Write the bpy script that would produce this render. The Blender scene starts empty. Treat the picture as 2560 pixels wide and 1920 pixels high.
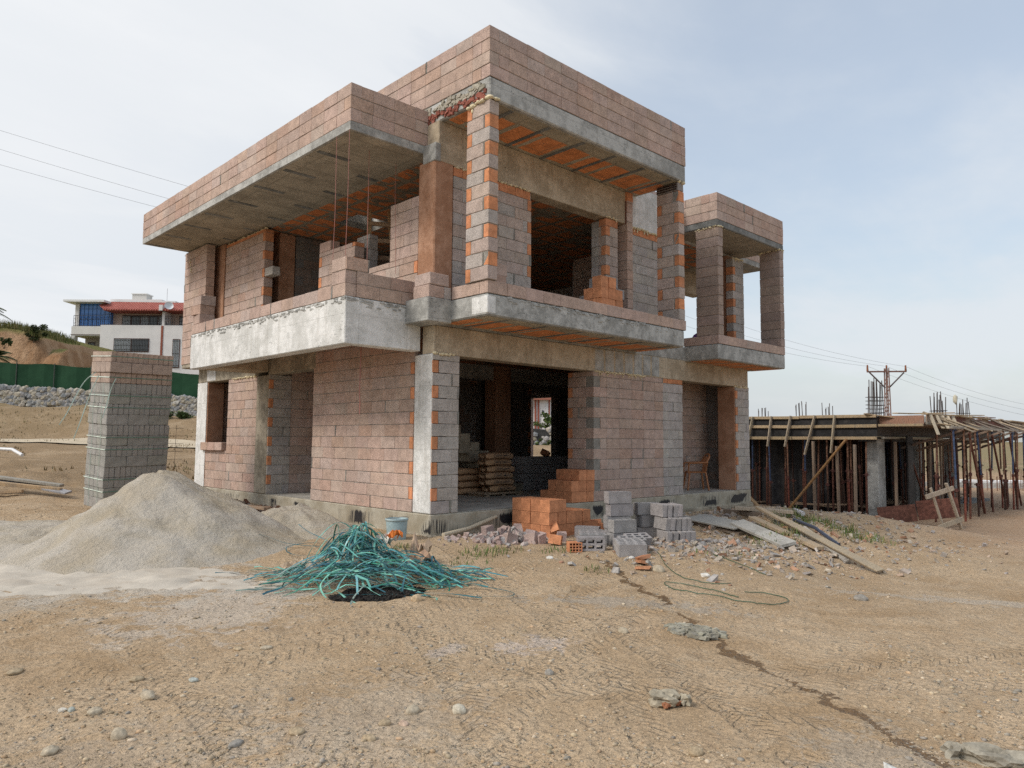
import bpy, bmesh, math, random
import numpy as np
from mathutils import Vector, Matrix, Euler, noise as mnoise
rnd = random.Random(7)
SC = bpy.context.scene
COL = SC.collection
R = math.radians

# ------------------------------------------------------------------ mesh helper
BV = [(sx, sy, sz) for sx in (-1, 1) for sy in (-1, 1) for sz in (-1, 1)]
BI = {c: i for i, c in enumerate(BV)}

class MB:
    def __init__(s):
        s.v = []; s.f = []; s.c = []; s.m = []; s.sm = []
    def add(s, vs, fs, col=(.5, .5, .5), mat=0, smooth=False):
        b = len(s.v); s.v.extend([tuple(p) for p in vs])
        for f in fs:
            s.f.append(tuple(b + i for i in f)); s.c.append(col); s.m.append(mat); s.sm.append(smooth)
        return b
    def box(s, lo, hi, col=(.5, .5, .5), bev=0., jit=0., M=None, mat=0):
        cx = [(lo[i] + hi[i]) / 2 for i in range(3)]; h = [abs(hi[i] - lo[i]) / 2 for i in range(3)]
        if bev <= 0:
            vs = [Vector((cx[0] + x * h[0], cx[1] + y * h[1], cx[2] + z * h[2])) for x, y, z in BV]
            fs = [(0, 1, 3, 2), (4, 6, 7, 5), (0, 4, 5, 1), (2, 3, 7, 6), (0, 2, 6, 4), (1, 5, 7, 3)]
        else:
            vs = []
            e = min(bev, min(h) * .9)
            for x, y, z in BV:
                c = (cx[0] + x * h[0], cx[1] + y * h[1], cx[2] + z * h[2])
                j = [rnd.uniform(-jit, jit) for _ in range(3)] if jit else (0, 0, 0)
                ee = e * rnd.uniform(.5, 1.7) if jit else e
                ee = min(ee, min(h) * .95)
                vs.append(Vector((c[0] + j[0], c[1] - y * ee + j[1], c[2] - z * ee + j[2])))
                vs.append(Vector((c[0] - x * ee + j[0], c[1] + j[1], c[2] - z * ee + j[2])))
                vs.append(Vector((c[0] - x * ee + j[0], c[1] - y * ee + j[1], c[2] + j[2])))
            def q(ax, sg):
                o = [a for a in range(3) if a != ax]; r = []
                for a, b in ((-1, -1), (1, -1), (1, 1), (-1, 1)):
                    k = [0, 0, 0]; k[ax] = sg; k[o[0]] = a; k[o[1]] = b
                    r.append(BI[tuple(k)] * 3 + ax)
                if (sg > 0) == (ax == 1): r.reverse()
                return tuple(r)
            fs = [q(a, g) for a in range(3) for g in (-1, 1)]
            for ax in range(3):
                o = [a for a in range(3) if a != ax]
                for a in (-1, 1):
                    for b in (-1, 1):
                        k0 = [0, 0, 0]; k0[ax] = -1; k0[o[0]] = a; k0[o[1]] = b
                        k1 = list(k0); k1[ax] = 1
                        i0 = BI[tuple(k0)] * 3; i1 = BI[tuple(k1)] * 3
                        fs.append((i0 + o[0], i1 + o[0], i1 + o[1], i0 + o[1]))
            for i in range(8): fs.append((i * 3, i * 3 + 1, i * 3 + 2))
        if M is not None: vs = [M @ p for p in vs]
        s.add(vs, fs, col, mat)
    def bar(s, a, b, w, h, col=(.5, .5, .5), bev=0., roll=0., mat=0, jit=0.):
        a = Vector(a); b = Vector(b); d = b - a; L = d.length; d.normalize()
        u = Vector((0, 0, 1)) if abs(d.z) < .95 else Vector((0, 1, 0))
        x = d.cross(u).normalized(); z = x.cross(d)
        M = Matrix(((x.x, d.x, z.x, a.x), (x.y, d.y, z.y, a.y), (x.z, d.z, z.z, a.z), (0, 0, 0, 1))) @ Matrix.Rotation(roll, 4, 'Y')
        s.box((-w / 2, 0, -h / 2), (w / 2, L, h / 2), col, bev, jit, M, mat)
    def tube(s, pts, r, col=(.5, .5, .5), n=8, mat=0, cap=True, smooth=True):
        pts = [Vector(p) for p in pts]; k = len(pts)
        rs = r if isinstance(r, (list, tuple)) else [r] * k
        vs = []; up = None
        for i, p in enumerate(pts):
            d = (pts[min(i + 1, k - 1)] - pts[max(i - 1, 0)]).normalized()
            if up is None:
                up = Vector((0, 0, 1)) if abs(d.z) < .9 else Vector((1, 0, 0))
            x = d.cross(up)
            if x.length < 1e-4: x = d.cross(Vector((.3, 1, .2)))
            x.normalize(); up = x.cross(d).normalized()
            for j in range(n):
                a = 2 * math.pi * j / n
                vs.append(p + (x * math.cos(a) + up * math.sin(a)) * rs[i])
        fs = [(i * n + j, i * n + (j + 1) % n, (i + 1) * n + (j + 1) % n, (i + 1) * n + j) for i in range(k - 1) for j in range(n)]
        s.add(vs, fs, col, mat, smooth)
        if cap:
            s.add(vs[:n], [tuple(range(n - 1, -1, -1))], col, mat); s.add(vs[-n:], [tuple(range(n))], col, mat)
    def lathe(s, prof, col, n=24, c=(0, 0, 0), mat=0):
        vs = []; k = len(prof)
        for r, z in prof:
            for j in range(n):
                a = 2 * math.pi * j / n; vs.append((c[0] + r * math.cos(a), c[1] + r * math.sin(a), c[2] + z))
        fs = [(i * n + j, i * n + (j + 1) % n, (i + 1) * n + (j + 1) % n, (i + 1) * n + j) for i in range(k - 1) for j in range(n)]
        s.add(vs, fs, col, mat, True)
    def ribbon(s, pts, w, col, mat=0, tw=0., th=.0015, nrm=None):
        pts = [Vector(p) for p in pts]; k = len(pts); vs = []
        for i, p in enumerate(pts):
            d = (pts[min(i + 1, k - 1)] - pts[max(i - 1, 0)]).normalized()
            u = Vector(nrm) if nrm else Vector((0, 0, 1))
            x = d.cross(u)
            if x.length < 1e-3: x = Vector((1, 0, 0))
            x.normalize(); x.rotate(Matrix.Rotation(tw * math.sin(i * .6 + tw * 9), 3, d))
            nn = d.cross(x).normalized() * th
            vs += [p - x * w / 2 + nn, p + x * w / 2 + nn, p + x * w / 2 - nn, p - x * w / 2 - nn]
        fs = []
        for i in range(k - 1):
            for j in range(4):
                fs.append((i * 4 + j, i * 4 + (j + 1) % 4, i * 4 + 4 + (j + 1) % 4, i * 4 + 4 + j))
        fs += [(0, 3, 2, 1), tuple(range((k - 1) * 4, k * 4))]
        s.add(vs, fs, col, mat)
    def rock(s, c, r, col, sq=(1, 1, .7), ang=.0, seed=0, lvl=1, rough=.25, mat=0, smooth=True, M=None):
        V, F = ICO[lvl]; o = Vector((seed * 3.17, seed * 1.31, seed * .77)); vs = []
        for p in V:
            k = 1 + rough * mnoise.noise(p * 1.3 + o) + rough * .5 * mnoise.noise(p * 3.1 + o)
            q = Vector((p.x * sq[0] * k * r, p.y * sq[1] * k * r, p.z * sq[2] * k * r))
            q.rotate(Euler((0, 0, ang)))
            if M is not None: q = M @ q
            vs.append(q + Vector(c))
        s.add(vs, F, col, mat, smooth)
    def chunk(s, c, dims, col, rot, mat=0, jit=.25):
        vs = []
        E_ = Euler(rot)
        for x, y, z in BV:
            p = Vector((x * dims[0] / 2 * rnd.uniform(1 - jit * 2, 1), y * dims[1] / 2 * rnd.uniform(1 - jit * 2, 1), z * dims[2] / 2 * rnd.uniform(1 - jit * 2, 1)))
            p.rotate(E_); vs.append(p + Vector(c))
        s.add(vs, [(0, 1, 3, 2), (4, 6, 7, 5), (0, 4, 5, 1), (2, 3, 7, 6), (0, 2, 6, 4), (1, 5, 7, 3)], col, mat)
    def mesh(s, name, mats):
        me = bpy.data.meshes.new(name)
        me.from_pydata(s.v, [], s.f)
        for m in (mats if isinstance(mats, (list, tuple)) else [mats]): me.materials.append(m)
        n = len(s.f)
        if n:
            me.polygons.foreach_set('material_index', s.m); me.polygons.foreach_set('use_smooth', s.sm)
            tot = np.array([len(f) for f in s.f]); c = np.ones((n, 4), np.float32); c[:, :3] = np.array(s.c, np.float32)
            at = me.color_attributes.new('tint', 'FLOAT_COLOR', 'CORNER')
            at.data.foreach_set('color', np.repeat(c, tot, axis=0).ravel())
        me.validate(); me.update()
        return me
    def build(s, name, mats, parent=None):
        o = bpy.data.objects.new(name, s.mesh(name, mats)); COL.objects.link(o)
        if parent: o.parent = parent
        return o

def _ico(lv):
    b = bmesh.new(); bmesh.ops.create_icosphere(b, subdivisions=lv, radius=1)
    v = [x.co.copy() for x in b.verts]; f = [tuple(q.index for q in x.verts) for x in b.faces]; b.free(); return v, f
ICO = {i: _ico(i) for i in (1, 2, 3)}

def tag(o, label=None, cat=None, group=None, kind=None):
    if label: o['label'] = label
    if cat: o['category'] = cat
    if group: o['group'] = group
    if kind: o['kind'] = kind
    return o
def empty(name, loc=(0, 0, 0), rz=0.):
    o = bpy.data.objects.new(name, None); COL.objects.link(o); o.location = loc; o.rotation_euler = (0, 0, rz); o.empty_display_size = .1; return o
def inst(name, me, loc, rot=(0, 0, 0), parent=None, sc=None):
    o = bpy.data.objects.new(name, me); COL.objects.link(o); o.location = loc; o.rotation_euler = rot
    if sc: o.scale = sc
    if parent: o.parent = parent
    return o
def copy_tree(o, parent=None):
    c = o.copy(); COL.objects.link(c)
    if parent is not None: c.parent = parent
    for ch in list(o.children): copy_tree(ch, c)
    return c
ORD = ['first', 'second', 'third', 'fourth', 'fifth', 'sixth', 'seventh', 'eighth', 'ninth', 'tenth', 'eleventh', 'twelfth', 'thirteenth', 'fourteenth', 'fifteenth', 'sixteenth', 'seventeenth', 'eighteenth', 'nineteenth', 'twentieth'] + ['%dth' % i if i % 10 not in (1, 2, 3) else '%d%s' % (i, {1: 'st', 2: 'nd', 3: 'rd'}[i % 10]) for i in range(21, 60)]

# ------------------------------------------------------------------ materials
class NT:
    def __init__(s, name):
        s.m = bpy.data.materials.new(name); s.m.use_nodes = True; s.t = s.m.node_tree
        s.b = s.t.nodes['Principled BSDF']; s.b.inputs['Specular IOR Level'].default_value = .25
    def n(s, t, **k):
        o = s.t.nodes.new(t)
        for a, b in k.items():
            if a.startswith('i_'):
                key = a[2:]
                o.inputs[int(key) if key.isdigit() else key.replace('_', ' ')].default_value = b
            else: setattr(o, a, b)
        return o
    def l(s, a, b): s.t.links.new(a, b)
    def co(s, kind='Object', sc=(1, 1, 1), rot=(0, 0, 0)):
        t = s.n('ShaderNodeTexCoord'); mp = s.n('ShaderNodeMapping'); mp.inputs['Scale'].default_value = sc; mp.inputs['Rotation'].default_value = rot
        s.l(t.outputs[kind], mp.inputs[0]); return mp.outputs[0]
    def noise(s, co, sc, det=4, rough=.6, dist=0):
        x = s.n('ShaderNodeTexNoise'); x.inputs['Scale'].default_value = sc; x.inputs['Detail'].default_value = det; x.inputs['Roughness'].default_value = rough; x.inputs['Distortion'].default_value = dist
        s.l(co, x.inputs['Vector']); return x.outputs['Fac']
    def voro(s, co, sc, feat='F1', out='Distance', rand=1):
        x = s.n('ShaderNodeTexVoronoi', feature=feat); x.inputs['Scale'].default_value = sc; x.inputs['Randomness'].default_value = rand; s.l(co, x.inputs['Vector']); return x.outputs[out]
    def ramp(s, f, a, b, lo=0., hi=1.):
        x = s.n('ShaderNodeMapRange', interpolation_type='SMOOTHSTEP'); x.inputs[1].default_value = a; x.inputs[2].default_value = b; x.inputs[3].default_value = lo; x.inputs[4].default_value = hi
        s.l(f, x.inputs[0]); return x.outputs[0]
    def math(s, op, a, b=None, c=None):
        x = s.n('ShaderNodeMath', operation=op)
        for i, v in enumerate((a, b, c)):
            if v is None: continue
            if isinstance(v, (int, float)): x.inputs[i].default_value = v
            else: s.l(v, x.inputs[i])
        return x.outputs[0]
    def mix(s, f, a, b, mode='MIX'):
        x = s.n('ShaderNodeMix', data_type='RGBA', blend_type=mode)
        for sock, v in ((x.inputs['Factor'], f), (x.inputs['A'], a), (x.inputs['B'], b)):
            if isinstance(v, (int, float)): sock.default_value = v
            elif isinstance(v, tuple): sock.default_value = (*v, 1) if len(v) == 3 else v
            else: s.l(v, sock)
        return x.outputs['Result']
    def attr(s, nm='tint'):
        a = s.n('ShaderNodeAttribute'); a.attribute_name = nm; return a.outputs['Color']
    def grey(s, f):
        x = s.n('ShaderNodeCombineColor')
        for i in range(3): s.l(f, x.inputs[i])
        return x.outputs[0]
    def bump(s, h, st=.5, dist=.01, prev=None):
        x = s.n('ShaderNodeBump'); x.inputs['Strength'].default_value = st; x.inputs['Distance'].default_value = dist; s.l(h, x.inputs['Height'])
        if prev is not None: s.l(prev, x.inputs['Normal'])
        return x.outputs[0]
    def out(s, col=None, rough=.9, nrm=None, spec=None):
        if col is not None:
            if isinstance(col, tuple): s.b.inputs['Base Color'].default_value = (*col, 1)
            else: s.l(col, s.b.inputs['Base Color'])
        if isinstance(rough, (int, float)): s.b.inputs['Roughness'].default_value = rough
        else: s.l(rough, s.b.inputs['Roughness'])
        if nrm is not None: s.l(nrm, s.b.inputs['Normal'])
        if spec is not None: s.b.inputs['Specular IOR Level'].default_value = spec
        return s.m
def sc_xyz(t, x, y, z): return t.co('Object', (x, y, z))

def m_masonry():
    t = NT('pumice_block'); co = t.co(); c = t.attr()
    fine = t.noise(co, 95, 3, .7); mid = t.noise(co, 7, 5, .6); big = t.noise(co, 1.1, 3, .6)
    v = t.math('ADD', t.ramp(fine, .32, .68, .62, 1.26), t.ramp(mid, .3, .7, -.12, .12))
    col = t.mix(1., c, t.grey(t.math('MULTIPLY', v, t.ramp(big, .3, .7, .92, 1.08))), 'MULTIPLY')
    pit = t.ramp(t.voro(co, 60), .05, .3)
    dirt = t.ramp(t.noise(co, 2.3, 6, .7, 1.2), .58, .75)
    col = t.mix(t.math('MULTIPLY', dirt, .35), col, (.36, .33, .29))
    n = t.bump(fine, .8, .006); n = t.bump(pit, .4, .004, n)
    return t.out(col, .95, n, .15)
def m_clay():
    t = NT('fired_clay'); co = t.co(); c = t.attr()
    nz = t.noise(co, 9, 5, .65); f = t.noise(co, 60, 3, .6)
    wv = t.n('ShaderNodeTexWave', wave_type='BANDS', bands_direction='DIAGONAL'); wv.inputs['Scale'].default_value = 26; wv.inputs['Distortion'].default_value = .4; t.l(co, wv.inputs[0])
    col = t.mix(1., c, t.grey(t.math('ADD', t.ramp(nz, .3, .7, .75, 1.12), t.ramp(f, .3, .7, -.1, .1))), 'MULTIPLY')
    dust = t.ramp(t.noise(co, 4, 5, .7), .52, .78); col = t.mix(t.math('MULTIPLY', dust, .35), col, (.42, .31, .24))
    return t.out(col, .85, t.bump(wv.outputs[1], .35, .003, t.bump(f, .4, .003)), .2)
def m_concrete(name, c1, c2, streak=.3, pit=.6, boards=True, stain=(.2, .17, .13), stain_amt=.3, bscale=2.2, spots=True):
    t = NT(name); co = t.co(); st = t.co('Object', (5, 5, .45))
    big = t.noise(co, 1.3, 6, .65, .4); mid = t.noise(co, 6, 6, .7); fine = t.noise(co, 70, 3, .6)
    col = t.mix(t.ramp(t.math('ADD', t.math('MULTIPLY', big, .55), t.math('MULTIPLY', mid, .45)), .41, .59), tuple(x * .92 for x in c1), c2)
    s_ = t.ramp(t.noise(st, 2.0, 4, .6), .5, .72)
    col = t.mix(t.math('MULTIPLY', s_, streak), col, stain)
    bl = t.ramp(t.noise(co, 2.6, 7, .75, 1.5), .57, .7); col = t.mix(t.math('MULTIPLY', bl, stain_amt), col, stain)
    col = t.mix(1., col, t.grey(t.ramp(fine, .25, .75, .78, 1.16)), 'MULTIPLY')
    n = t.bump(mid, .35, .02); n = t.bump(fine, .35, .004, n)
    if spots:
        vd = t.voro(co, 9); ps = t.math('MULTIPLY', t.ramp(vd, .05, .13, 1, 0), t.ramp(t.noise(co, 3.0, 2), .44, .54))
        ps2 = t.math('MULTIPLY', t.ramp(t.noise(t.co('Object', (1, 1, 2.6)), 11, 5, .75), .585, .65), t.ramp(t.noise(co, 1.7, 2), .46, .58))
        pp = t.math('MAXIMUM', ps, ps2)
        col = t.mix(t.math('MULTIPLY', pp, pit), col, tuple(x * .35 for x in c1)); n = t.bump(pp, -.7 * pit, .02, n)
    if boards:
        br = t.n('ShaderNodeTexBrick'); br.offset = .37; br.inputs['Scale'].default_value = 1; br.inputs['Mortar Size'].default_value = .006; br.inputs['Brick Width'].default_value = 2.3; br.inputs['Row Height'].default_value = .5; br.inputs['Mortar Smooth'].default_value = .4
        sp = t.n('ShaderNodeSeparateXYZ'); t.l(co, sp.inputs[0]); cb = t.n('ShaderNodeCombineXYZ'); t.l(t.math('ADD', sp.outputs[0], sp.outputs[1]), cb.inputs[0]); t.l(sp.outputs[2], cb.inputs[1]); t.l(cb.outputs[0], br.inputs['Vector'])
        col = t.mix(t.math('MULTIPLY', br.outputs['Fac'], .35), col, tuple(x * .5 for x in c1)); n = t.bump(br.outputs['Fac'], -.3, .01, n)
    return t.out(col, .9, n, .2)
def m_soffit(name, amount, conc=(.22, .19, .14), tile=(.55, .19, .07), cov=.0, ox=0., oy=0., bw=.62, rh=.52, ymin=None):
    # hollow clay filler blocks between concrete ribs, seen from below; cement slurry covers part of them
    t = NT(name); co = t.co()
    mp = t.n('ShaderNodeMapping'); mp.inputs['Location'].default_value = (ox, oy, 0); t.l(co, mp.inputs[0])
    wob = t.n('ShaderNodeTexNoise'); wob.inputs['Scale'].default_value = 3; wob.inputs['Detail'].default_value = 5; t.l(co, wob.inputs[0])
    vm = t.n('ShaderNodeVectorMath', operation='MULTIPLY_ADD'); t.l(wob.outputs['Color'], vm.inputs[0]); vm.inputs[1].default_value = (.12, .12, 0); t.l(mp.outputs[0], vm.inputs[2])
    br = t.n('ShaderNodeTexBrick'); br.offset = 0; br.inputs['Scale'].default_value = 1; br.inputs['Mortar Size'].default_value = .055; br.inputs['Brick Width'].default_value = bw; br.inputs['Row Height'].default_value = rh; br.inputs['Mortar Smooth'].default_value = .15
    t.l(vm.outputs[0], br.inputs['Vector'])
    nz = t.noise(co, 1.7, 6, .7, .6); f = t.noise(co, 30, 4, .6)
    til = t.math('MULTIPLY', t.math('SUBTRACT', 1., br.outputs['Fac']), t.ramp(nz, .30 + amount * .4, .36 + amount * .4, 1, 0))
    if ymin is not None:
        sy = t.n('ShaderNodeSeparateXYZ'); t.l(vm.outputs[0], sy.inputs[0]); til = t.math('MULTIPLY', til, t.ramp(sy.outputs[1], ymin + oy - .03, ymin + oy + .03))
    cc = t.mix(t.ramp(t.noise(co, 2.2, 5, .65), .35, .65), tuple(x * .72 for x in conc), conc)
    tt = t.mix(t.ramp(t.noise(co, 5, 4, .6), .3, .7), tuple(x * .72 for x in tile), tile)
    col = t.mix(til, cc, tt)
    ln = t.n('ShaderNodeTexBrick'); ln.offset = 0; ln.inputs['Scale'].default_value = 1; ln.inputs['Mortar Size'].default_value = .02; ln.inputs['Brick Width'].default_value = 1.13; ln.inputs['Row Height'].default_value = .56; t.l(mp.outputs[0], ln.inputs['Vector'])
    col = t.mix(t.math('MULTIPLY', ln.outputs['Fac'], .35), col, tuple(x * .4 for x in conc))
    col = t.mix(1., col, t.grey(t.ramp(f, .25, .75, .85, 1.1)), 'MULTIPLY')
    return t.out(col, .92, t.bump(til, .35, .015, t.bump(f, .4, .006)), .15)
def m_tint(name, rough=.8, var=.25, nsc=8, bump=.3, spec=.25, bs=60, metal=0., stretch=(1, 1, 1), dirt=None, damt=.3):
    t = NT(name); co = t.co('Object', stretch); c = t.attr()
    a = t.noise(co, nsc, 5, .65); f = t.noise(co, bs, 3, .6)
    col = t.mix(1., c, t.grey(t.math('ADD', t.ramp(a, .3, .7, 1 - var, 1 + var), t.ramp(f, .3, .7, -var * .4, var * .4))), 'MULTIPLY')
    if dirt: col = t.mix(t.math('MULTIPLY', t.ramp(t.noise(t.co(), nsc * .45, 6, .7, .8), .48, .7), damt), col, dirt)
    t.b.inputs['Metallic'].default_value = metal
    return t.out(col, rough, t.bump(f, bump, .006), spec)
def m_glass(name, c, rough=.12):
    t = NT(name); t.b.inputs['IOR'].default_value = 1.5
    return t.out(c, rough, None, .6)

M_BLK = m_masonry(); M_CLAY = m_clay()
M_CW = m_concrete('pale_concrete', (.60, .60, .58), (.76, .76, .75), .35, .7, True, (.36, .34, .30), .12)
M_CG = m_concrete('grey_concrete', (.30, .30, .285), (.48, .48, .46), .2, .8, True, (.2, .19, .17), .2)
M_CT = m_concrete('tan_concrete', (.40, .33, .24), (.54, .46, .35), .35, .9, True, (.2, .155, .11), .3)
M_CD = m_concrete('dark_slab_edge', (.15, .155, .15), (.25, .255, .25), .25, .6, False, (.1, .1, .1), .3)
M_CR = m_concrete('rough_concrete', (.25, .22, .17), (.42, .37, .29), .4, 1., False, (.12, .1, .08), .5)
M_COL = m_concrete('column_primer', (.36, .19, .115), (.46, .27, .18), .3, .35, False, (.25, .12, .075), .4)
M_SOF = m_soffit('filler_block_soffit', .55, (.30, .26, .2), (.68, .25, .1))
M_SOFC = m_soffit('slurry_coated_soffit', -.75, (.41, .37, .30))
M_SOFB = m_soffit('balcony_soffit', .80, (.46, .41, .32), (.80, .32, .135), 0, .1, .80, .62, .80, -.72)
M_FLOOR = m_concrete('floor_screed', (.33, .32, .29), (.46, .44, .40), .0, .3, False, (.3, .26, .2), .3)
M_FOAM = m_tint('sealing_foam', .7, .15, 14, .6, .3, 40)
M_WOOD = m_tint('weathered_timber', .85, .3, 6, .5, .15, 40, 0, (14, 14, 1.2), (.2, .19, .17), .5)
M_RUST = m_tint('rusty_steel', .75, .4, 9, .4, .3, 50, .25, (1, 1, 1), (.10, .045, .03), .5)
M_PLY = m_tint('film_faced_plywood', .55, .4, 4, .2, .35, 30, 0, (1, 1, 1), (.12, .11, .1), .35)
M_PLAST = m_tint('plastic', .4, .12, 10, .1, .5, 60)
M_STRAP = m_tint('strapping_plastic', .35, .2, 10, .1, .5, 80)
M_PAPER = m_tint('kraft_paper', .8, .2, 6, .4, .2, 30, 0, (1, 1, 1), (.3, .28, .26), .35)
M_INK = m_tint('printing_ink', .8, .1, 10, .0, .2, 60)
M_STONE = m_tint('stone', .9, .3, 7, .6, .2, 50)
M_RENDER = m_tint('painted_render', .9, .06, .7, .2, .2, 30)
M_LEAF = m_tint('leaves', .7, .35, 6, .1, .25, 40)
M_METAL = m_tint('painted_metal', .5, .1, 6, .1, .4, 40)
M_GLASS = m_glass('window_glass', (.06, .07, .08)); M_BLUEG = m_glass('blue_glazing', (.03, .16, .48), .2)

PINK = (.465, .348, .293); GREYB = (.43, .395, .365); SHADE_GREY = (.21, .195, .185); ORG = (.58, .25, .125); MORT = (.27, .255, .23)
def tint(c, a=.07):
    k = 1 + rnd.uniform(-a, a); return (c[0] * k * (1 + rnd.uniform(-.02, .02)), c[1] * k, c[2] * k * (1 + rnd.uniform(-.03, .03)))
def pinkish():
    r = rnd.random()
    if r < .72: c = PINK
    elif r < .88: c = (.47, .372, .322)
    else: c = (.45, .318, .258)
    return tint(c, .05)
def greyish(): return tint(GREYB if rnd.random() < .7 else (.42, .385, .36), .08)
def mixish(): return tint((.44, .36, .315) if rnd.random() < .7 else (.42, .38, .35), .06)
def shaded_grey(): return tint(SHADE_GREY if rnd.random() < .7 else (.24, .19, .165), .1)  # block tint darkened to put room shade into the interior walls
# ------------------------------------------------------------------ terrain
CAM = Vector((-7.071, -9.162, 1.141)); YAW = R(46.143); PIT = R(4.4)
FH = Vector((math.cos(YAW), math.sin(YAW), 0)); RH = Vector((math.sin(YAW), -math.cos(YAW), 0))
def W(lat, dep, z=0.):   # lateral / forward distance from the viewpoint on the ground plan
    p = Vector((CAM.x, CAM.y, 0)) + FH * dep + RH * lat; return Vector((p.x, p.y, z))
CP = [(-7, -9, -.5), (-5, -5, -.5), (0, -7, -.53), (-2, -2, -.5), (-9, -2, -.5), (-6, 3, -.46), (-.5, .2, -.33), (-1.2, 5, -.24), (-1, 9.5, -.2), (-5, 9, -.16), (2, -.4, -.39),
      (2, -2.5, -.42), (4, -.2, -.41), (7, -.3, -.38), (9.8, -.3, -.42), (9.9, -1.6, -.46), (6.3, -1.8, -.44), (4.4, -3.2, -.56), (4.2, -5.3, -.74), (8, -4, -.85), (12, -1, -.86), (14.5, -2, -1.2), (16.2, .5, -1.3), (17, -2.6, -1.3),
      (18, 3, -1.28), (30, -3, -1.35), (30, 10, -1.35), (13, -8, -1.08), (30, -15, -1.35), (11.5, 5, -.7), (5, 5, -.4), (5, 12, -.1), (11, 11, -.2), (-4, 11.5, .06), (-9, 12, .0), (-3.5, 15, .3),
      (-3, 20, .42), (-12, 22, .4), (0, 31, .9), (-8, 40, 1.2), (7.3, 28, .76), (15, 12, .5), (16, 20, .8), (22, 14, -.2), (.4, 36.5, 1.0), (4.2, 48.6, 3.0), (11.6, 41.3, 2.5), (20, 33, 1.6), (28, 25.4, .85), (-4, 57, 3.6), (36, 16, .1),
      (40.7, .75, -1.12), (45, 10, -.7), (60, -20, -1.2), (80, 5, -.7), (120, 18, .3), (150, 30, 1.6), (6, 51, 4.5), (14, 44, 4.4), (30, 28, 1.9), (0, 62, 5.5), (20, 60, 6.5), (14, 87, 9.7), (45, 60, 4.0), (60, 80, 5), (20, 120, 11), (90, 60, 3), (200, 60, 3), (120, 160, 9),
      (-20, -20, -.6), (-30, 20, .3), (20, -30, -1.0), (-40, 60, 3), (0, -40, -.8), (60, -60, -1.5), (200, -60, 1.0), (-60, -20, 0), (0, 200, 14), (250, 0, 3), (300, 250, 12), (-200, 200, 10), (-200, -200, 0), (200, -250, 0)]
CPA = np.array(CP)
def gz_np(x, y):
    d2 = (x[:, None] - CPA[None, :, 0]) ** 2 + (y[:, None] - CPA[None, :, 1]) ** 2
    w = 1 / (d2 + .35) ** 1.9
    return (w * CPA[None, :, 2]).sum(1) / w.sum(1)
def rough(x, y, dist):
    p = Vector((x, y, 0)); a = .03 * mnoise.noise(p * .9) + .018 * mnoise.noise(p * 2.7 + Vector((5, 0, 0))) + .010 * mnoise.noise(p * 6.5) + (.007 * mnoise.noise(p * 15) if dist < 14 else 0)
    # heaped, churned soil right of the block pile
    q = math.exp(-(((x - 6.6) / 2.8) ** 2 + ((y + 3.1) / 1.9) ** 2)); a += q * (.20 * mnoise.noise(p * 1.6 + Vector((0, 9, 0))) + .12 * mnoise.noise(p * 4.1) + .05 * mnoise.noise(p * 9) + .17)
    q = math.exp(-(((x - 14.5) / 2.6) ** 2 + ((y + 1.5) / 2.0) ** 2)); a += q * (.26 * mnoise.noise(p * 1.1) + .16 * mnoise.noise(p * 3.3) + .06 * mnoise.noise(p * 8) + .02)
    if x < -2 and y > 8: q = min(1, (y - 8) / 3); a += q * (.24 * mnoise.noise(p * .5) + .12 * mnoise.noise(p * 1.5) + .06 * mnoise.noise(p * 4))
    return a
def gz(x, y):
    return float(gz_np(np.array([x]), np.array([y]))[0]) + rough(x, y, 0)
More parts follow.
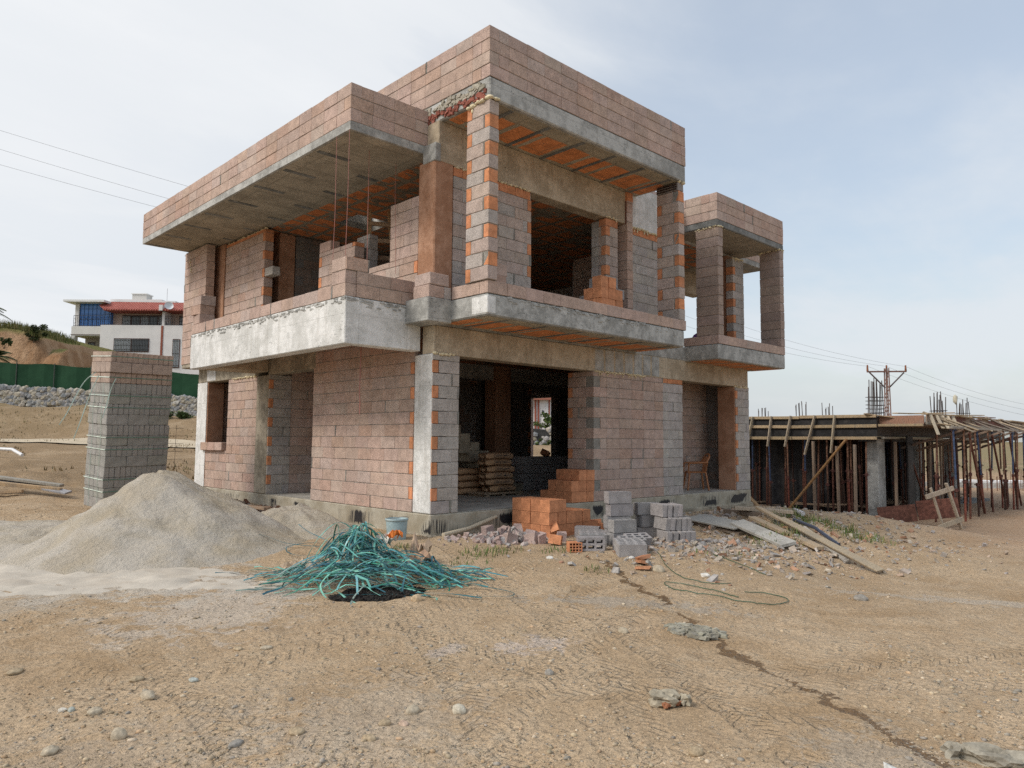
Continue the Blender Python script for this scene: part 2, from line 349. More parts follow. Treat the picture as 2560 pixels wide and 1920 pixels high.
def m_dirt():
    t = NT('dry_earth'); co = t.co(); sp = t.n('ShaderNodeSeparateXYZ'); t.l(co, sp.inputs[0]); X, Y = sp.outputs[0], sp.outputs[1]
    n0 = t.noise(co, .22, 4, .6); n1 = t.noise(co, 1.1, 6, .68, .6); n2 = t.noise(co, 5, 6, .7); n3 = t.noise(co, 38, 4, .7)
    col = t.mix(t.ramp(n1, .33, .67), (.385, .268, .158), (.52, .395, .265))
    col = t.mix(t.math('MULTIPLY', t.ramp(n0, .42, .6), .45), col, (.475, .355, .23))
    col = t.mix(t.math('MULTIPLY', t.ramp(n2, .52, .7), .5), col, (.47, .39, .285))
    col = t.mix(t.math('MULTIPLY', t.ramp(t.noise(co, 2.3, 7, .75, 1.), .55, .68), .5), col, (.29, .2, .125))
    # redder, stonier soil to the right
    rd = t.math('MULTIPLY', t.ramp(X, 4., 11.), t.ramp(t.math('SUBTRACT', X, Y), 11., 17.)); col = t.mix(t.math('MULTIPLY', rd, .45), col, (.36, .22, .15))
    # far dry grass fields
    D = t.n('ShaderNodeVectorMath', operation='DISTANCE'); t.l(co, D.inputs[0]); D.inputs[1].default_value = CAM
    lf = t.math('MULTIPLY', t.ramp(D.outputs['Value'], 17., 22.), t.ramp(t.noise(co, .6, 6, .7), .3, .6, .35, .9)); lf = t.math('MULTIPLY', lf, t.ramp(Y, 6., 10.)); col = t.mix(lf, col, (.25, .17, .095))
    fld = t.math('MULTIPLY', t.ramp(D.outputs['Value'], 44., 70.), t.ramp(t.noise(co, .09, 5, .6), .35, .6, .4, 1)); col = t.mix(fld, col, (.24, .195, .105))
    # pale gravel / lime spills
    def spill(cx, cy, rx, ry, ang, c, amt, s=3.):
        nonlocal col
        m = t.n('ShaderNodeMapping', vector_type='TEXTURE'); m.inputs['Location'].default_value = (cx, cy, 0); m.inputs['Rotation'].default_value = (0, 0, ang); m.inputs['Scale'].default_value = (rx, ry, 1000); t.l(co, m.inputs[0])
        L = t.n('ShaderNodeVectorMath', operation='LENGTH'); t.l(m.outputs[0], L.inputs[0])
        f = t.math('MULTIPLY', t.ramp(t.math('ADD', L.outputs['Value'], t.ramp(t.noise(co, s, 6, .75, .6), .3, .7, -.75, .75)), .55, 1.1, 1, 0), amt * .7); col = t.mix(f, col, c)
    spill(-4.0, -1.9, 1.2, .8, .6, (.55, .50, .44), .75); spill(-5.2, -.6, 1.5, .5, .2, (.42, .385, .325), .6); spill(-4.55, .1, 2.4, 1.0, -.7, (.53, .485, .42), .85)
    spill(-2.62, -4.9, .35, .25, 0, (.56, .50, .47), .75); spill(-3.3, -4.5, .2, .12, 0, (.5, .45, .42), .7)
    spill(-.9, -4.4, 1.1, .25, -1.0, (.40, .38, .34), .7, 6); spill(2.6, -6.6, 1.6, .35, -.9, (.52, .47, .40), .75); spill(3.3, -2.6, 1.7, .7, -.6, (.40, .36, .32), .6, 4)
    spill(-3.0, -7.7, .6, .4, .6, (.40, .375, .33), .55, 7); spill(1.2, -.8, 1., .5, -.2, (.47, .35, .31), .5, 4)
    spill(-4.6, -5.4, 1., .6, .6, (.46, .42, .36), .4, 6); spill(-6.1, -5.2, 1.3, .7, .4, (.40, .35, .29), .45, 6)
    # tyre prints pressed into the soil
    hgt = None
    def track(px, py, ang, curve, wd, per, amt, u0=-9, u1=9):
        nonlocal hgt
        c, s = math.cos(ang), math.sin(ang)
        u = t.math('ADD', t.math('MULTIPLY', t.math('SUBTRACT', X, px), c), t.math('MULTIPLY', t.math('SUBTRACT', Y, py), s))
        v = t.math('ADD', t.math('MULTIPLY', t.math('SUBTRACT', X, px), -s), t.math('MULTIPLY', t.math('SUBTRACT', Y, py), c))
        v = t.math('ABSOLUTE', t.math('SUBTRACT', v, t.math('MULTIPLY', t.math('MULTIPLY', u, u), curve)))
        band = t.math('MULTIPLY', t.ramp(v, wd * .8, wd, 1, 0), t.math('MULTIPLY', t.ramp(u, u0, u0 + .8), t.ramp(u, u1 - .8, u1, 1, 0)))
        wv = t.math('SINE', t.math('MULTIPLY', t.math('ADD', u, t.math('MULTIPLY', v, .9)), 2 * math.pi / per))
        lug = t.ramp(wv, -.6, .7); edge = t.ramp(t.math('ABSOLUTE', t.math('SUBTRACT', v, wd)), 0., .05, 1, 0)
        h = t.math('ADD', t.math('MULTIPLY', t.math('MULTIPLY', band, t.math('SUBTRACT', lug, 1.1)), amt), t.math('MULTIPLY', t.math('MULTIPLY', edge, .22 * amt), t.math('MULTIPLY', t.ramp(u, u0, u0 + .8), t.ramp(u, u1 - .8, u1, 1, 0))))
        h = t.math('MULTIPLY', h, t.ramp(t.noise(co, 2.4, 4, .6), .34, .52))
        hgt = h if hgt is None else t.math('ADD', hgt, h)
    track(-4.3, -6.2, R(60), .02, .13, .085, 1.); track(-3.6, -6.7, R(50), .03, .14, .1, .9); track(-2.5, -5.2, R(20), -.05, .16, .12, .9, -3, 3); track(-2.2, -6.2, R(-35), .03, .13, .09, .9, -3, 5)
    track(-3.5, -3.6, R(12), .05, .18, .13, .8, -2.5, 4); track(-5.6, -6.4, R(75), .03, .12, .08, .9, -2, 5); track(-1.5, -7.2, R(-38), -.02, .14, .1, .9, -3, 7); track(-4.8, -6.7, R(95), .03, .12, .09, .7, -2, 4); track(-3.4, -7.6, R(55), .02, .12, .08, 1., -3, 4); track(-1.0, -3.9, R(30), -.04, .15, .11, .8, -3, 3); track(-2.9, -5.9, R(100), -.03, .14, .1, .9, -2, 3)
    # trickle of water: darker, damp soil along a winding line
    fc = t.n('ShaderNodeFloatCurve'); cv = fc.mapping.curves[0]
    TR = [(-8.3, -3.02), (-7.86, -2.72), (-7.59, -2.54), (-6.94, -2.1), (-6.13, -1.66), (-5.3, -1.09), (-4.6, -.5), (-4.05, -.2), (-3.1, .5), (-2.3, 1.1)]
    for i, (yy, xx) in enumerate(TR):
        px_, py_ = (yy + 8.3) / 6., (xx + 3.02) / 4.2
        if i == 0: cv.points[0].location = (px_, py_)
        elif i == len(TR) - 1: cv.points[1].location = (px_, py_)
        else: cv.points.new(px_, py_)
    fc.mapping.update()
    t.l(t.math('DIVIDE', t.math('ADD', Y, 8.3), 6.), fc.inputs['Value'])
    xx = t.math('ADD', t.math('MULTIPLY', fc.outputs[0], 4.2), -3.02)
    dd = t.math('ABSOLUTE', t.math('ADD', t.math('SUBTRACT', X, xx), t.ramp(t.noise(co, 3.4, 5, .7), .25, .75, -.13, .13)))
    wv_ = t.ramp(t.noise(co, 1.9, 3, .6), .3, .7, .018, .075); wet = t.ramp(t.math('DIVIDE', dd, wv_), .7, 1.15, 1, 0); wet = t.math('MULTIPLY', wet, t.math('MULTIPLY', t.ramp(Y, -8.1, -7.8), t.ramp(Y, -2.5, -2.2, 1, 0)))
    wet = t.math('MULTIPLY', wet, t.ramp(t.noise(co, 1.5, 2), .34, .42))
    col = t.mix(t.math('MULTIPLY', wet, .9), col, (.155, .09, .04))
    # grain, pebbles and crumbs
    vo = t.n('ShaderNodeTexVoronoi'); vo.inputs['Scale'].default_value = 26; t.l(co, vo.inputs[0]); cell = t.n('ShaderNodeSeparateColor'); t.l(vo.outputs['Color'], cell.inputs[0])
    peb = t.math('MULTIPLY', t.ramp(vo.outputs['Distance'], .18, .36, 1, 0), t.math('MULTIPLY', t.ramp(cell.outputs[0], .62, .66), t.ramp(n1, .4, .6, .3, 1)))
    vo2 = t.n('ShaderNodeTexVoronoi'); vo2.inputs['Scale'].default_value = 70; t.l(co, vo2.inputs[0]); cell2 = t.n('ShaderNodeSeparateColor'); t.l(vo2.outputs['Color'], cell2.inputs[0])
    peb2 = t.math('MULTIPLY', t.ramp(vo2.outputs['Distance'], .15, .35, 1, 0), t.ramp(cell2.outputs[0], .55, .6))
    pc = t.mix(cell.outputs[1], (.30, .26, .2), (.55, .49, .40)); col = t.mix(t.math('MULTIPLY', peb, .75), col, pc)
    pc2 = t.mix(cell2.outputs[1], (.26, .19, .12), (.56, .48, .37)); col = t.mix(t.math('MULTIPLY', peb2, .5), col, pc2)
    col = t.mix(1., col, t.grey(t.ramp(n3, .28, .72, .74, 1.2)), 'MULTIPLY')
    clod = t.ramp(t.voro(co, 13), .1, .6, 1, 0); clod = t.math('MULTIPLY', clod, t.ramp(n1, .4, .6)); n4 = t.noise(co, 16, 5, .72)
    nr = t.bump(n2, .7, .07); nr = t.bump(clod, .45, .03, nr); nr = t.bump(n4, .8, .03, nr); nr = t.bump(n3, .8, .014, nr); nr = t.bump(t.math('MAXIMUM', peb, t.math('MULTIPLY', peb2, .5)), .7, .02, nr)
    nr = t.bump(t.math('ADD', hgt, t.math('MULTIPLY', wet, -.8)), .65, .024, nr)
    return t.out(col, t.ramp(wet, 0, 1, .96, .45), nr, .2)
M_DIRT = m_dirt()
def build_ground():
    rad = [.6]
    while rad[-1] < 420:
        r = rad[-1]; rad.append(r + max(.05, r * (.0125 if r < 20 else .022 if r < 80 else .06)))
    ang = []
    a = -180.
    while a < 180.: ang.append(a); a += .28 if -42 < a < 42 else 3.
    nr, na = len(rad), len(ang)
    rr, aa = np.meshgrid(np.array(rad), np.radians(np.array(ang)) + YAW, indexing='ij')
    x = (CAM.x + rr * np.cos(aa)).ravel(); y = (CAM.y + rr * np.sin(aa)).ravel()
    z = np.concatenate([gz_np(x[i:i + 20000], y[i:i + 20000]) for i in range(0, len(x), 20000)])
    for i in range(len(x)):
        if rr.ravel()[i] < 60: z[i] += rough(x[i], y[i], rr.ravel()[i])
    vs = np.stack([x, y, z], 1)
    i0 = (np.arange(nr - 1)[:, None] * na + np.arange(na)[None, :]); j1 = np.roll(np.arange(na), -1)
    i1 = np.arange(nr - 1)[:, None] * na + j1[None, :]
    f = np.stack([i0, i0 + na, i1 + na, i1], -1).reshape(-1, 4)
    c = len(vs); vs = np.vstack([vs, [[CAM.x, CAM.y, gz(CAM.x, CAM.y)]]])
    me = bpy.data.meshes.new('ground'); me.from_pydata(vs.tolist(), [], f.tolist() + [(c, i, j1[i]) for i in range(na)]); me.materials.append(M_DIRT)
    me.polygons.foreach_set('use_smooth', [True] * len(me.polygons)); me.update()
    o = bpy.data.objects.new('ground', me); COL.objects.link(o); return tag(o, 'dry sandy building ground with tyre prints and pebbles', kind='structure')
build_ground()
# pale compacted track crossing behind the site on the left
def strip(name, pts, w, mat, dz, label, wob=.15):
    b = MB(); vs = []; k = len(pts)
    P = []
    for i in range(k - 1):
        for j in range(24): P.append(Vector(pts[i]).lerp(Vector(pts[i + 1]), j / 24))
    P.append(Vector(pts[-1])); n = 7
    for i, p in enumerate(P):
        d = (P[min(i + 1, len(P) - 1)] - P[max(i - 1, 0)]).normalized(); s_ = Vector((d.y, -d.x, 0))
        for j in range(n):
            q = p + s_ * ((j / (n - 1) - .5) * w + wob * mnoise.noise(Vector((i * .3, j, 2)))); vs.append((q.x, q.y, gz(q.x, q.y) + dz))
    b.add(vs, [(i * n + j, i * n + j + 1, (i + 1) * n + j + 1, (i + 1) * n + j) for i in range(len(P) - 1) for j in range(n - 1)], (.50, .42, .31), 0, True)
    return tag(b.build(name, mat), label, kind='structure')
M_TRACK = m_tint('compacted_track', .95, .12, .8, .5, .15, 12)
strip('road', [(-20, 44, 0), (-6, 37.5, 0), (2, 32.5, 0), (8, 27.5, 0), (14, 22.5, 0)], 8.5, M_TRACK, .05, 'pale dirt road running behind the site')
# ------------------------------------------------------------------ sand heaps
def m_sand():
    t = NT('sand'); co = t.co(); a = t.noise(co, 1.2, 5, .6, .5); b_ = t.noise(co, 9, 5, .65); f = t.noise(co, 120, 3, .7)
    col = t.mix(t.ramp(a, .35, .65), (.44, .385, .30), (.52, .475, .41)); col = t.mix(t.math('MULTIPLY', t.ramp(t.noise(co, .8, 4, .6), .5, .62), .4), col, (.40, .325, .22))
    col = t.mix(1., col, t.grey(t.ramp(f, .25, .75, .8, 1.15)), 'MULTIPLY')
    return t.out(col, .97, t.bump(b_, .8, .06, t.bump(f, .9, .014)), .1)
M_SAND = m_sand()
M_SAND2 = m_tint('driven_lime_sand', .97, .14, 2.2, .7, .1, 70, 0, (1, 1, 1), (.40, .34, .27), .5)
def heap(name, cx, cy, rx, ry, ang, hf, label, step=.05, ext=1.15, mat=None):
    ca, sa = math.cos(ang), math.sin(ang); n = int(2 * rx * ext / step); m = int(2 * ry * ext / step); vs = []
    for i in range(n + 1):
        for j in range(m + 1):
            u = (i / n * 2 - 1) * ext; v = (j / m * 2 - 1) * ext
            x = cx + u * rx * ca - v * ry * sa; y = cy + u * rx * sa + v * ry * ca
            p = Vector((x, y, 0)); r = math.hypot(u, v) * (1 + .13 * mnoise.noise(p * .8 + Vector((3, 1, 4))))
            h = hf(u, v, r); h += max(0, min(1, h * 4)) * (.055 * mnoise.noise(p * 1.6) + .03 * mnoise.noise(p * 4) + .014 * mnoise.noise(p * 11) + .055 * mnoise.noise(Vector((math.atan2(v, u) * 3.2, r * .6, 2))) + .03 * mnoise.noise(Vector((math.atan2(v, u) * 8, r * 1.2, 6))))
            vs.append((x, y, gz(x, y) - .04 + h))
    b = MB(); b.add(vs, [(i * (m + 1) + j, (i + 1) * (m + 1) + j, (i + 1) * (m + 1) + j + 1, i * (m + 1) + j + 1) for i in range(n) for j in range(m)], (.50, .455, .39), 0, True)
    return tag(b.build(name, mat or M_SAND), label, 'sand heap')
def cone(h0, sharp=1.0):
    def f(u, v, r):
        if r >= 1: return 0
        k = 1 - r; return h0 * (k * .85 + .15 * k * k * (3 - 2 * k)) - h0 * .16 * math.exp(-(r / .16) ** 2)
    return f
def big(u, v, r):
    # main cone with a long low shoulder to the left
    c = max(0, 1 - math.hypot((u - .2) / (.50 if u < .2 else .60), v / .95)); c = c * .72 + .28 * c * c
    c -= .10 * math.exp(-(math.hypot(u - .18, v) / .09) ** 2)
    s_ = max(0, 1 - math.hypot((u + .45) / .75, (v + .05) / .8)); s_ = s_ ** .8 * .25
    return max(0, max(c, s_) * 1.0 + .10 * min(c, s_)) * 1.24 if r < 1.3 else 0
heap('sand_pile', -3.75, 2.76, 3.7, 2.35, R(135), lambda u, v, r: big(-u, v, r), 'tall pale sand heap in front of the strapped block stack', .055, 1.1)
heap('sand_pile', -1.25, 1.95, 1.25, 1.05, R(110), cone(.52), 'small low sand heap against the plinth of the left facade')
# spread apron of pale sand driven flat in front of the heaps
heap('sand_spread', -5.3, 1.0, 3.9, 1.15, R(138), lambda u, v, r: max(0, 1 - r ** 4 - .35 * max(0, mnoise.noise(Vector((u * 5, v * 3, 8))))) * .065 + (.022 * mnoise.noise(Vector((u * 9, v * 4, 2))) + .02 * mnoise.noise(Vector((u * 24, v * 7, 5)))) * max(0, 1 - r ** 6), 'flattened pale sand spread out in front of the tall heap', .06, 1.15, M_SAND2)
# charred patch
def m_ash():
    t = NT('ash'); co = t.co(); f = t.noise(co, 30, 4, .7); col = t.mix(t.ramp(f, .35, .65), (.012, .011, .012), (.05, .045, .04)); return t.out(col, .95, t.bump(f, .8, .02), .1)
M_ASH = m_ash()
b = MB()
for i in range(2600):
    a = rnd.random() * 6.283; r = math.sqrt(rnd.random()) ** 1.1; x = -2.5 + r * math.cos(a) * .55; y = -2.36 + r * math.sin(a) * .5
    if mnoise.noise(Vector((x * 2, y * 2, 1))) * .35 + (1 - r) < .12: continue
    b.chunk((x, y, gz(x, y) + .004), (.05 * rnd.uniform(.4, 1.4), .04 * rnd.uniform(.4, 1.2), .03 * rnd.uniform(.4, 1.3)), tint((.02, .02, .02), .4), (rnd.random() * 3, rnd.random() * 3, rnd.random() * 3))
tag(b.build('ash', M_ASH), 'black burnt ash on the ground in front of the strapping heap', 'ash', kind='stuff')
# ------------------------------------------------------------------ block masonry
def wall(axis, a0, a1, f0, f1, z0, z1, cf=pinkish, so=0, eo=0, par=0, top_orange=False, L=.4, H=.2, proud=0., core=True, mb=None, quoin0=0., quoin1=0., patch=.07, hole=0.):
    """Running-bond wall of separate blocks on a recessed mortar core. so/eo: clay half bricks toothed in at the start/end."""
    mb = mb or MB(); ph = rnd.random() * .0
    def bx(u0, u1, w0, w1, col, mat, bev=.0035, jit=.0024, dp=.0035):
        d = rnd.uniform(-dp, dp)
        lo = (u0, f0 + d, w0) if axis == 'x' else (f0 + d, u0, w0)
        hi = (u1, f1 + d, w1) if axis == 'x' else (f1 + d, u1, w1)
        mb.box(lo, hi, col, bev, jit, None, mat)
    n = max(1, int(math.ceil((z1 - z0) / H - .12)))
    if core:
        i_ = .010
        lo = (a0 + i_, f0 + i_, z0) if axis == 'x' else (f0 + i_, a0 + i_, z0)
        hi = (a1 - i_, f1 - i_, z1 - .012) if axis == 'x' else (f1 - i_, a1 - i_, z1 - .012)
        mb.box(lo, hi, MORT)
    for i in range(n):
        w0 = z0 + i * H + .0048; w1 = min(z0 + (i + 1) * H - .0048, z1 - .001)
        if w1 - w0 < .03: continue
        odd = (i + par) % 2
        s, e = a0, a1
        if quoin0 and odd: s += quoin0
        if quoin1 and not odd: e -= quoin1
        last = top_orange and i == n - 1
        if last:
            u = s
            while u < e - .05:
                l = min(rnd.choice((.13, .19, .19)), e - u); bx(u + .003, u + l - .003, w0, w1, tint(ORG, .12), 1); u += l
            continue
        if so and odd: bx(s, s + so - .006, w0, w1, tint(ORG, .13), 1); s += so
        if eo and not odd: bx(e - eo + .006, e, w0, w1, tint(ORG, .13), 1); e -= eo
        u = s + (0 if odd else 0); first = True
        while u < e - .02:
            l = L
            if first and odd and not so: l = L / 2
            if e - u - l < .1: l = e - u if e - u < L * 1.12 else e - u - .15 if e - u - .15 < L else L
            l = min(l, e - u)
            g = .0014
            if rnd.random() < patch and l > .3:
                g2 = rnd.uniform(.02, .05)
                # mortar smear filling a wide gap
                p0 = u + l - g2; q = .0035
                lo = (p0, f0 - q, w0) if axis == 'x' else (f0 - q, p0, w0); hi = (p0 + g2 - .004, f1 + q, w1 + .004) if axis == 'x' else (f1 + q, p0 + g2 - .004, w1 + .004)
                mb.box(lo, hi, tint((.27, .26, .235), .1), .006, .006)
                bx(u + g, p0 - .002, w0, w1, cf(), 0)
            else:
                bx(u + g, u + l - g, w0, w1, cf(), 0)
            u += l; first = False
    return mb
WM = [M_BLK, M_CLAY]
def slab(lo, hi, mat, name, parent, bev=.012, jit=0.):
    b = MB(); b.box(lo, hi, (.5, .5, .5), bev, jit); return b.build(name, mat, parent)
def foam(pts, parent, name='foam', r=.03, n=9, drip=.25):
    b = MB()
    for (a, c) in zip(pts[:-1], pts[1:]):
        a = Vector(a); c = Vector(c); k = max(2, int((c - a).length / .045))
        for i in range(k):
            p = a.lerp(c, (i + rnd.random() * .6) / k) + Vector((rnd.uniform(-.012, .012), rnd.uniform(-.012, .012), rnd.uniform(-.012, .012)))
            b.rock(p, r * rnd.uniform(.6, 1.25), tint((.66, .58, .40), .08), (1.2, 1.2, .8), rnd.random() * 3, rnd.random() * 30, 1, .3)
            if rnd.random() < drip * .3: b.rock(p - Vector((0, 0, r * 1.5)), r * .7, tint((.66, .58, .40), .08), (.8, .8, 1.6), 0, rnd.random() * 30, 1)
    return tag(b.build(name, M_FOAM, parent), kind='stuff')

H = empty('unfinished_house')
tag(H, 'two storey house shell of bare pinkish blocks and raw concrete with cantilevered balconies', 'house')
EX, EY = 9.86, 9.4
# --- plinth with bitumen runs
def m_plinth():
    t = NT('plinth_with_bitumen'); co = t.co(); st = t.co('Object', (14, 14, .35))
    a = t.noise(co, 2.5, 6, .65); f = t.noise(co, 60, 3)
    col = t.mix(t.ramp(a, .35, .65), (.30, .265, .2), (.42, .39, .32))
    sp = t.n('ShaderNodeSeparateXYZ'); t.l(co, sp.inputs[0])
    zj = t.ramp(t.noise(t.co('Object', (16, 16, .3)), 2.5, 2, .6), .3, .7, -.022, .022)
    zmask = t.math('MULTIPLY', t.ramp(t.math('ADD', sp.outputs[2], zj), -.31, -.27), t.ramp(t.math('ADD', sp.outputs[2], zj), -.10, -.06, 1, 0))
    area = t.ramp(t.noise(co, .9, 2, .5), .47, .56); dr = t.ramp(t.noise(st, 3.4, 3, .65), .50, .56)
    solid = t.ramp(t.noise(co, .9, 2, .5), .585, .60)
    bit = t.math('MULTIPLY', zmask, t.math('MAXIMUM', solid, t.math('MULTIPLY', area, dr)))
    col = t.mix(bit, col, (.025, .025, .028))
    return t.out(col, t.ramp(bit, 0, 1, .9, .5), t.bump(a, .3, .02, t.bump(f, .4, .005)), .25)
M_PLI = m_plinth()
slab((-.012, -.02, -1.2), (EX + .03, EY + .1, -.004), M_PLI, 'plinth', H, .015)
slab((-.04, -.06, -1.3), (EX + .08, EY + .14, -.31), M_CR, 'footing', H, .02)
slab((.05, .05, -.003), (EX - .05, EY - .05, .002), M_FLOOR, 'floor_screed', H, 0)
# --- intermediate floor, beams
slab((.0, .01, 2.955), (EX, EY + .2, 3.25), M_CG, 'upper_floor', H)
slab((.06, .06, 2.945), (EX - .06, EY - .06, 2.957), M_SOF, 'filler_block_ceiling', H, 0)
slab((.02, -.006, 2.5), (EX + .0, .29, 2.953), M_CT, 'beam', H)
slab((-.004, 3.62, 2.5), (.27, 5.62, 2.953), M_CR, 'lintel', H)
slab((-.008, 6.08, 2.5), (.27, EY, 2.953), M_CR, 'beam', H)
slab((-.016, 8.35, 2.52), (.03, 8.86, 2.8), M_CW, 'patched_concrete', H)
# deep edge beam of the left balcony and its slab
slab((-1.4, .28, 2.55), (-1.16, 6.23, 3.253), M_CW, 'balcony_beam', H)
slab((-1.162, .283, 2.553), (-.02, .5, 3.25), M_CW, 'balcony_beam', H)
slab((-1.165, 5.6, 2.556), (-.006, 6.226, 3.1), M_CT, 'cantilever_beam', H)
slab((-1.17, .48, 2.98), (.002, 5.62, 3.246), M_CG, 'balcony_slab', H)
slab((-1.15, .5, 2.968), (-.01, 5.6, 2.982), M_SOFB, 'filler_block_ceiling', H, 0)
slab((-.33, 6.22, 2.86), (.004, 9.66, 3.24), M_CR, 'slab_edge', H)
# concrete stub at the corner
slab((-.33, -.3, 2.95), (.14, .285, 3.318), M_CG, 'beam_stub', H)
# right balcony
slab((.128, -1.135, 2.99), (5.312, .01, 3.316), M_CG, 'balcony_slab', H, .02)
slab((.2, -1.06, 2.981), (5.25, -.01, 2.993), M_SOFB, 'filler_block_ceiling', H, 0)
slab((.122, -1.141, 3.02), (.3, -.78, 3.29), M_CW, 'patched_concrete', H)
# far balcony
slab((7.06, -.855, 2.93), (10.12, .5, 3.26), M_CG, 'balcony_slab', H, .02)
slab((7.13, -.79, 2.921), (10.05, -.0, 2.933), M_SOFB, 'filler_block_ceiling', H, 0)
# concrete infill pieces in the beam above the blank wall
b = MB()
for i in range(7):
    x0 = 3.95 + i * .31; b.box((x0, -.012, 2.52), (x0 + .27, .05, 2.94), tint((.42, .39, .34), .1), .01, .004)
b.build('beam_infill', M_CG, H)
def grout(a, c_, n_, seed, label=None):   # ragged band of spilled grout along the top edge of a beam
    b = MB(); a = Vector(a); c_ = Vector(c_)
    for i in range(n_):
        p = a.lerp(c_, rnd.random()); p.z -= abs(rnd.gauss(0, .045)); b.chunk(p, (rnd.uniform(.01, .03), rnd.uniform(.04, .16), rnd.uniform(.012, .045)) if abs(a.y - c_.y) > abs(a.x - c_.x) else (rnd.uniform(.04, .16), rnd.uniform(.01, .03), rnd.uniform(.012, .045)), tint((.40, .39, .36), .2), (rnd.gauss(0, .1), rnd.gauss(0, .1), rnd.gauss(0, .1)))
    return tag(b.build('grout_spill', M_CG, H), kind='stuff')
grout((-1.4, .3, 3.24), (-1.4, 6.2, 3.24), 150, 1); grout((-1.38, .28, 3.24), (-.1, .28, 3.24), 40, 2); grout((.15, -1.136, 3.31), (5.3, -1.136, 3.31), 90, 3)
# --- ground floor: right facade
slab((.006, .004, .0), (.32, .468, 2.505), M_CW, 'column', H, .015)
pier = wall('x', .012, .55, -.006, .18, 0, 2.5, greyish, .12, .0, 0).build('block_pier', WM, H)
foam([(.03, -.01, 2.5), (.3, -.01, 2.505), (.46, -.01, 2.5)], pier)
bw = wall('x', 3.91, 6.22, -.004, .19, 0, 2.5, pinkish, 0, 0, 0, quoin0=.2).build('block_wall', WM, H)
wall('y', -.002, .66, 3.912, 4.1, 0, 2.5, pinkish, 0, .12, 0, quoin0=.2).build('block_wall', WM, H)
foam([(3.95, -.01, 2.5), (5.6, -.01, 2.505)], bw, drip=.8)
wall('x', 6.2, 6.95, -.006, .19, 0, 2.5, greyish, 0, 0, 1, top_orange=True).build('block_pier', WM, H)
slab((9.215, .012, .0), (9.84, .47, 2.5), M_COL, 'column', H)
pr2 = wall('x', 9.235, 9.88, -.012, .1, 0, 2.5, greyish, .10, 0, 0).build('block_pier', WM, H)
foam([(9.2, -.01, 2.49), (9.85, -.01, 2.5)], pr2)
wall('y', .21, 5.6, EX - .19, EX, 0, 2.94, shaded_grey, 0, 0).build('block_wall', WM, H)
wall('y', 5.6, 6.45, EX - .19, EX, 0, 2.94, pinkish, 0, 0).build('block_wall', WM, H)
wall('y', 7.45, EY, EX - .19, EX, 0, 2.94, pinkish, 0, 0).build('block_wall', WM, H)
slab((EX - .2, 6.4, 2.5), (EX - .01, 7.5, 2.95), M_CG, 'lintel', H)
# interior partitions
wall('x', 6.95, EX - .2, 1.05, 1.24, 0, 2.94, pinkish).build('block_wall', WM, H)
wall('y', .2, 1.24, 6.75, 6.94, 0, 2.94, pinkish).build('block_wall', WM, H)
wall('x', 2.6, 5.0, 4.9, 5.09, 0, 2.94, shaded_grey).build('block_wall', WM, H)
wall('x', 5.4, 7.22, 4.95, 5.14, 0, 2.94, shaded_grey, 0, .12).build('block_wall', WM, H)
wall('x', 8.2, EX - .2, 4.95, 5.14, 0, 2.94, shaded_grey).build('block_wall', WM, H)
slab((7.2, 4.96, 2.45), (8.22, 5.13, 2.95), M_CG, 'lintel', H)
slab((4.95, 3.9, 0), (5.45, 4.3, 2.945), M_COL, 'column', H)
slab((.3, 4.0, 2.6), (EX - .3, 4.28, 2.955), M_CG, 'beam', H)
wall('x', .2, EX, EY - .2, EY, 0, 2.94, greyish).build('block_wall', WM, H)
# staircase rising to the left behind the cement
b = MB()
for i in range(15):
    x0 = 5.0 - i * .27; z = .185 * (i + 1)
    if z > 2.9: break
    b.box((x0 - .27, 3.0, z - .185), (x0, 3.86, z), (.4, .38, .33), .008)
    b.box((x0 - .27, 3.02, max(0, z - .42)), (x0, 3.84, z - .18), (.4, .38, .33))
b.build('staircase', M_CR, H)
# --- ground floor: left facade
wall('y', .472, 3.7, .0, .19, 0, 2.965, pinkish, .1, 0, 0).build('block_wall', WM, H)
jw = wall('x', .0, .5, 5.55, 5.74, 0, 2.5, greyish, .1, 0, 0).build('block_pier', WM, H)
wall('x', .5, 2.6, 5.56, 5.75, 0, 2.94, pinkish).build('block_wall', WM, H)
wall('y', 3.7, 5.56, 2.4, 2.59, 0, 2.94, pinkish).build('block_wall', WM, H)
slab((-.016, 5.575, 0), (.3, 6.12, 2.5), M_CR, 'column', H, .02)
gw = wall('y', 6.12, 7.62, .0, .19, 0, 2.5, pinkish).build('block_wall', WM, H)
foam([(-.01, 6.15, 2.5), (-.01, 7.4, 2.5)], gw)
wall('y', 7.62, 8.84, .002, .19, 0, .87, pinkish, 0, 0, 1).build('block_wall', WM, H)
b = MB(); b.box((-.08, 7.72, .872), (.12, 8.12, 1.06), pinkish(), .008, .003); b.box((-.08, 8.125, .872), (.12, 8.52, 1.058), pinkish(), .008, .003); b.box((-.082, 8.525, .872), (.12, 8.94, 1.06), pinkish(), .008, .003)
b.build('sill_block', WM, H)
slab((-.016, 8.82, 0), (.0, 9.4, 2.5), M_CW, 'column_facing', H, .004)
slab((.001, 8.8, 0), (.4, 9.38, 2.5), M_COL, 'column', H)
wall('x', .4, 3.5, 9.0, 9.19, 0, 2.5, pinkish).build('block_wall', WM, H)
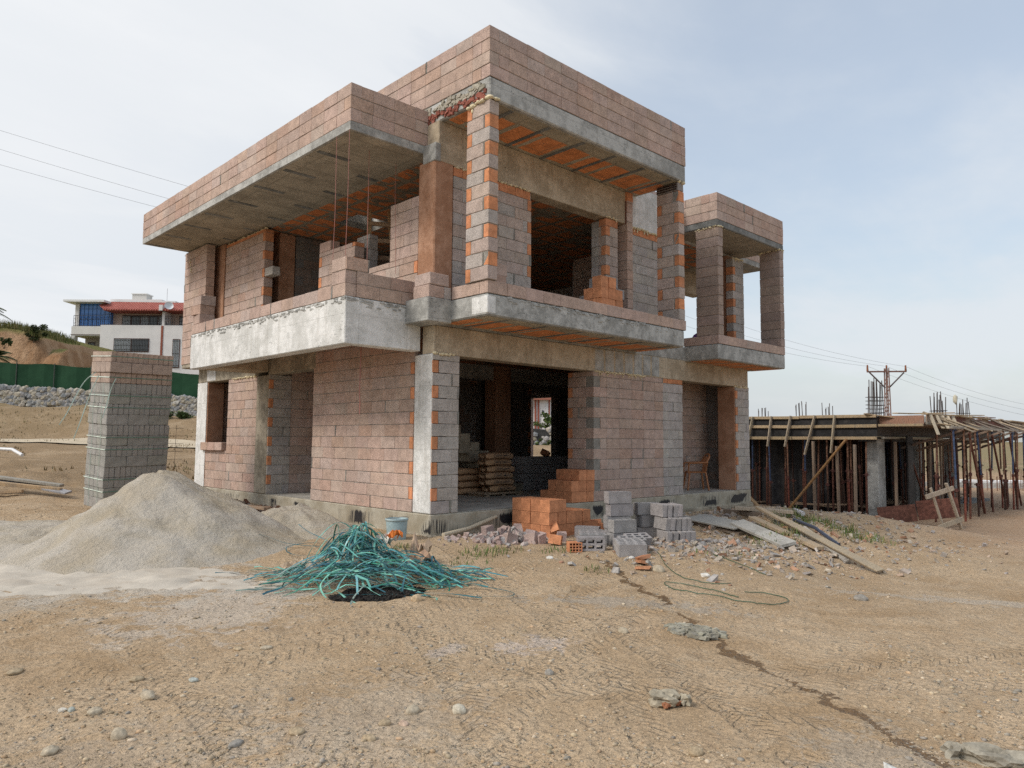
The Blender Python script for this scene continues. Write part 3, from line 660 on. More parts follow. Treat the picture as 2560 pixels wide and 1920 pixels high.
# --- upper floor: left facade
Z2 = 3.25
slab((-.004, .0, Z2), (.38, .43, 5.64), M_COL, 'column', H, .02)
wall('y', .43, 2.33, .0, .19, Z2, 4.15, pinkish, .1, 0, 0).build('block_wall', WM, H)
wall('y', .43, 1.22, .002, .19, 4.15, 5.13, pinkish, 0, 0, 1).build('block_wall', WM, H)
wall('y', 2.33, 3.61, .0, .2, Z2, 4.73, pinkish, .1, .1, 0).build('block_wall', WM, H)
wall('y', 3.2, 3.61, .002, .198, 4.73, 4.93, pinkish).build('block_wall', WM, H)
wall('y', 2.33, 2.75, .3, .49, Z2, 4.93, greyish).build('block_wall', WM, H)
uw = wall('y', 5.99, 8.02, .0, .2, Z2, 5.72, pinkish, .1, 0, 0, top_orange=True).build('block_wall', WM, H)
foam([(.05, 6.0, 5.74), (.05, 8.0, 5.74)], uw)
b = MB(); b.box((.02, 5.63, 4.66), (.2, 6.02, 4.84), greyish(), .008, .003); b.build('projecting_block', WM, H)
slab((.46, 6.22, Z2), (.84, 6.55, 5.77), M_COL, 'column', H)
slab((-.02, 8.06, Z2), (.3, 8.74, 5.77), M_COL, 'column', H)
pw = wall('y', 8.3, 9.66, -.35, -.15, 2.95, 5.77, pinkish, 0, 0, 0).build('block_wall', WM, H)
foam([(-.36, 9.2, 5.2), (-.36, 9.3, 5.5), (-.36, 9.25, 5.62)], pw, r=.02)
wall('x', .2, EX - .3, 9.3, 9.49, Z2, 5.77, shaded_grey).build('block_wall', WM, H)
wall('x', .86, 6.8, 6.22, 6.41, Z2, 5.77, shaded_grey).build('block_wall', WM, H)
# parapet row along the left balcony, stepped up at the corner
b = wall('y', .3, 6.22, -1.4, -1.21, 3.256, 3.452, pinkish, 0, 0, 0, patch=.15)
wall('y', .3, .69, -1.402, -1.21, 3.452, 3.85, pinkish, mb=b, par=1)
wall('x', -1.208, -.08, .278, .468, 3.256, 3.65, pinkish, mb=b)
wall('x', -1.4, -1.0, .276, .46, 3.65, 3.845, pinkish, mb=b)
b.build('balcony_parapet', WM, H)
b = MB(); b.box((-.3, -.28, 3.322), (.0, .12, 3.512), pinkish(), .008, .003); b.box((-.29, -.29, 3.517), (.08, .1, 3.70), pinkish(), .008, .003)
b.box((.0, -.285, 3.322), (.135, .0, 3.51), greyish(), .008, .003)
b.build('balcony_parapet', WM, H)
# --- upper floor: right facade
w1 = wall('x', .385, 2.19, .004, .19, Z2, 5.6, mixish, 0, .1, 0, top_orange=True, patch=.12).build('block_wall', WM, H)
foam([(.4, -.0, 5.61), (2.17, -.0, 5.61)], w1, r=.022)
slab((.06, -.006, 5.61), (5.12, .3, 6.285), M_CT, 'beam', H)
slab((-.02, -.02, 5.6), (.1, .31, 5.9), M_CG, 'beam', H)
b = wall('x', 4.3, 4.68, .0, .19, Z2, 5.6, mixish, .0, .0, 0, top_orange=True); wall('y', .192, .38, 4.302, 4.5, Z2, 5.58, greyish, mb=b, L=.2)
for i in range(11):
    if i % 2 == 0: b.box((4.292, -.006, Z2 + .2 * i + .005), (4.42, .12, Z2 + .2 * i + .195), tint(ORG, .1), .006, .003, None, 1)
p1 = b.build('block_pier', WM, H); foam([(4.3, -.02, 5.62), (4.66, -.02, 5.63)], p1, r=.025)
p2 = wall('x', 4.93, 5.12, -.05, .3, Z2, 6.1, pinkish, 0, 0, 0, L=.2).build('block_pier', WM, H)
b = MB(); b.box((4.925, -.055, 6.09), (5.125, .3, 6.27), tint(ORG), .006, .003)
for i in range(4): b.box((4.917, -.03 + i * .08, 5.6), (4.93, .02 + i * .08, 6.08), tint((.16, .07, .05)), .003)
b.build('hollow_brick', M_CLAY, p2)
slab((5.12, .03, 5.6), (6.95, .28, 6.5), M_CW, 'beam', H)
gw2 = wall('x', 5.13, 6.95, .03, .22, Z2, 5.6, greyish, 0, 0, 0, top_orange=True).build('block_wall', WM, H)
foam([(5.15, .02, 5.6), (6.2, .02, 5.6)], gw2, r=.035, drip=1.)
# parapet row on the right balcony
b = wall('x', .128, 5.37, -1.14, -.95, 3.322, 3.517, pinkish, patch=.02)
wall('y', -.948, -.3, .13, .32, 3.322, 3.515, pinkish, mb=b)
wall('y', -.948, -.1, 5.17, 5.36, 3.322, 3.515, pinkish, mb=b)
b.build('balcony_parapet', WM, H)
def tooth_pier(x0, x1, y0, y1, z0, z1, cf, name='brick_pier', orange=True, cr=.2):
    b = MB(); n = int((z1 - z0) / cr); cr = (z1 - z0) / n
    b.box((x0 + .012, y0 + .012, z0), (x1 - .012, y1 - .012, z1 - .01), MORT)
    for i in range(n):
        a = z0 + i * cr + .004; c = a + cr - .009; d = rnd.uniform(-.004, .004); d2 = rnd.uniform(-.003, .003)
        if not orange: b.box((x0 + d, y0 + d2, a), (x1 + d, y1 + d2, c), cf(), .007, .003); continue
        o = .115
        if i % 2: # clay half brick at the near end
            b.box((x0 + .008 + d, y0 + .006, a), (x1 + d, y0 + o, c), tint(ORG, .12), .006, .003, None, 1)
            b.box((x0 + d, y0 + o + .02, a), (x1 + d, y1 - .002, c), cf(), .007, .003)
            b.box((x0 + .002, y0 + o, a + .01), (x1 - .004, y0 + o + .02, c - .01), tint((.24, .225, .2)), .004, .003)
        else:
            b.box((x0 + d, y0 + d2, a), (x1 + d, y1 - o - .012, c), cf(), .007, .003)
            b.box((x0 + .006, y1 - o, a), (x1 + d, y1, c), tint(ORG, .12), .006, .003, None, 1)
    return b
tp = tooth_pier(.1, .295, -1.17, -.65, 3.52, 6.26, mixish).build('brick_pier', WM, H)
foam([(.1, -.7, 6.24), (.1, -1.17, 6.3), (.3, -1.19, 6.27)], tp, r=.04)
tp = tooth_pier(5.15, 5.345, -1.14, -.62, 3.52, 6.1, mixish)
tp.box((5.15, -1.13, 6.105), (5.34, -.62, 6.262), tint((.30, .27, .25)), .008, .003)
for i in range(3):
    for j in range(7): tp.box((5.138, -1.1 + j * .068, 6.12 + i * .047), (5.153, -1.045 + j * .068, 6.15 + i * .047), (.05, .03, .025), 0, 0, None, 1)
tp = tp.build('brick_pier', WM, H); foam([(5.2, -1.14, 6.27), (5.33, -1.13, 6.27)], tp, r=.04)
# far terrace piers
for (x0, x1, y0, y1) in ((7.085, 7.28, -.86, -.3), (9.93, 10.125, -.86, -.33)):
    o = tooth_pier(x0, x1, y0, y1, 3.46, 5.84, lambda: tint((.36, .28, .24), .07), orange=False).build('brick_pier', WM, H)
    foam([(x0, y1, 5.83), (x0, y0, 5.85), (x1, y0, 5.85)], o, r=.03)
b = wall('x', 7.06, 10.125, -.86, -.67, 3.264, 3.458, pinkish, patch=.02); wall('y', -.668, .02, 7.062, 7.25, 3.264, 3.456, pinkish, mb=b); wall('y', -.668, 1.2, 9.93, 10.12, 3.264, 3.456, pinkish, mb=b)
b.build('balcony_parapet', WM, H)
wall('x', 9.22, 9.74, .0, .19, 3.46, 5.66, greyish, .12, 0, 0).build('block_pier', WM, H)
slab((9.3, .2, Z2), (9.66, 1.0, 5.78), M_COL, 'column', H)
foam([(9.2, -.01, 5.66), (9.74, -.01, 5.68)], H.children[-2], r=.03)
wall('y', .1, 3.2, 6.95, 7.14, Z2, 5.77, pinkish).build('block_wall', WM, H)
wall('x', 7.14, 8.9, 3.2, 3.39, Z2, 5.77, greyish).build('block_wall', WM, H)
wall('y', 3.4, 9.3, EX - .5, EX - .31, Z2, 5.77, greyish).build('block_wall', WM, H)
slab((7.14, 1.9, 5.2), (10.9, 2.2, 5.785), M_CT, 'beam', H)
# --- roofs
def ring_slab(name, x0, x1, y0, y1, z0, z1, mat, hole):
    hx0, hx1, hy0, hy1 = hole; b = MB()
    b.box((x0, y0, z0), (x1, hy0, z1)); b.box((x0, hy1, z0), (x1, y1, z1)); b.box((x0, hy0 + .0005, z0), (hx0, hy1 - .0005, z1)); b.box((hx1, hy0 + .0005, z0), (x1, hy1 - .0005, z1))
    return b.build(name, mat, H)
HO = (1.0, 1.9, 3.87, 4.75)
rf = ring_slab('roof_slab', -1.38, 11.5, .297, 9.61, 5.79, 5.92, M_CG, HO)
for (x0, x1, y0, y1) in ((-1.33, .2, .35, 9.56), (9.9, 11.45, .7, 9.5)): slab((x0, y0, 5.782), (x1, y1, 5.793), M_SOFC, 'coated_soffit', H, 0)   # slurry on the overhangs
b = MB()
for (x0, x1, y0, y1) in ((.202, 9.898, .352, 3.86), (.202, 9.898, 4.76, 9.5), (.202, .99, 3.8605, 4.7595), (1.91, 9.898, 3.8605, 4.7595)): b.box((x0, y0, 5.782), (x1, y1, 5.793))
b.build('filler_block_ceiling', M_SOF, H)
for y in [1.4 + 1.15 * i for i in range(8)]:
    slab((-1.3, y - .05, 5.774), (-.72, y + .05, 5.783), M_CD, 'soffit_rib', H, 0); slab((-.25, y + .45, 5.774), (.15, y + .55, 5.783), M_CD, 'soffit_rib', H, 0)
# roof hatch with a concrete kerb
b = MB(); x0, x1, y0, y1 = HO
b.box((x0 - .12, y0 - .12, 5.922), (x1 + .12, y0 - .002, 6.3)); b.box((x0 - .12, y1 + .002, 5.922), (x1 + .12, y1 + .12, 6.3)); b.box((x0 - .12, y0, 5.922), (x0 - .002, y1, 6.3)); b.box((x1 + .002, y0, 5.922), (x1 + .12, y1, 6.3))
b.build('roof_hatch', M_CW, H)
b = wall('y', .297, 9.61, -1.382, -1.19, 5.921, 6.517, pinkish, quoin0=.192, patch=.05)
wall('x', -1.38, .1, .299, .49, 5.921, 6.517, pinkish, quoin0=.192, par=1, mb=b, patch=.08)
wall('x', -1.19, 11.5, 9.42, 9.612, 5.921, 6.517, pinkish, mb=b)
wall('y', .3, 9.42, 11.31, 11.502, 5.921, 6.517, pinkish, mb=b)
wall('x', 10.14, 11.31, .3, .49, 5.921, 6.517, pinkish, mb=b)
b.build('roof_parapet', WM, H)
# raised roof over the right balcony
slab((.095, -1.172, 6.285), (5.356, 4.6, 6.613), M_CG, 'roof_slab', H, .02)
slab((.17, -1.09, 6.275), (5.28, -.02, 6.288), M_SOFB, 'filler_block_ceiling', H, 0)
b = wall('x', .095, 5.358, -1.174, -.98, 6.614, 7.413, pinkish, quoin0=.192, patch=.03)
wall('y', -1.172, 4.5, .093, .285, 6.614, 7.413, pinkish, quoin0=.192, par=1, mb=b, patch=.04)
wall('y', -.98, 4.5, 5.165, 5.357, 6.614, 7.413, pinkish, mb=b); wall('x', .285, 5.165, 4.3, 4.49, 6.614, 7.413, pinkish, mb=b)
b.build('roof_parapet', WM, H)
b = MB()   # spalled clay on the broken left slab edge
for i in range(130):
    y = rnd.uniform(-1.1, .45); t_ = rnd.random()
    if rnd.random() < .25 and y > -.2: t_ *= .6
    b.chunk((.088 + rnd.uniform(-.006, .012), y, 6.3 + t_ * .27), (.05, rnd.uniform(.05, .16), rnd.uniform(.03, .09)), tint((.27, .1, .075), .3) if t_ < .45 else tint((.38, .35, .29), .2), (rnd.uniform(-.5, .5), 0, 0))
b.build('broken_edge', M_BLK, H)
# volume between the two roofs
wall('y', .5, 4.5, .12, .31, 5.921, 6.28, pinkish).build('block_wall', WM, H)
wall('y', .5, 4.5, 5.15, 5.34, 5.921, 6.28, pinkish).build('block_wall', WM, H)
# far terrace roof
slab((7.058, -.862, 5.853), (10.132, .32, 5.996), M_CD, 'roof_slab', H, .015)
slab((7.1, -.82, 5.845), (10.09, .3, 5.856), M_SOFC, 'coated_soffit', H, 0)
b = wall('x', 7.058, 10.132, -.864, -.672, 5.997, 6.596, pinkish, quoin0=.192); wall('y', -.862, .5, 7.056, 7.248, 5.997, 6.596, pinkish, quoin0=.192, par=1, mb=b); wall('y', -.67, .5, 9.94, 10.132, 5.997, 6.596, pinkish, mb=b)
b.build('roof_parapet', WM, H)
wall('x', 5.4, 9.9, .62, .81, 5.922, 6.93, pinkish).build('roof_parapet', WM, H)
for i in range(6):   # concrete ribs showing between the filler blocks
    slab((.62 + i * .86, -1.08, 6.266), (.70 + i * .86, -.03, 6.276), M_CD, 'soffit_rib', H, 0); slab((.60 + i * .86, -1.05, 2.972), (.66 + i * .86, -.02, 2.982), M_CD, 'soffit_rib', H, 0)
# --- things on and in the house
def string_(pts, r, label, nm='mason_string', c=(.36, .15, .12)):
    b = MB(); b.tube(pts, r, c, 5); tag(b.build(nm, M_PLAST), label, 'string', 'red strings hung from the roof edge')
string_([(-1.37, .7, 5.79), (-1.36, .71, 4.6), (-1.385, .70, 3.86)], .0042, 'red string hanging from the roof edge, leftmost of the four over the balcony corner')
string_([(-1.37, .33, 5.79), (-1.372, .335, 4.7), (-1.39, .33, 3.86)], .0042, 'red string hanging from the roof corner just above the stepped parapet blocks')
string_([(-.72, .8, 5.78), (-.72, .8, 4.5), (-.71, .8, 3.3)], .0042, 'red string hanging in front of the wooden ladder and roof hatch')
string_([(-.1, .95, 5.78), (-.1, .95, 5.15), (-.06, .95, 3.9)], .004, 'faint red string hanging beside the brown corner column upstairs')
pts = [(-.79, .32, 2.5), (-.785, .3, 2.1)] + [(-.03 - .76 * (1 - i / 6) ** 2, 2.0 + .02 * math.sin(i * 2), 2.2 - i * .17) for i in range(1, 7)]
pts = [(-.6, 1.1, 2.95), (-.6, 1.1, 2.5), (-.595, 1.12, 2.1), (-.61, 1.1, 1.9), (-.59, 1.11, 1.75), (-.6, 1.1, 1.55)]
string_(pts, .009, 'wavy red string dangling below the balcony in front of the pink ground floor wall')
# ladder
lad = empty('wooden_ladder', (1.25, 3.3, Z2)); tag(lad, 'rough wooden ladder leaning up to the roof hatch inside the upper floor', 'ladder')
for s in (-1, 1):
    b = MB(); b.bar((s * .27, -.55, 0), (s * .2, .55, 2.45), .09, .05, tint((.45, .30, .17)), .006); b.build('rail', M_WOOD, lad)
for i in range(6):
    k = (i + .6) / 6.5; b = MB(); w = .3 - .07 * k; b.bar((-w, -.6 + 1.1 * k, 2.45 * k), (w, -.6 + 1.1 * k, 2.45 * k), .05, .08, tint((.45, .31, .2)), .006); b.build('rung', M_WOOD, lad)
lad.location = (.75, 2.6, Z2); lad.rotation_euler = (0, 0, R(-28))
# ------------------------------------------------------------------ loose bricks and blocks
def holed(w, d, h, nx, nz, wall_, col, dark=None, bev=.0):
    """Hollow brick: holes run right through along Y; outer faces plain."""
    b = MB(); xs = [0.]; zs = [0.]
    cw = (w - wall_ * (nx + 1)) / nx; ch = (h - wall_ * (nz + 1)) / nz
    for i in range(nx): xs += [xs[-1] + wall_, xs[-1] + wall_ + cw]
    xs.append(w)
    for i in range(nz): zs += [zs[-1] + wall_, zs[-1] + wall_ + ch]
    zs.append(h)
    X = [x - w / 2 for x in xs]; vs = []; fs = []
    P = lambda i, j, k: (k * len(zs) + j) * len(X) + i
    for k in (0, 1):
        for z in zs:
            for x in X: vs.append((x, (k - .5) * d, z))
    for i in range(len(X) - 1):
        for j in range(len(zs) - 1):
            if i % 2 and j % 2:
                a = [(i, j), (i + 1, j), (i + 1, j + 1), (i, j + 1)]
                for q in range(4):
                    p0, p1 = a[q], a[(q + 1) % 4]; fs.append((P(*p0, 0), P(*p0, 1), P(*p1, 1), P(*p1, 0)))
            else:
                fs.append((P(i, j, 0), P(i + 1, j, 0), P(i + 1, j + 1, 0), P(i, j + 1, 0))); fs.append((P(i, j, 1), P(i, j + 1, 1), P(i + 1, j + 1, 1), P(i + 1, j, 1)))
    for j in range(len(zs) - 1): fs.append((P(0, j, 0), P(0, j + 1, 0), P(0, j + 1, 1), P(0, j, 1))); n_ = len(X) - 1; fs.append((P(n_, j, 0), P(n_, j, 1), P(n_, j + 1, 1), P(n_, j + 1, 0)))
    for i in range(len(X) - 1): fs.append((P(i, 0, 0), P(i, 0, 1), P(i + 1, 0, 1), P(i + 1, 0, 0))); n_ = len(zs) - 1; fs.append((P(i, n_, 0), P(i + 1, n_, 0), P(i + 1, n_, 1), P(i, n_, 1)))
    b.add(vs, fs, col); return b
BR_W, BR_D, BR_H = .19, .19, .135          # clay brick, holes along Y
clay_me = [holed(.19, .185, .135, 4, 3, .012, tint((.60, .265, .135), .14)).mesh('hollow_clay_brick', M_CLAY) for i in range(7)]
grey_me = []
for i in range(5):
    b = holed(.39, .185, .19, 3, 2, .03, tint((.34, .325, .32), .1)); grey_me.append(b.mesh('hollow_block', M_BLK))
pinkb_me = []
for i in range(4):
    b = MB(); b.box((-.195, -.095, 0), (.195, .095, .19), pinkish(), .006, .004); pinkb_me.append(b.mesh('loose_block', M_BLK))
def brick(me, x, y, z, rot, label, group, name='hollow_clay_brick', cat='brick'):
    # rot about the brick's own base centre
    return tag(inst(name, me, (x, y, z), rot), label, cat, group)
def stack_rows(x0, y0, z0, layers, where, word, stepx=.2, stepy=.2, H_=.19, rz=0., right=False):
    """Rows of upright bricks. layers: list of (nx, ny) per course, outer faces towards -X and -Y are kept."""
    M = Matrix.Translation((x0, y0, z0)) @ Matrix.Rotation(rz, 4, 'Z'); z = 0
    nm = ['bottom', 'middle', 'top'] if len(layers) == 3 else ['bottom', 'second', 'third', 'top'] if len(layers) == 4 else ['bottom', 'top']
    for k, (nx, ny) in enumerate(layers):
        nxt = layers[k + 1] if k + 1 < len(layers) else (0, 0)
        fi = 0; si = 0; ti = 0
        for j in range(ny - 1, -1, -1):
            for i in range(nx):
                front = j == 0; side = i == 0
                sh = (layers[0][0] - nx) if right else 0; i_ = i + sh; n0 = (layers[0][0] - nxt[0]) if right else 0; topv = not (n0 <= i_ < n0 + nxt[0] and j < nxt[1])
                if not (front or side or topv): continue
                p = M @ Vector((i_ * stepx + stepx / 2 + rnd.uniform(-.006, .006), j * stepy + stepy / 2 + rnd.uniform(-.006, .006), z))
                if side and j: si += 1; lab = f'{ORD[si - 1]} {word} from the back, left face of the {nm[k]} course, {where}'
                elif front: fi += 1; lab = f'{ORD[fi - 1]} {word} from the left, front of the {nm[k]} course, {where}'
                else: ti += 1; lab = f'{ORD[ti - 1]} exposed {word} behind the front of the {nm[k]} course, {where}'
                yield k, i, j, p, rz, lab
        z += H_
# front stack of clay bricks: stood on end so that the plain side faces out (0.19 high, 0.135 wide)
def clay_stack(x0, y0, z0, layers, where, gname, rz=0., right=False):
    for k, i, j, p, r_, lab in stack_rows(x0, y0, z0, layers, where, 'orange brick', .212, .208, .2, rz, right):
        o = inst('hollow_clay_brick', rnd.choice(clay_me), p, (0, 0, 0))
        m = Matrix.Translation(p + Vector((0, 0, .1))) @ Matrix.Rotation(r_ + rnd.uniform(-.05, .05), 4, 'Z') @ Matrix.Rotation(R(90), 4, 'X') @ Matrix.Translation((0, 0, -.1)) @ Matrix.Diagonal((1.06, 1.05, 1.5, 1))
        o.matrix_world = m
        tag(o, lab, 'brick', gname)
clay_stack(1.62, -1.0, -.40, [(6, 4), (5, 4), (2, 4)], 'ground stack', 'clay bricks stacked before the opening', R(2))
# three loose bricks leaning at its right foot
for n_, (x, y, z, r_) in enumerate([(2.98, -.86, -.40, (.05, .2, .5)), (3.12, -.72, -.38, (-.1, .5, .8))]):
    brick(clay_me[n_], x, y, z, r_, ['orange brick standing loose at the right foot of the ground stack', 'orange brick tipped over at the far right foot of the ground stack'][n_], 'clay bricks stacked before the opening')
clay_stack(3.3, .03, .004, [(3, 4), (3, 3), (2, 3)], 'floor slab stack', 'clay bricks stacked on the floor slab', R(-3), True)
clay_stack(3.12, -.84, 3.318, [(3, 2), (3, 2), (3, 2), (2, 1)], 'balcony stack', 'clay bricks stacked on the balcony', R(0))
brick(clay_me[0], 1.08, -1.62, gz(1.08, -1.62) + .01, (.12, R(8), R(35)), 'orange hollow brick lying tilted beside the broken block heap', 'fallen clay bricks')
brick(clay_me[1], 1.0, -2.07, gz(1.0, -2.07) + .004, (0, 0, R(-36)), 'orange hollow brick showing its grid of holes in front of the grey blocks', 'fallen clay bricks')
brick(clay_me[2], 1.72, -.95, gz(1.5, -1.1) + .1, (R(60), R(40), R(20)), 'orange brick tipped against the left corner of the ground stack', 'fallen clay bricks')
def place_block(x, y, z, rz, label, me=None, rx=0., ry=0., on_side=False, group='grey blocks piled before the house', name='hollow_block', up=False):
    m = Matrix.Translation((x, y, z)) @ Matrix.Rotation(rz, 4, 'Z') @ Matrix.Rotation(ry, 4, 'Y') @ Matrix.Rotation(rx, 4, 'X')
    if up: m = m @ Matrix.Rotation(R(90), 4, 'X') @ Matrix.Translation((0, 0, -.095)) @ Matrix.Translation((0, .0925, 0))
    o = inst(name, me or rnd.choice(grey_me), (0, 0, 0)); o.matrix_world = m
    return tag(o, label, 'block', group)
# grey block pile: columns of blocks with their slots up, plus a fan of leaning ones
gp = Vector((2.08, -2.12, gz(2.1, -2.2) - .02)); k = 0
A_ = R(-28); ux = Vector((math.cos(A_), math.sin(A_), 0)); uy = Vector((-math.sin(A_), math.cos(A_), 0))
names4 = ['lowest', 'second', 'third', 'topmost']
for c_, (du, dv, n_) in enumerate([(-.04, .0, 2), (.0, .25, 1), (.14, .50, 4), (.70, .62, 3), (.24, .74, 2)]):
    wh = ['in the front left column', 'in the column behind the front left', 'in the tall rear column', 'in the tall right hand column', 'in the rearmost column'][c_]
    for q in range(n_):
        p = gp + ux * (du + rnd.uniform(-.03, .03)) + uy * dv; rot = A_ + rnd.uniform(-.2, .2)
        place_block(p.x, p.y, p.z + q * .195, rot, f'grey block, {names4[q]} {wh} of the grey pile', up=True)
def thin():
    b = MB(); b.box((-.195, -.045, 0), (.195, .045, .19), tint((.34, .315, .305), .1), .006, .005); return b.mesh('block_slab', M_BLK)
thin_me = [thin() for i in range(4)]
for row in range(3):
    for i in range(5 if row < 2 else 4):
        p = gp + ux * (.72 + .098 * i) + uy * (.06 + .1 * row)
        place_block(p.x, p.y, p.z + .195 * row, A_ + R(90) + rnd.uniform(-.07, .07), f'thin grey block, {ORD[i]} from left in the {["bottom", "middle", "top"][row]} right row of the grey pile', rnd.choice(thin_me), rnd.uniform(-.02, .12), name='block_slab')
zz_ = lambda x, y: gz(x, y)
lay = [(1.30, -2.85, R(-38), 0, .05, 'grey block at the very front of the pile facing the road', 1), (1.42, -2.74, R(-36), 0, .1, 'grey block leaning behind the frontmost one', 1), (1.50, -2.66, R(-34), 0, .16, 'grey block third in the leaning front row', 1), (1.58, -2.57, R(-33), 0, .2, 'grey block fourth in the leaning front row', 1),
       (1.75, -2.5, R(-30), 0, .25, 'grey block tilted flat behind the leaning front row', 1), (1.98, -2.42, R(-22), 0, .32, 'grey block sloping between the front row and the columns', 1), (1.2, -2.2, R(20), R(0), 0, 'grey block lying with open slots toward the road', 0), (1.55, -1.95, R(-44), 0, .05, 'grey block lying left of the pile with its slots up', 1),
       (1.8, -1.72, R(-42), 0, .02, 'grey block lying long behind the left end of the row', 1), (2.05, -1.5, R(-40), 0, 0, 'grey block half hidden at the back left of the row', 1), (1.95, -1.95, R(-35), 0, .1, 'grey block resting in the middle behind the leaning row', 1), (2.2, -1.3, R(-60), 0, 0, 'grey block lying farthest back beside the orange stack', 1)]
for x, y, rz, ry, rx, lb, up in lay:
    if up: place_block(x, y, zz_(x, y) - .015, rz, lb, rx=rx, ry=ry, up=True, group='grey blocks fallen beside the pile')
    else: place_block(x, y, zz_(x, y), R(-42), lb, group='grey blocks fallen beside the pile')
# loose blocks on the balconies
for i, (x, y, z, r_, l) in enumerate([(-1.24, 6.0, 3.455, R(86), 'lowest of three loose blocks stacked at the far end of the left balcony'), (-1.26, 6.02, 3.648, R(95), 'middle of three loose blocks stacked at the far end of the left balcony'), (-1.24, 6.0, 3.84, R(90), 'top of three loose blocks stacked at the far end of the left balcony')]):
    m = [pinkb_me[0], pinkb_me[1], pinkb_me[2]][i]; tag(inst('loose_block', m, (x, y, z), (0, 0, r_), None, (1, 1.6, 1)), l, 'block', 'loose blocks on the balconies')
for i, (x, y, z, l) in enumerate([(.62, -.72, 3.33, 'lower loose block behind the near brick pier of the right balcony'), (.60, -.74, 3.523, 'middle loose block behind the near brick pier of the right balcony'), (.63, -.73, 3.716, 'upper loose block behind the near brick pier of the right balcony')]):
    tag(inst('loose_block', pinkb_me[i], (x, y, z), (0, 0, rnd.uniform(-.05, .05))), l, 'block', 'loose blocks on the balconies')
k = 0
for row, n_ in enumerate((6, 5, 3)):
    for i in range(n_):
        x = 3.35 + row * .12 + i * .2; l = f'grey block, {ORD[i]} from left in the {["bottom", "middle", "top"][row]} row behind the balcony bricks'
        place_block(x, -.2, 3.318 + row * .195 + (.2 if row > 0 else 0) * 0, R(90), l, up=True, group='grey blocks behind the balcony bricks')
for row, n_ in ((3, 3), (4, 2)):
    for i in range(n_): place_block(3.9 + i * .2, -.18, 3.318 + row * .195, R(90), f'grey block, {ORD[i]} from the left in the {["fourth", "uppermost"][row - 3]} row behind the balcony bricks', up=True, group='grey blocks behind the balcony bricks')
# dark block stack inside the ground floor
for row in range(4):
    for i in range(8):
        x = 5.15 + i * .2; place_block(x, 3.25 + (.0 if row < 3 else .02), .004 + row * .195, R(90) if row == 3 or row == 0 else R(90), f'grey block, {ORD[i]} from the left in the {["bottom", "second", "third", "top"][row]} row inside the dark room', up=row in (0, 3) or i % 2 == 0, group='grey blocks stacked inside')
tag(inst('hollow_clay_brick', clay_me[3], (6.0, 3.3, .79), (.4, .3, .5)), 'orange brick lying on top of the grey stack inside the room', 'brick')
# ------------------------------------------------------------------ tall strapped block stack
ST = Matrix.Translation((-2.93, 6.12, -.19)) @ Matrix.Rotation(R(9), 4, 'Z') @ Matrix.Rotation(R(3.6), 4, 'X') @ Matrix.Rotation(R(-1.0), 4, 'Y')
def cm(w, d, h, col): b = MB(); b.box((0, 0, 0), (w, d, h), col, .006, .003); return b.mesh('block', M_BLK)
sg_me = [cm(.392, .192, .194, tint((.34, .33, .305), .06)) for i in range(4)]; sv_me = [cm(.0965, .385, .194, tint((.335, .32, .30), .07)) for i in range(5)]
pg_me = [cm(.392, .192, .194, tint((.43, .335, .28), .06)) for i in range(4)]; pv_me = [cm(.0965, .385, .194, tint((.42, .325, .27), .08)) for i in range(5)]
RED = 'pattern'
lay_plan = 'vhvvhvhvhvhv'   # course patterns from the ground: v = narrow ends, h = long faces
course = 0; strap_c = (.62, .72, .66); strap_d = (.13, .24, .19)
def strapx(parent, z, M):
    b = MB()
    q = .012
    b.box((-q, -q, z), (1.2 + q, -q + .003, z + .014), tint(strap_d, .1)); b.box((-q, -q + .003, z), (-q + .003, .78 + q, z + .014), tint(strap_c, .1))
    o = b.build('strap', M_STRAP, parent); return o
def vstrap(parent, x, side, z0, z1):
    b = MB(); q = .014
    if side: b.box((-q, x, z0), (-q + .003, x + .006, z1), tint((.30, .42, .36), .1))
    else: b.box((x, -q, z0), (x + .012, -q + .003, z1), tint((.15, .28, .22), .1))
    return b.build('strap', M_STRAP, parent)
packs = [('vh', 'lowest'), ('vv', 'second'), ('hv', 'third'), ('hv', 'fourth'), ('hv', 'fifth'), ('hv', 'sixth')]
zc = 0.
def add_course(kind, z, parent, gm, vm):
    dx = rnd.uniform(-.006, .006)
    if kind == 'h':
        for i in range(3):
            inst('block', rnd.choice(gm), (i * .4 + .004 + dx, .0, z), (0, 0, 0), parent)
        for j in range(1, 4): inst('block', rnd.choice(gm), (.004 + dx, j * .195, z), (0, 0, 0), parent); inst('block', rnd.choice(gm), (.804 + dx, j * .195, z), (0, 0, 0), parent)
    else:
        for i in range(12): inst('block', rnd.choice(vm), (i * .1 + .003 + dx, rnd.uniform(-.004, .004), z), (0, 0, 0), parent)
        for i in (0, 1, 10, 11): inst('block', rnd.choice(vm), (i * .1 + .003 + dx, .39, z), (0, 0, 0), parent)
for n_, (pat, w) in enumerate(packs):
    e = empty('block_pack'); e.matrix_world = ST @ Matrix.Translation((rnd.uniform(-.01, .01), rnd.uniform(-.008, .008), zc))
    tag(e, f'strapped grey block pack, {w} from the ground in the tall leaning stack', 'block pack', 'strapped block packs of the tall stack')
    for q, ch in enumerate(pat): add_course(ch, q * .197, e, sg_me, sv_me)
    strapx(e, .15 if n_ % 2 else .32, ST)
    for x in (.2, .55): vstrap(e, x, True, -.0, .39)
    zc += .394
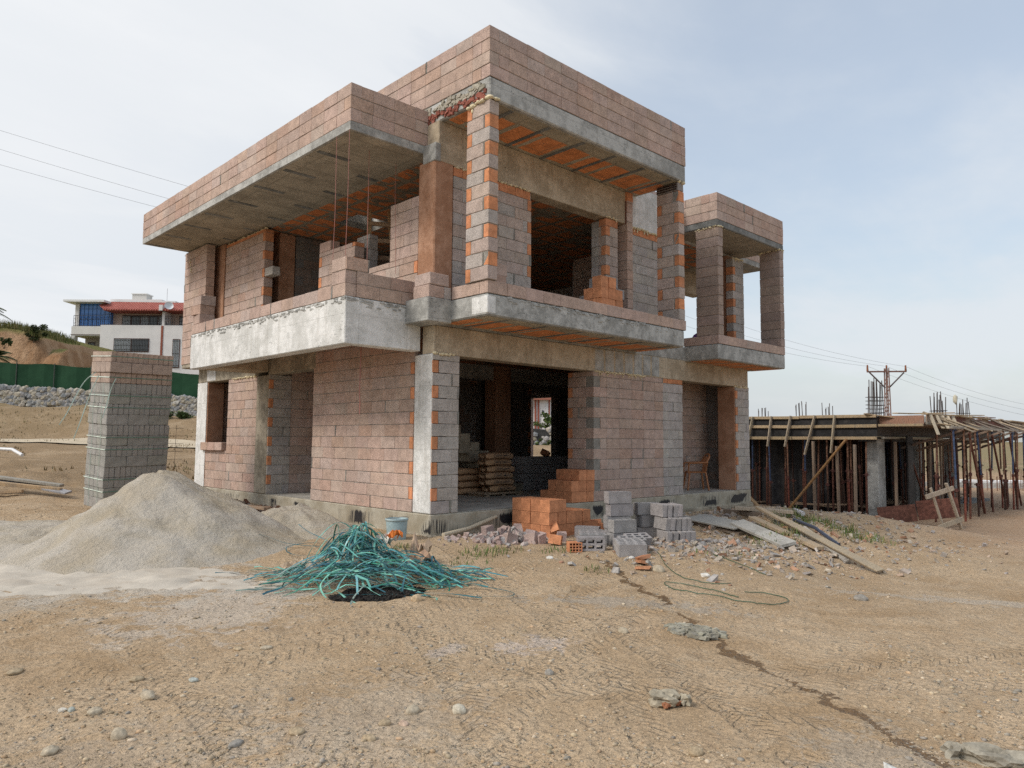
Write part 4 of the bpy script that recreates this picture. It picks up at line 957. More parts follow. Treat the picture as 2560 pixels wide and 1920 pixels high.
for n_, (kind, w, rows) in enumerate([('v', 'pinkish block pack with a dark strap, third layer from the top of the tall stack', 1), ('h', 'loose pinkish blocks laid on the strapped stack, layer under the top one', 1), ('v', 'topmost strapped pinkish layer of the tall leaning stack', 1)]):
    e = empty('block_pack'); e.matrix_world = ST @ Matrix.Translation((-.03 if n_ == 1 else 0.0, -.05 if n_ == 1 else 0, zc)); tag(e, w, 'block pack', 'pinkish packs at the top of the tall stack')
    add_course(kind, 0, e, pg_me, pv_me)
    if kind == 'v':
        for i in range(2, 10): inst('block', rnd.choice(pv_me), (i * .1 + .003, .39, 0), (0, 0, 0), e)
        strapx(e, .1, ST)
    else:
        for j in (1, 2, 3): inst('block', rnd.choice(pg_me), (.404, j * .195, 0), (0, 0, 0), e)
    zc += .197
# cut strap ends arching out from the stack
for i, (a, b_, h, l) in enumerate([((-.02, .55, 2.55), (-.62, .5, 1.55), .22, 'pale plastic strap arching far out from the left side of the tall stack'), ((-.02, .4, 2.5), (-.42, .35, 1.3), .1, 'pale plastic strap bowed close to the left side of the tall stack'), ((.1, -.03, 2.45), (-.1, -.02, 1.7), .12, 'thin strap curling over the front left edge of the tall stack')]):
    a = ST @ Vector(a); b_ = ST @ Vector(b_); b = MB(); P = []
    for k in range(15):
        s_ = k / 14; P.append(a.lerp(b_, s_ ** .7) + Vector((0, 0, h * math.sin(math.pi * min(1, s_ * 1.2)) * (1 - s_))) + (a.lerp(b_, s_) - a.lerp(b_, s_ ** .7)) * .6)
    b.ribbon(P, .016, (.50, .64, .58), 0, .3, .001, (0, 1, 0)); tag(b.build('loose_strap', M_STRAP), l, 'strap', 'straps springing from the block stack')
# ------------------------------------------------------------------ cement bags
BAG = (.74, .42, .137)
def bag_half(x, z): # half depth of the bulging side at x, z
    a, c = BAG[0] / 2, BAG[2] / 2
    return BAG[1] / 2 * max(0., 1 - abs(z / c) ** 3.4) ** (1 / 3.4) * max(0., 1 - abs(x / a) ** 7) ** (1 / 5) * 1.012
def bag_mesh(seed):
    b = MB(); nx, na = 18, 20; vs = []
    for i in range(nx + 1):
        u = i / nx * 2 - 1; x = u * BAG[0] / 2; e = max(0.02, 1 - abs(u) ** 7) ** (1 / 5)
        for j in range(na):
            a = 2 * math.pi * j / na; c, s_ = math.cos(a), math.sin(a)
            y = BAG[1] / 2 * e * math.copysign(abs(c) ** .62, c); z = BAG[2] / 2 * (e ** .55) * math.copysign(abs(s_) ** .62, s_)
            n_ = mnoise.noise(Vector((x * 5 + seed * 7, y * 5, z * 9))); z *= 1 + .07 * n_; y *= 1 + .02 * n_
            vs.append((x, y, z + BAG[2] / 2 - .012 * (u * u)))
    fs = [(i * na + j, i * na + (j + 1) % na, (i + 1) * na + (j + 1) % na, (i + 1) * na + j) for i in range(nx) for j in range(na)] + [tuple(range(na)), tuple(range(nx * na + na - 1, nx * na - 1, -1))]
    b.add(vs, fs, tint((.46, .29, .17), .06), 0, True); return b.mesh('cement_bag', M_PAPER)
def text_mesh(body, size):
    cu = bpy.data.curves.new('t', 'FONT'); cu.body = body; cu.size = size; cu.align_x = 'CENTER'; cu.align_y = 'CENTER'; cu.resolution_u = 3; cu.offset = size * .018
    o = bpy.data.objects.new('t', cu); COL.objects.link(o); bpy.context.view_layer.update()
    me = bpy.data.meshes.new_from_object(o.evaluated_get(bpy.context.evaluated_depsgraph_get())); V = [v.co.copy() for v in me.vertices]; F = [tuple(p.vertices) for p in me.polygons]
    bpy.data.objects.remove(o); bpy.data.curves.remove(cu); bpy.data.meshes.remove(me); return V, F
TV, TF = text_mesh('GÖLTAŞ ÇİMENTO', .062)
wid = max(v.x for v in TV) - min(v.x for v in TV)
def print_mesh():
    b = MB(); k = .40 / wid; conv = lambda x, z: Vector((x, -bag_half(x, z) - .005, z + BAG[2] / 2))
    b.add([conv(v.x * k, v.y * k * 1.15) for v in TV], TF, (.03, .035, .05))
    # rounded outline
    N_ = 40; A = []; Bq = []
    for i in range(N_):
        a = 2 * math.pi * i / N_; c, s_ = math.cos(a), math.sin(a)
        ex = math.copysign(abs(c) ** .25, c); ez = math.copysign(abs(s_) ** .45, s_)
        A.append(conv(ex * .235, ez * .044)); Bq.append(conv(ex * .228, ez * .039))
    b.add(A + Bq, [(i, (i + 1) % N_, N_ + (i + 1) % N_, N_ + i) for i in range(N_)], (.03, .035, .05)); return b.mesh('print', M_INK)
PM = print_mesh(); bags = [bag_mesh(i) for i in range(4)]
bw_ = ['lowest', 'second', 'third', 'fourth', 'fifth', 'topmost']
b = MB(); [b.bar((3.0, 2.15 + i * .2, .06), (4.1, 2.15 + i * .2, .06), .12, .03, tint((.3, .23, .16)), .004) for i in range(3)]; [b.bar((3.1 + i * .45, 2.1, .02), (3.1 + i * .45, 2.65, .02), .1, .04, tint((.3, .23, .16)), .004) for i in range(3)]
tag(b.build('pallet', M_WOOD), 'wooden pallet under the cement bags inside the opening', 'pallet')
for i in range(6):
    o = inst('cement_bag', bags[i % 4], (3.62 + rnd.uniform(-.04, .04) + (.07 if i < 1 else 0), 2.42 + rnd.uniform(-.02, .02), .078 + i * .137), (0, 0, rnd.uniform(-.05, .05))); inst('print', PM, (0, 0, 0), (0, 0, 0), o)
    tag(o, f'brown paper cement bag with black print, {bw_[i]} in the front bag stack', 'cement bag', 'cement bags in the front stack')
for i in range(4):
    o = inst('cement_bag', bags[(i + 1) % 4], (3.35 + rnd.uniform(-.03, .03), 3.0 + .02 * i, .01 + i * .137), (0, 0, rnd.uniform(-.1, .1)))
    tag(o, f'plain brown cement bag, {["lowest", "second from the floor", "third from the floor", "topmost"][i]} in the shadowed rear stack', 'cement bag', 'cement bags in the rear stack')
# ------------------------------------------------------------------ plastic chair
ch = empty('plastic_chair', (8.5, .66, .003), R(226)); tag(ch, 'brown plastic garden chair standing in the right hand doorway', 'chair'); BC = (.33, .13, .045)
b = MB(); b.box((-.21, -.21, .41), (.21, .21, .44), BC, .012); b.build('seat', M_PLAST, ch)
b = MB()
for i in range(7): x = -.18 + i * .06; b.bar((x, .2, .44), (x * 1.05, .27, .80), .03, .015, BC, .004)
b.build('backrest', M_PLAST, ch)
b = MB(); b.tube([(-.24, .2, .66), (-.23, .27, .78), (-.15, .29, .84), (0, .30, .86), (.15, .29, .84), (.23, .27, .78), (.24, .2, .66)], .022, BC, 8); b.build('top_rail', M_PLAST, ch)
for s in (-1, 1):
    b = MB(); b.tube([(s * .24, .22, .66), (s * .27, .0, .65), (s * .27, -.2, .64), (s * .25, -.24, .58)], .02, BC, 8); b.build('armrest', M_PLAST, ch)
    for y in (-1, 1): b = MB(); b.bar((s * .2, y * .19, .42), (s * .25, y * .25, 0), .05, .035, BC, .008); b.build('leg', M_PLAST, ch)
    b = MB(); b.bar((s * .25, -.23, .4), (s * .26, -.22, .64), .04, .03, BC, .006); b.build('arm_post', M_PLAST, ch)
b = MB(); b.rock((7.5, -.1, 3.45), .17, (.16, .06, .28), (1, .9, 1.1), .4, 3, 2, .5); b.rock((7.52, -.1, 3.62), .06, (.18, .07, .3), (1, 1, 1.2), 0, 9, 2, .5)
tag(b.build('plastic_sack', M_PLAST), 'purple plastic sack sitting behind the low wall of the far terrace', 'sack')
# ------------------------------------------------------------------ bucket, poles, planks
bk = empty('bucket', (-.33, .02, gz(-.33, .02) - .02)); bk.location = (-.5, .16, gz(-.5, .16) - .02); tag(bk, 'pale blue grey plastic bucket full of mortar by the plinth corner', 'bucket')
b = MB(); b.lathe([(.0, 0.002), (.137, .0), (.14, .01), (.165, .33), (.163, .335), (.158, .33), (.137, .03), (0, .03)], (.27, .36, .38), 28); b.build('body', M_tintb := m_tint('bucket_plastic', .5, .15, 9, .1, .4, 50, 0, (1, 1, 1), (.42, .42, .38), .6), bk)
b = MB(); b.lathe([(.160, .335), (.174, .332), (.174, .305), (.163, .30)], (.30, .39, .41), 28); b.build('rim', M_tintb, bk)
b = MB(); b.lathe([(.0, .27), (.154, .265)], (.35, .30, .25), 24); b.build('mortar', M_SAND, bk)
b = MB(); b.tube([(.17 * math.cos(a), .17 * math.sin(a), .31 - .06 * math.sin(a * 1)) for a in [math.pi + math.pi * i / 12 for i in range(13)]], .004, (.2, .2, .2), 6); b.build('handle', M_METAL, bk)
b = MB(); b.tube([(.14, -.16, gz(.14, -.16) + .03), (.7, -.11, -.25), (1.3, -.1, -.1)], [.034, .032, .03], tint((.52, .45, .35)), 12); tag(b.build('wooden_pole', M_WOOD), 'pale round timber pole leaning against the plinth beside the bucket', 'pole')
def plank(name, a, b_, w, h, c, label, roll=0., cat='plank', group='planks thrown on the earth bank', m=None):
    q = MB(); q.bar(a, b_, w, h, c, .004, roll, 0, .004); return tag(q.build(name, m or M_WOOD), label, cat, group)
def G(x, y, dz=0): return Vector((x, y, gz(x, y) + dz))
GW = (.36, .34, .31); FW = (.38, .30, .21); BW = (.22, .17, .13)
plank('shutter_panel', G(5.2, -1.35, .12), G(5.0, -2.55, .1), .62, .025, (.37, .36, .33), 'wide weathered board lying nearest the house wall on the bank', R(4), 'board')
plank('shutter_panel', G(5.3, -1.45, .04), G(5.1, -2.6, .03), .7, .05, BW, 'dark board half hidden under the wide weathered one', R(4), 'board')
plank('plank', G(5.05, -2.35, .12), G(4.12, -3.75, .10), .26, .05, (.41, .40, .37), 'broad grey plank sloping toward the road below the weathered board', R(12))
plank('plank', G(5.5, -2.4, .13), G(4.45, -4.1, .05), .14, .06, FW, 'yellowish timber beside the broad grey plank', 0)
plank('plank', G(5.9, -2.3, .2), G(4.1, -5.0, .06), .10, .05, FW, 'long thin timber running down to the foot of the bank', 0)
plank('plank', G(5.4, -3.0, .14), G(4.0, -5.15, .05), .13, .03, (.35, .29, .21), 'plank lying lowest at the right foot of the bank', R(10))
plank('plank', G(5.15, -3.5, .2), G(4.35, -4.55, .05), .10, .03, GW, 'short grey plank crossing the long timbers', R(20))
plank('plank', G(6.6, -1.2, .1), G(6.3, -2.6, .1), .09, .09, BW, 'reddish brown timber lying behind the weathered board', 0)
plank('plank', G(6.3, -1.6, .16), G(6.9, -2.5, .12), .2, .06, (.40, .33, .25), 'short thick offcut among the rubble behind the planks', 0)
q = MB(); q.tube([G(6.1, -2.9, .12), G(5.4, -3.6, .16), G(4.9, -4.2, .08)], .03, (.05, .06, .09), 10); tag(q.build('plastic_pipe', M_PLAST), 'dark blue plastic pipe lying between the planks', 'pipe')
q = MB(); q.tube([G(7.6, -2.2, .14), G(7.45, -2.45, .13)], .05, (.6, .58, .6), 12); tag(q.build('plastic_bottle', M_PLAST), 'pale plastic bottle lying on the earth bank', 'bottle')
# left hand timber
plank('plank', G(-6.4, 11.9, .62), Vector((-2.9, 9.2, gz(-2.9, 9.2) + .22)), .2, .06, (.33, .31, .27), 'long grey plank lying uppermost on the timber left of the block stack', 0, group='planks left of the block stack')
plank('plank', G(-6.4, 11.6, .5), Vector((-2.95, 9.05, gz(-2.9, 9.0) + .16)), .16, .08, (.50, .36, .22), 'yellow timber under the long grey plank at left', 0, group='planks left of the block stack')
plank('plank', Vector((-3.9, 10.1, gz(-3.9, 10.1) + .28)), Vector((-2.85, 8.85, gz(-2.9, 8.8) + .12)), .22, .04, (.36, .36, .38), 'bluish grey plank leaning lowest beside the block stack', R(10), group='planks left of the block stack')
plank('plank', G(-4.12, 10.3, .0), Vector((-4.1, 10.35, gz(-4.1, 10.35) + .42)), .24, .05, (.55, .40, .24), 'short upright plank end propping the left timber', 0, group='planks left of the block stack')
plank('plank', G(-3.95, 10.1, .0), Vector((-4.05, 10.2, gz(-4, 10.2) + .44)), .07, .04, (.36, .30, .22), 'thin stick propped beside the upright plank end', 0, group='planks left of the block stack')
plank('plank', G(-5.6, 10.5, .1), G(-3.6, 9.3, .08), .1, .06, (.45, .32, .2), 'timber on the ground in front of the left pile, upper of two', 0, group='planks left of the block stack')
plank('plank', G(-5.4, 9.9, .05), G(-4.1, 9.2, .05), .1, .05, (.42, .30, .19), 'timber on the ground in front of the left pile, lower of two', 0, group='planks left of the block stack')
q = MB(); q.tube([G(-2.6, 23, .2), G(-2.0, 22.5, .32), G(-1.6, 22.0, .3), G(-1.4, 21.4, .1)], .06, (.7, .7, .7), 8); tag(q.build('plastic_pipe', M_PLAST), 'white pipe curving on the bank beside the dirt road', 'pipe')
# ------------------------------------------------------------------ strapping heap
HC = Vector((-2.15, -1.62, 0)); SCOL = [(.045, .19, .20), (.07, .29, .27), (.14, .42, .36), (.04, .14, .18), (.08, .26, .30), (.15, .38, .39), (.045, .22, .15), (.19, .47, .38), (.03, .11, .12), (.20, .27, .25)]
def heap_h(x, y):
    d = math.hypot((x - HC.x) / 1.05, (y - HC.y) / .95); e = math.hypot((x + 1.95) / .42, (y + 1.05) / .42)
    return max(0, .24 * (1 - d * d)) + .34 * math.exp(-e * e * 1.5)
def strand(x0, y0, ang, L, bend, lift, w=.017, lp=0.):
    P = []; x, y, a = x0, y0, ang; n_ = max(6, int(L / .07)); ph = rnd.random() * 6
    for i in range(n_):
        s_ = i / (n_ - 1); P.append(Vector((x, y, gz(x, y) + heap_h(x, y) * (.55 + .45 * lift) + .015 + lift * .10 * math.sin(math.pi * s_) + .02 * math.sin(s_ * 9 + ph)))); a += bend * L / n_ + lp * math.sin(s_ * 5 + ph) * .05; x += math.cos(a) * L / n_; y += math.sin(a) * L / n_
    return P
b = MB()
for i in range(240):
    r = rnd.random() ** .6; a = rnd.random() * 6.283; q_ = RH * (r * math.cos(a) * 1.12 + .12) + FH * (r * math.sin(a) * .72 - .08); x = HC.x + q_.x; y = HC.y + q_.y
    # most strands lie across the view, a few run towards it
    d = rnd.gauss(YAW - math.pi / 2, .42) + (math.pi if rnd.random() < .5 else 0); L = rnd.uniform(.4, 1.35)
    x -= math.cos(d) * L * .5; y -= math.sin(d) * L * .5
    b.ribbon(strand(x, y, d, L, rnd.gauss(0, .9), rnd.random(), .017, rnd.random() * 1.5), rnd.uniform(.015, .024), tint(rnd.choice(SCOL), .2), 0, rnd.uniform(0, .9), .0012)
for i in range(60):  # arched loops forming the crest
    a = rnd.random() * 6.283; c = Vector((-1.95 + rnd.uniform(-.2, .2), -1.05 + rnd.uniform(-.2, .2), 0)); d = rnd.random() * 6.283; wd_ = rnd.uniform(.25, .5); hh = rnd.uniform(.22, .54)
    P = []
    for k in range(16):
        s_ = k / 15 * 2 - 1; x = c.x + math.cos(d) * s_ * wd_; y = c.y + math.sin(d) * s_ * wd_; P.append(Vector((x, y, gz(x, y) + .02 + hh * (1 - abs(s_) ** 2.3) + .015 * math.sin(k))))
    b.ribbon(P, rnd.uniform(.013, .019), tint(rnd.choice(SCOL), .2), 0, rnd.uniform(0, .8), .0012, (rnd.uniform(-.6, .6), rnd.uniform(-.6, .6), 1))
tag(b.build('strapping_heap', M_STRAP), 'tangled heap of cut blue green plastic strapping on the open ground', 'plastic strapping')
def stray(pts, label, c=None, w=.018):
    b = MB(); P = [Vector((x, y, gz(x, y) + dz)) for x, y, dz in pts]; Q = []
    for i in range(len(P) - 1):
        p0, p1, p2, p3 = P[max(i - 1, 0)], P[i], P[i + 1], P[min(i + 2, len(P) - 1)]
        for k in range(6):
            s_ = k / 6; Q.append(.5 * ((2 * p1) + (p2 - p0) * s_ + (2 * p0 - 5 * p1 + 4 * p2 - p3) * s_ ** 2 + (-p0 + 3 * p1 - 3 * p2 + p3) * s_ ** 3))
    Q.append(P[-1]); b.ribbon(Q, w, c or rnd.choice(SCOL), 0, .25, .0012); tag(b.build('loose_strap', M_STRAP), label, 'strap', 'stray straps round the strapping heap')
stray([(-3.44, -.36, .02), (-3.0, -.6, .02), (-2.6, -.9, .05), (-2.3, -1.1, .15)], 'straight green strap end lying farthest left of the heap')
stray([(-3.05, 1.35, .32), (-2.95, 1.05, .14), (-2.45, .75, .2), (-2.1, .45, .06), (-1.7, -.2, .04)], 'long thin strap curving up onto the tall sand heap', (.04, .15, .18), .012)
stray([(-1.5, 1.3, .2), (-1.55, .9, .12), (-1.6, .3, .05), (-1.75, -.2, .06)], 'thin blue strap running up onto the small sand heap', (.06, .2, .25), .014)
stray([(-2.3, .1, .04), (-2.15, .35, .05), (-1.8, .3, .05), (-1.7, -.1, .05), (-1.95, -.3, .05), (-2.25, -.15, .04), (-2.3, .1, .04)], 'looped strap lying flat between the heap and the sand', (.03, .13, .16), .014)
stray([(-3.2, -1.55, .02), (-3.22, -1.7, .12), (-3.0, -1.65, .02), (-2.65, -1.4, .05)], 'short bent strap standing up left of the burnt patch', (.03, .1, .1), .014)
stray([(-2.9, -2.2, .02), (-2.6, -2.55, .03), (-2.25, -2.95, .02)], 'wide dark strap lying along the front edge of the burnt patch', (.03, .14, .16), .024)
stray([(-2.3, -2.75, .02), (-2.05, -3.05, .03), (-1.85, -3.3, .02)], 'wide dark strap lying right of the burnt patch', (.03, .15, .18), .024)
stray([(-1.9, -2.3, .05), (-1.6, -2.8, .05), (-1.45, -3.3, .03), (-1.6, -3.45, .03), (-1.85, -3.2, .02)], 'thin strap curving back on itself at the right of the heap', (.03, .12, .14), .01)
stray([(-1.5, -1.9, .18), (-1.2, -2.3, .12), (-.95, -2.75, .04)], 'broad blue strap sticking out farthest right of the heap', (.05, .22, .27), .026)
stray([(-2.6, -1.9, .1), (-2.62, -2.1, .2), (-2.75, -2.35, .03)], 'pale strap folded down over the front of the heap', (.16, .38, .42), .022)
def scrap(c, r, col, label, seed, h=.5, name='paper_scrap'):
    b = MB(); vs = []; n_ = 9
    for i in range(n_):
        for j in range(n_):
            u, v = i / 8 * 2 - 1, j / 8 * 2 - 1; p = Vector((u * 1.5 + seed * 5, v * 1.5, seed)); z = r * h * (mnoise.noise(p) + .6 * mnoise.noise(p * 2.3) + .35)
            k = 1 + .25 * mnoise.noise(p * 1.1 + Vector((9, 0, 0))); x, y = c[0] + u * r * k, c[1] + v * r * .7 * k; vs.append((x, y, gz(x, y) + c[2] + z + .02))
    b.add(vs, [(i * n_ + j, (i + 1) * n_ + j, (i + 1) * n_ + j + 1, i * n_ + j + 1) for i in range(8) for j in range(8)], col, 0, False); o = b.build(name, M_PAPER); md = o.modifiers.new('thickness', 'SOLIDIFY'); md.thickness = .004
    return tag(o, label, 'paper scrap', 'torn bags caught in the strapping heap')
scrap((-2.5, -1.15, .1), .2, (.50, .40, .30), 'torn paper bag at the left of the strapping heap', 1.3); scrap((-2.2, -1.25, .12), .22, (.42, .29, .19), 'crumpled brown bag in the middle of the strapping heap', 2.7)
scrap((-1.55, -1.75, .12), .2, (.40, .25, .16), 'brown torn bag at the right of the strapping heap', 4.1, .7); scrap((-1.22, -1.35, .12), .15, (.52, .38, .27), 'upright pale paper corner at the back right of the heap', 5.9, 1.4); scrap((-2.5, -.55, .0), .16, (.45, .34, .24), 'small brown paper lying left behind the heap', 7.2)
scrap((-1.63, -1.2, .32), .13, (.62, .58, .52), 'white crumpled plastic near the crest of the heap', 8.4, .9, 'plastic_scrap'); scrap((-1.5, -1.22, .36), .09, (.62, .18, .04), 'bright orange plastic scrap near the crest of the heap', 9.1, 1.2, 'plastic_scrap')
# ------------------------------------------------------------------ rubble and stones
frag = ['largest pinkish block fragment at the top of the broken heap', 'pale flat fragment at the left foot of the broken heap', 'squarish grey fragment at the front of the broken heap', 'sharp pinkish fragment leaning beside the orange brick', 'long fragment standing on end at the right of the broken heap', 'rounded pale fragment between the heap and the orange stack', 'pinkish slab fragment lying flat behind the round pole', 'jagged pinkish lump nearest the road in front of the orange stack', 'reddish fragment tucked under the orange brick']
fp = [(1.35, -.55, .12, .2), (.35, -.75, .04, .17), (.7, -1.05, .05, .2), (1.25, -.95, .09, .17), (1.1, -1.3, .07, .19), (1.5, -1.35, .05, .19), (.8, -.45, .08, .2), (1.0, -1.2, .06, .22), (1.25, -1.5, .04, .14)]
for (x, y, dz, r), l in zip(fp, frag):
    b = MB(); b.chunk((0, 0, 0), (r * 1.2, r, r * .75), tint((.42, .32, .29), .12), (rnd.random() * 2, rnd.random() * 2, rnd.random() * 6), 0, .22); o = b.build('block_fragment', M_BLK); o.location = (x, y, gz(x, y) + dz); tag(o, l, 'rubble', 'large fragments of the broken block heap')
b = MB()
for i in range(420):
    u, v = rnd.gauss(0, .38), rnd.gauss(0, .22); x = .85 + u * .9 - v * .5; y = -.85 - u * .45 - v * .8
    h = .2 * math.exp(-(u / .35) ** 2 - (v / .22) ** 2); r = rnd.uniform(.015, .08) if rnd.random() < .8 else rnd.uniform(.06, .11)
    b.chunk((x, y, gz(x, y) + h * rnd.uniform(.5, 1)), (r * 1.5, r, r * .8), tint(rnd.choice([(.43, .34, .31), (.40, .30, .27), (.36, .34, .33), (.46, .40, .37)]), .15), (rnd.random() * 6, rnd.random() * 6, rnd.random() * 6))
tag(b.build('broken_block_rubble', M_BLK), 'heap of small broken pinkish block rubble left of the orange stack', 'rubble', kind='stuff')
b = MB()
for i in range(4000):
    t_ = rnd.random()
    if t_ < .42: x, y = rnd.gauss(3.3, 1.1), rnd.gauss(-2.9, .8)
    elif t_ < .85: x, y = rnd.gauss(6.8, 2.0), rnd.gauss(-3.0, 1.2)
    else: x, y = rnd.gauss(7.5, 1.6), rnd.gauss(-.9, .4)
    if y > -.1: continue
    r = rnd.uniform(.012, .05) if rnd.random() < .88 else rnd.uniform(.05, .1)
    b.chunk((x, y, gz(x, y) + r * .2), (r * 1.6, r * 1.1, r * .55), tint(rnd.choice([(.33, .31, .29), (.38, .33, .28), (.30, .26, .22), (.36, .33, .31), (.40, .31, .24), (.38, .33, .27), (.36, .21, .14)] ), .18), (rnd.gauss(0, .5), rnd.gauss(0, .5), rnd.random() * 6))
tag(b.build('stone_chips', M_STONE), 'scattered grey stone chips and block crumbs on the bank', 'stone chips', kind='stuff')
b = MB()
PC = [(.42, .335, .23), (.36, .29, .2), (.47, .39, .29), (.29, .26, .22), (.40, .285, .18), (.40, .32, .22)]
n_ = 0
while n_ < 9000:
    dep = 3.2 + 12 * rnd.random() ** 1.6; lat = rnd.uniform(-.75, .75) * dep; p = W(lat, dep)
    if -.2 < p.x < 10 and p.y > -.15: continue
    d_ = mnoise.noise(Vector((p.x * .55, p.y * .55, 3))) + .35 * mnoise.noise(Vector((p.x * 2, p.y * 2, 7)))
    near_l = math.exp(-((p.x + 6.2) / 1.2) ** 2 - ((p.y + 5.3) / 1.0) ** 2)
    if d_ + near_l * .75 < rnd.uniform(-.3, .7): continue
    if math.hypot(p.x + 4.4, p.y - 2) < 3.0 and p.y > -.5 and p.x < -1: continue
    r = rnd.uniform(.004, .011) if rnd.random() < .86 else rnd.uniform(.01, .022)
    c = tint(rnd.choice(PC), .15); V, F = ICO[1]
    a = rnd.random() * 6; ca, sa = math.cos(a), math.sin(a); sx, sy, sz = rnd.uniform(.9, 1.5), rnd.uniform(.7, 1), rnd.uniform(.45, .75); z = gz(p.x, p.y)
    b.add([(p.x + (q.x * sx * ca - q.y * sy * sa) * r, p.y + (q.x * sx * sa + q.y * sy * ca) * r, z + q.z * sz * r + r * .15) for q in V], F, c, 0, True); n_ += 1
tag(b.build('gravel', M_STONE), 'pebbles and gravel strewn over the dry ground', 'gravel', kind='stuff')
def stone(px_, py_, r, sq, col, label, seed, rough_=.18, sink=.25, lvl=3, name='stone', ang=0.):
    b = MB(); b.rock((0, 0, 0), r, col, sq, ang, seed, lvl, rough_); o = b.build(name, M_STONE); o.location = (px_, py_, gz(px_, py_) + r * sq[2] * (.8 - sink * 2)); o.scale = (.82, .82, .82); return tag(o, label, 'stone', 'stones lying on the open ground')
PAL = (.44, .375, .28); TAN = (.38, .30, .20); GRS = (.29, .27, .24)
for a in [(-5.38, -4.09, .055, (1.1, .9, .75), PAL, 'large round beige cobble in the pebbly patch at left', 1), (-5.69, -4.12, .045, (1.2, .9, .7), PAL, 'pale cobble beside two whitish pebbles in the left patch', 2), (-5.71, -4.65, .055, (.9, .9, .95), PAL, 'egg shaped cobble standing highest in the lower left patch', 3),
          (-4.27, -5.39, .055, (1.2, .85, .7), PAL, 'smooth oval cobble, left one of the pair below the burnt patch', 4), (-4.07, -5.59, .05, (1., .9, .85), (.55, .50, .40), 'whitest rounded cobble, right one of the pair below the burnt patch', 5), (-6.03, -4.62, .05, (1.2, .9, .6), PAL, 'half buried cobble nearest the lower left corner', 6),
          (-5.82, -3.95, .026, (1.2, .9, .7), (.58, .54, .47), 'small whitish pebble touching a greenish one at left', 7), (-5.78, -3.98, .026, (1.2, .9, .7), (.38, .40, .36), 'small greenish grey pebble beside the whitish one at left', 8), (-4.54, -5.49, .04, (1.1, .9, .7), TAN, 'tan cobble below and left of the smooth oval pair', 9), (-4.45, -5.55, .04, (1.3, .8, .45), (.45, .33, .25), 'flat brownish cobble just below the smooth oval pair', 10),
          (-4.34, -3.57, .045, (1.3, .8, .5), PAL, 'right one of two flat stones in the middle ground left of centre', 11), (-4.5, -3.42, .045, (1.3, .8, .45), TAN, 'left one of two flat stones in the middle ground left of centre', 12), (-5.31, -3.65, .045, (1.4, .9, .5), TAN, 'flat tan stone above the large round beige cobble', 13),
          (-4.72, -5.61, .04, (1.3, .9, .6), TAN, 'tan stone among small pebbles near the lower centre', 14), (-5.29, -5.2, .04, (1.4, .8, .55), GRS, 'dark grey stone at the bottom left of the centre', 15), (-5.03, -3.92, .035, (1.2, .9, .6), (.38, .40, .37), 'bluish grey stone right of the beige cobble', 16), (-5.89, -2.97, .05, (1.5, 1, .5), TAN, 'low tan stone at the far left of the pebbly ground', 17), (-4.99, -5.3, .045, (1.2, 1, .6), TAN, 'half buried tan stone with a crust of soil', 18),
          (-3.16, -5.49, .04, (.9, .9, .9), GRS, 'dark upright stone in the middle of the tyre prints', 19), (-3.58, -6.94, .045, (1, .9, .8), TAN, 'brown rounded stone at the bottom right of the tyre prints', 20), (-1.85, -5.13, .06, (1.1, .8, .7), (.40, .34, .25), 'angular tan stone left of the cracked mortar lump', 21), (1.32, -5.9, .09, (1, 1, .6), GRS, 'grey stone by the whitish streak at the right', 22), (.69, -3.72, .1, (1, .9, .7), PAL, 'pale rock beside the reddish brick shards', 23), (-2.45, -2.98, .06, (1.2, .9, .9), (.52, .40, .26), 'yellowish stone at the front edge of the burnt patch', 24),
          (.35, -2.2, .055, (1.2, 1, .6), (.62, .60, .56), 'white chip of stone in front of the rubble heap', 25), (1.1, -3.0, .05, (1.2, 1, .6), (.62, .60, .56), 'white chip of stone right below the grey blocks', 26), (.9, -4.25, .06, (1.2, 1, .6), (.62, .60, .56), 'white chip of stone inside the bend of the hose', 27)]:
    stone(*a, ang=a[6] * 1.7)
b = MB()   # hardened mortar
b.rock((0, 0, .02), .075, (.33, .29, .22), (1.25, .85, .62), 2.3, 41, 3, .75, 0, False); b.rock((.09, -.1, .015), .042, (.31, .275, .21), (1, .8, .8), 1, 47, 3, .7, 0, False)
for i in range(4): b.rock((-.05 + .03 * i, -.05 - .01 * i, .0), .022, tint((.30, .13, .07), .1), (1, 1, .8), i, i + 70, 2, .6, 0, False)
o = b.build('mortar_lump', M_STONE); o.location = (-3.02, -6.35, gz(-3.02, -6.35) + .02); tag(o, 'lumpy pale mortar clod stained rusty in the middle of the tyre prints', 'mortar lump')
b = MB()
for i in range(120):
    u, v = rnd.uniform(-1, 1), rnd.uniform(-1, 1)
    if u * u + v * v > 1: continue
    b.chunk((u * .04 + v * .17, -u * .27 + v * .05, .012 + .03 * (1 - u * u - v * v)), (rnd.uniform(.06, .11), rnd.uniform(.04, .07), .035), tint((.28, .265, .215), .16), (rnd.gauss(0, .15), rnd.gauss(0, .15), -1.4 + rnd.gauss(0, .4)))
o = b.build('mortar_slab', M_STONE); o.location = (-1.36, -5.53, gz(-1.36, -5.53)); tag(o, 'flat cracked grey mortar spill lying beside the trickle of water', 'mortar spill')
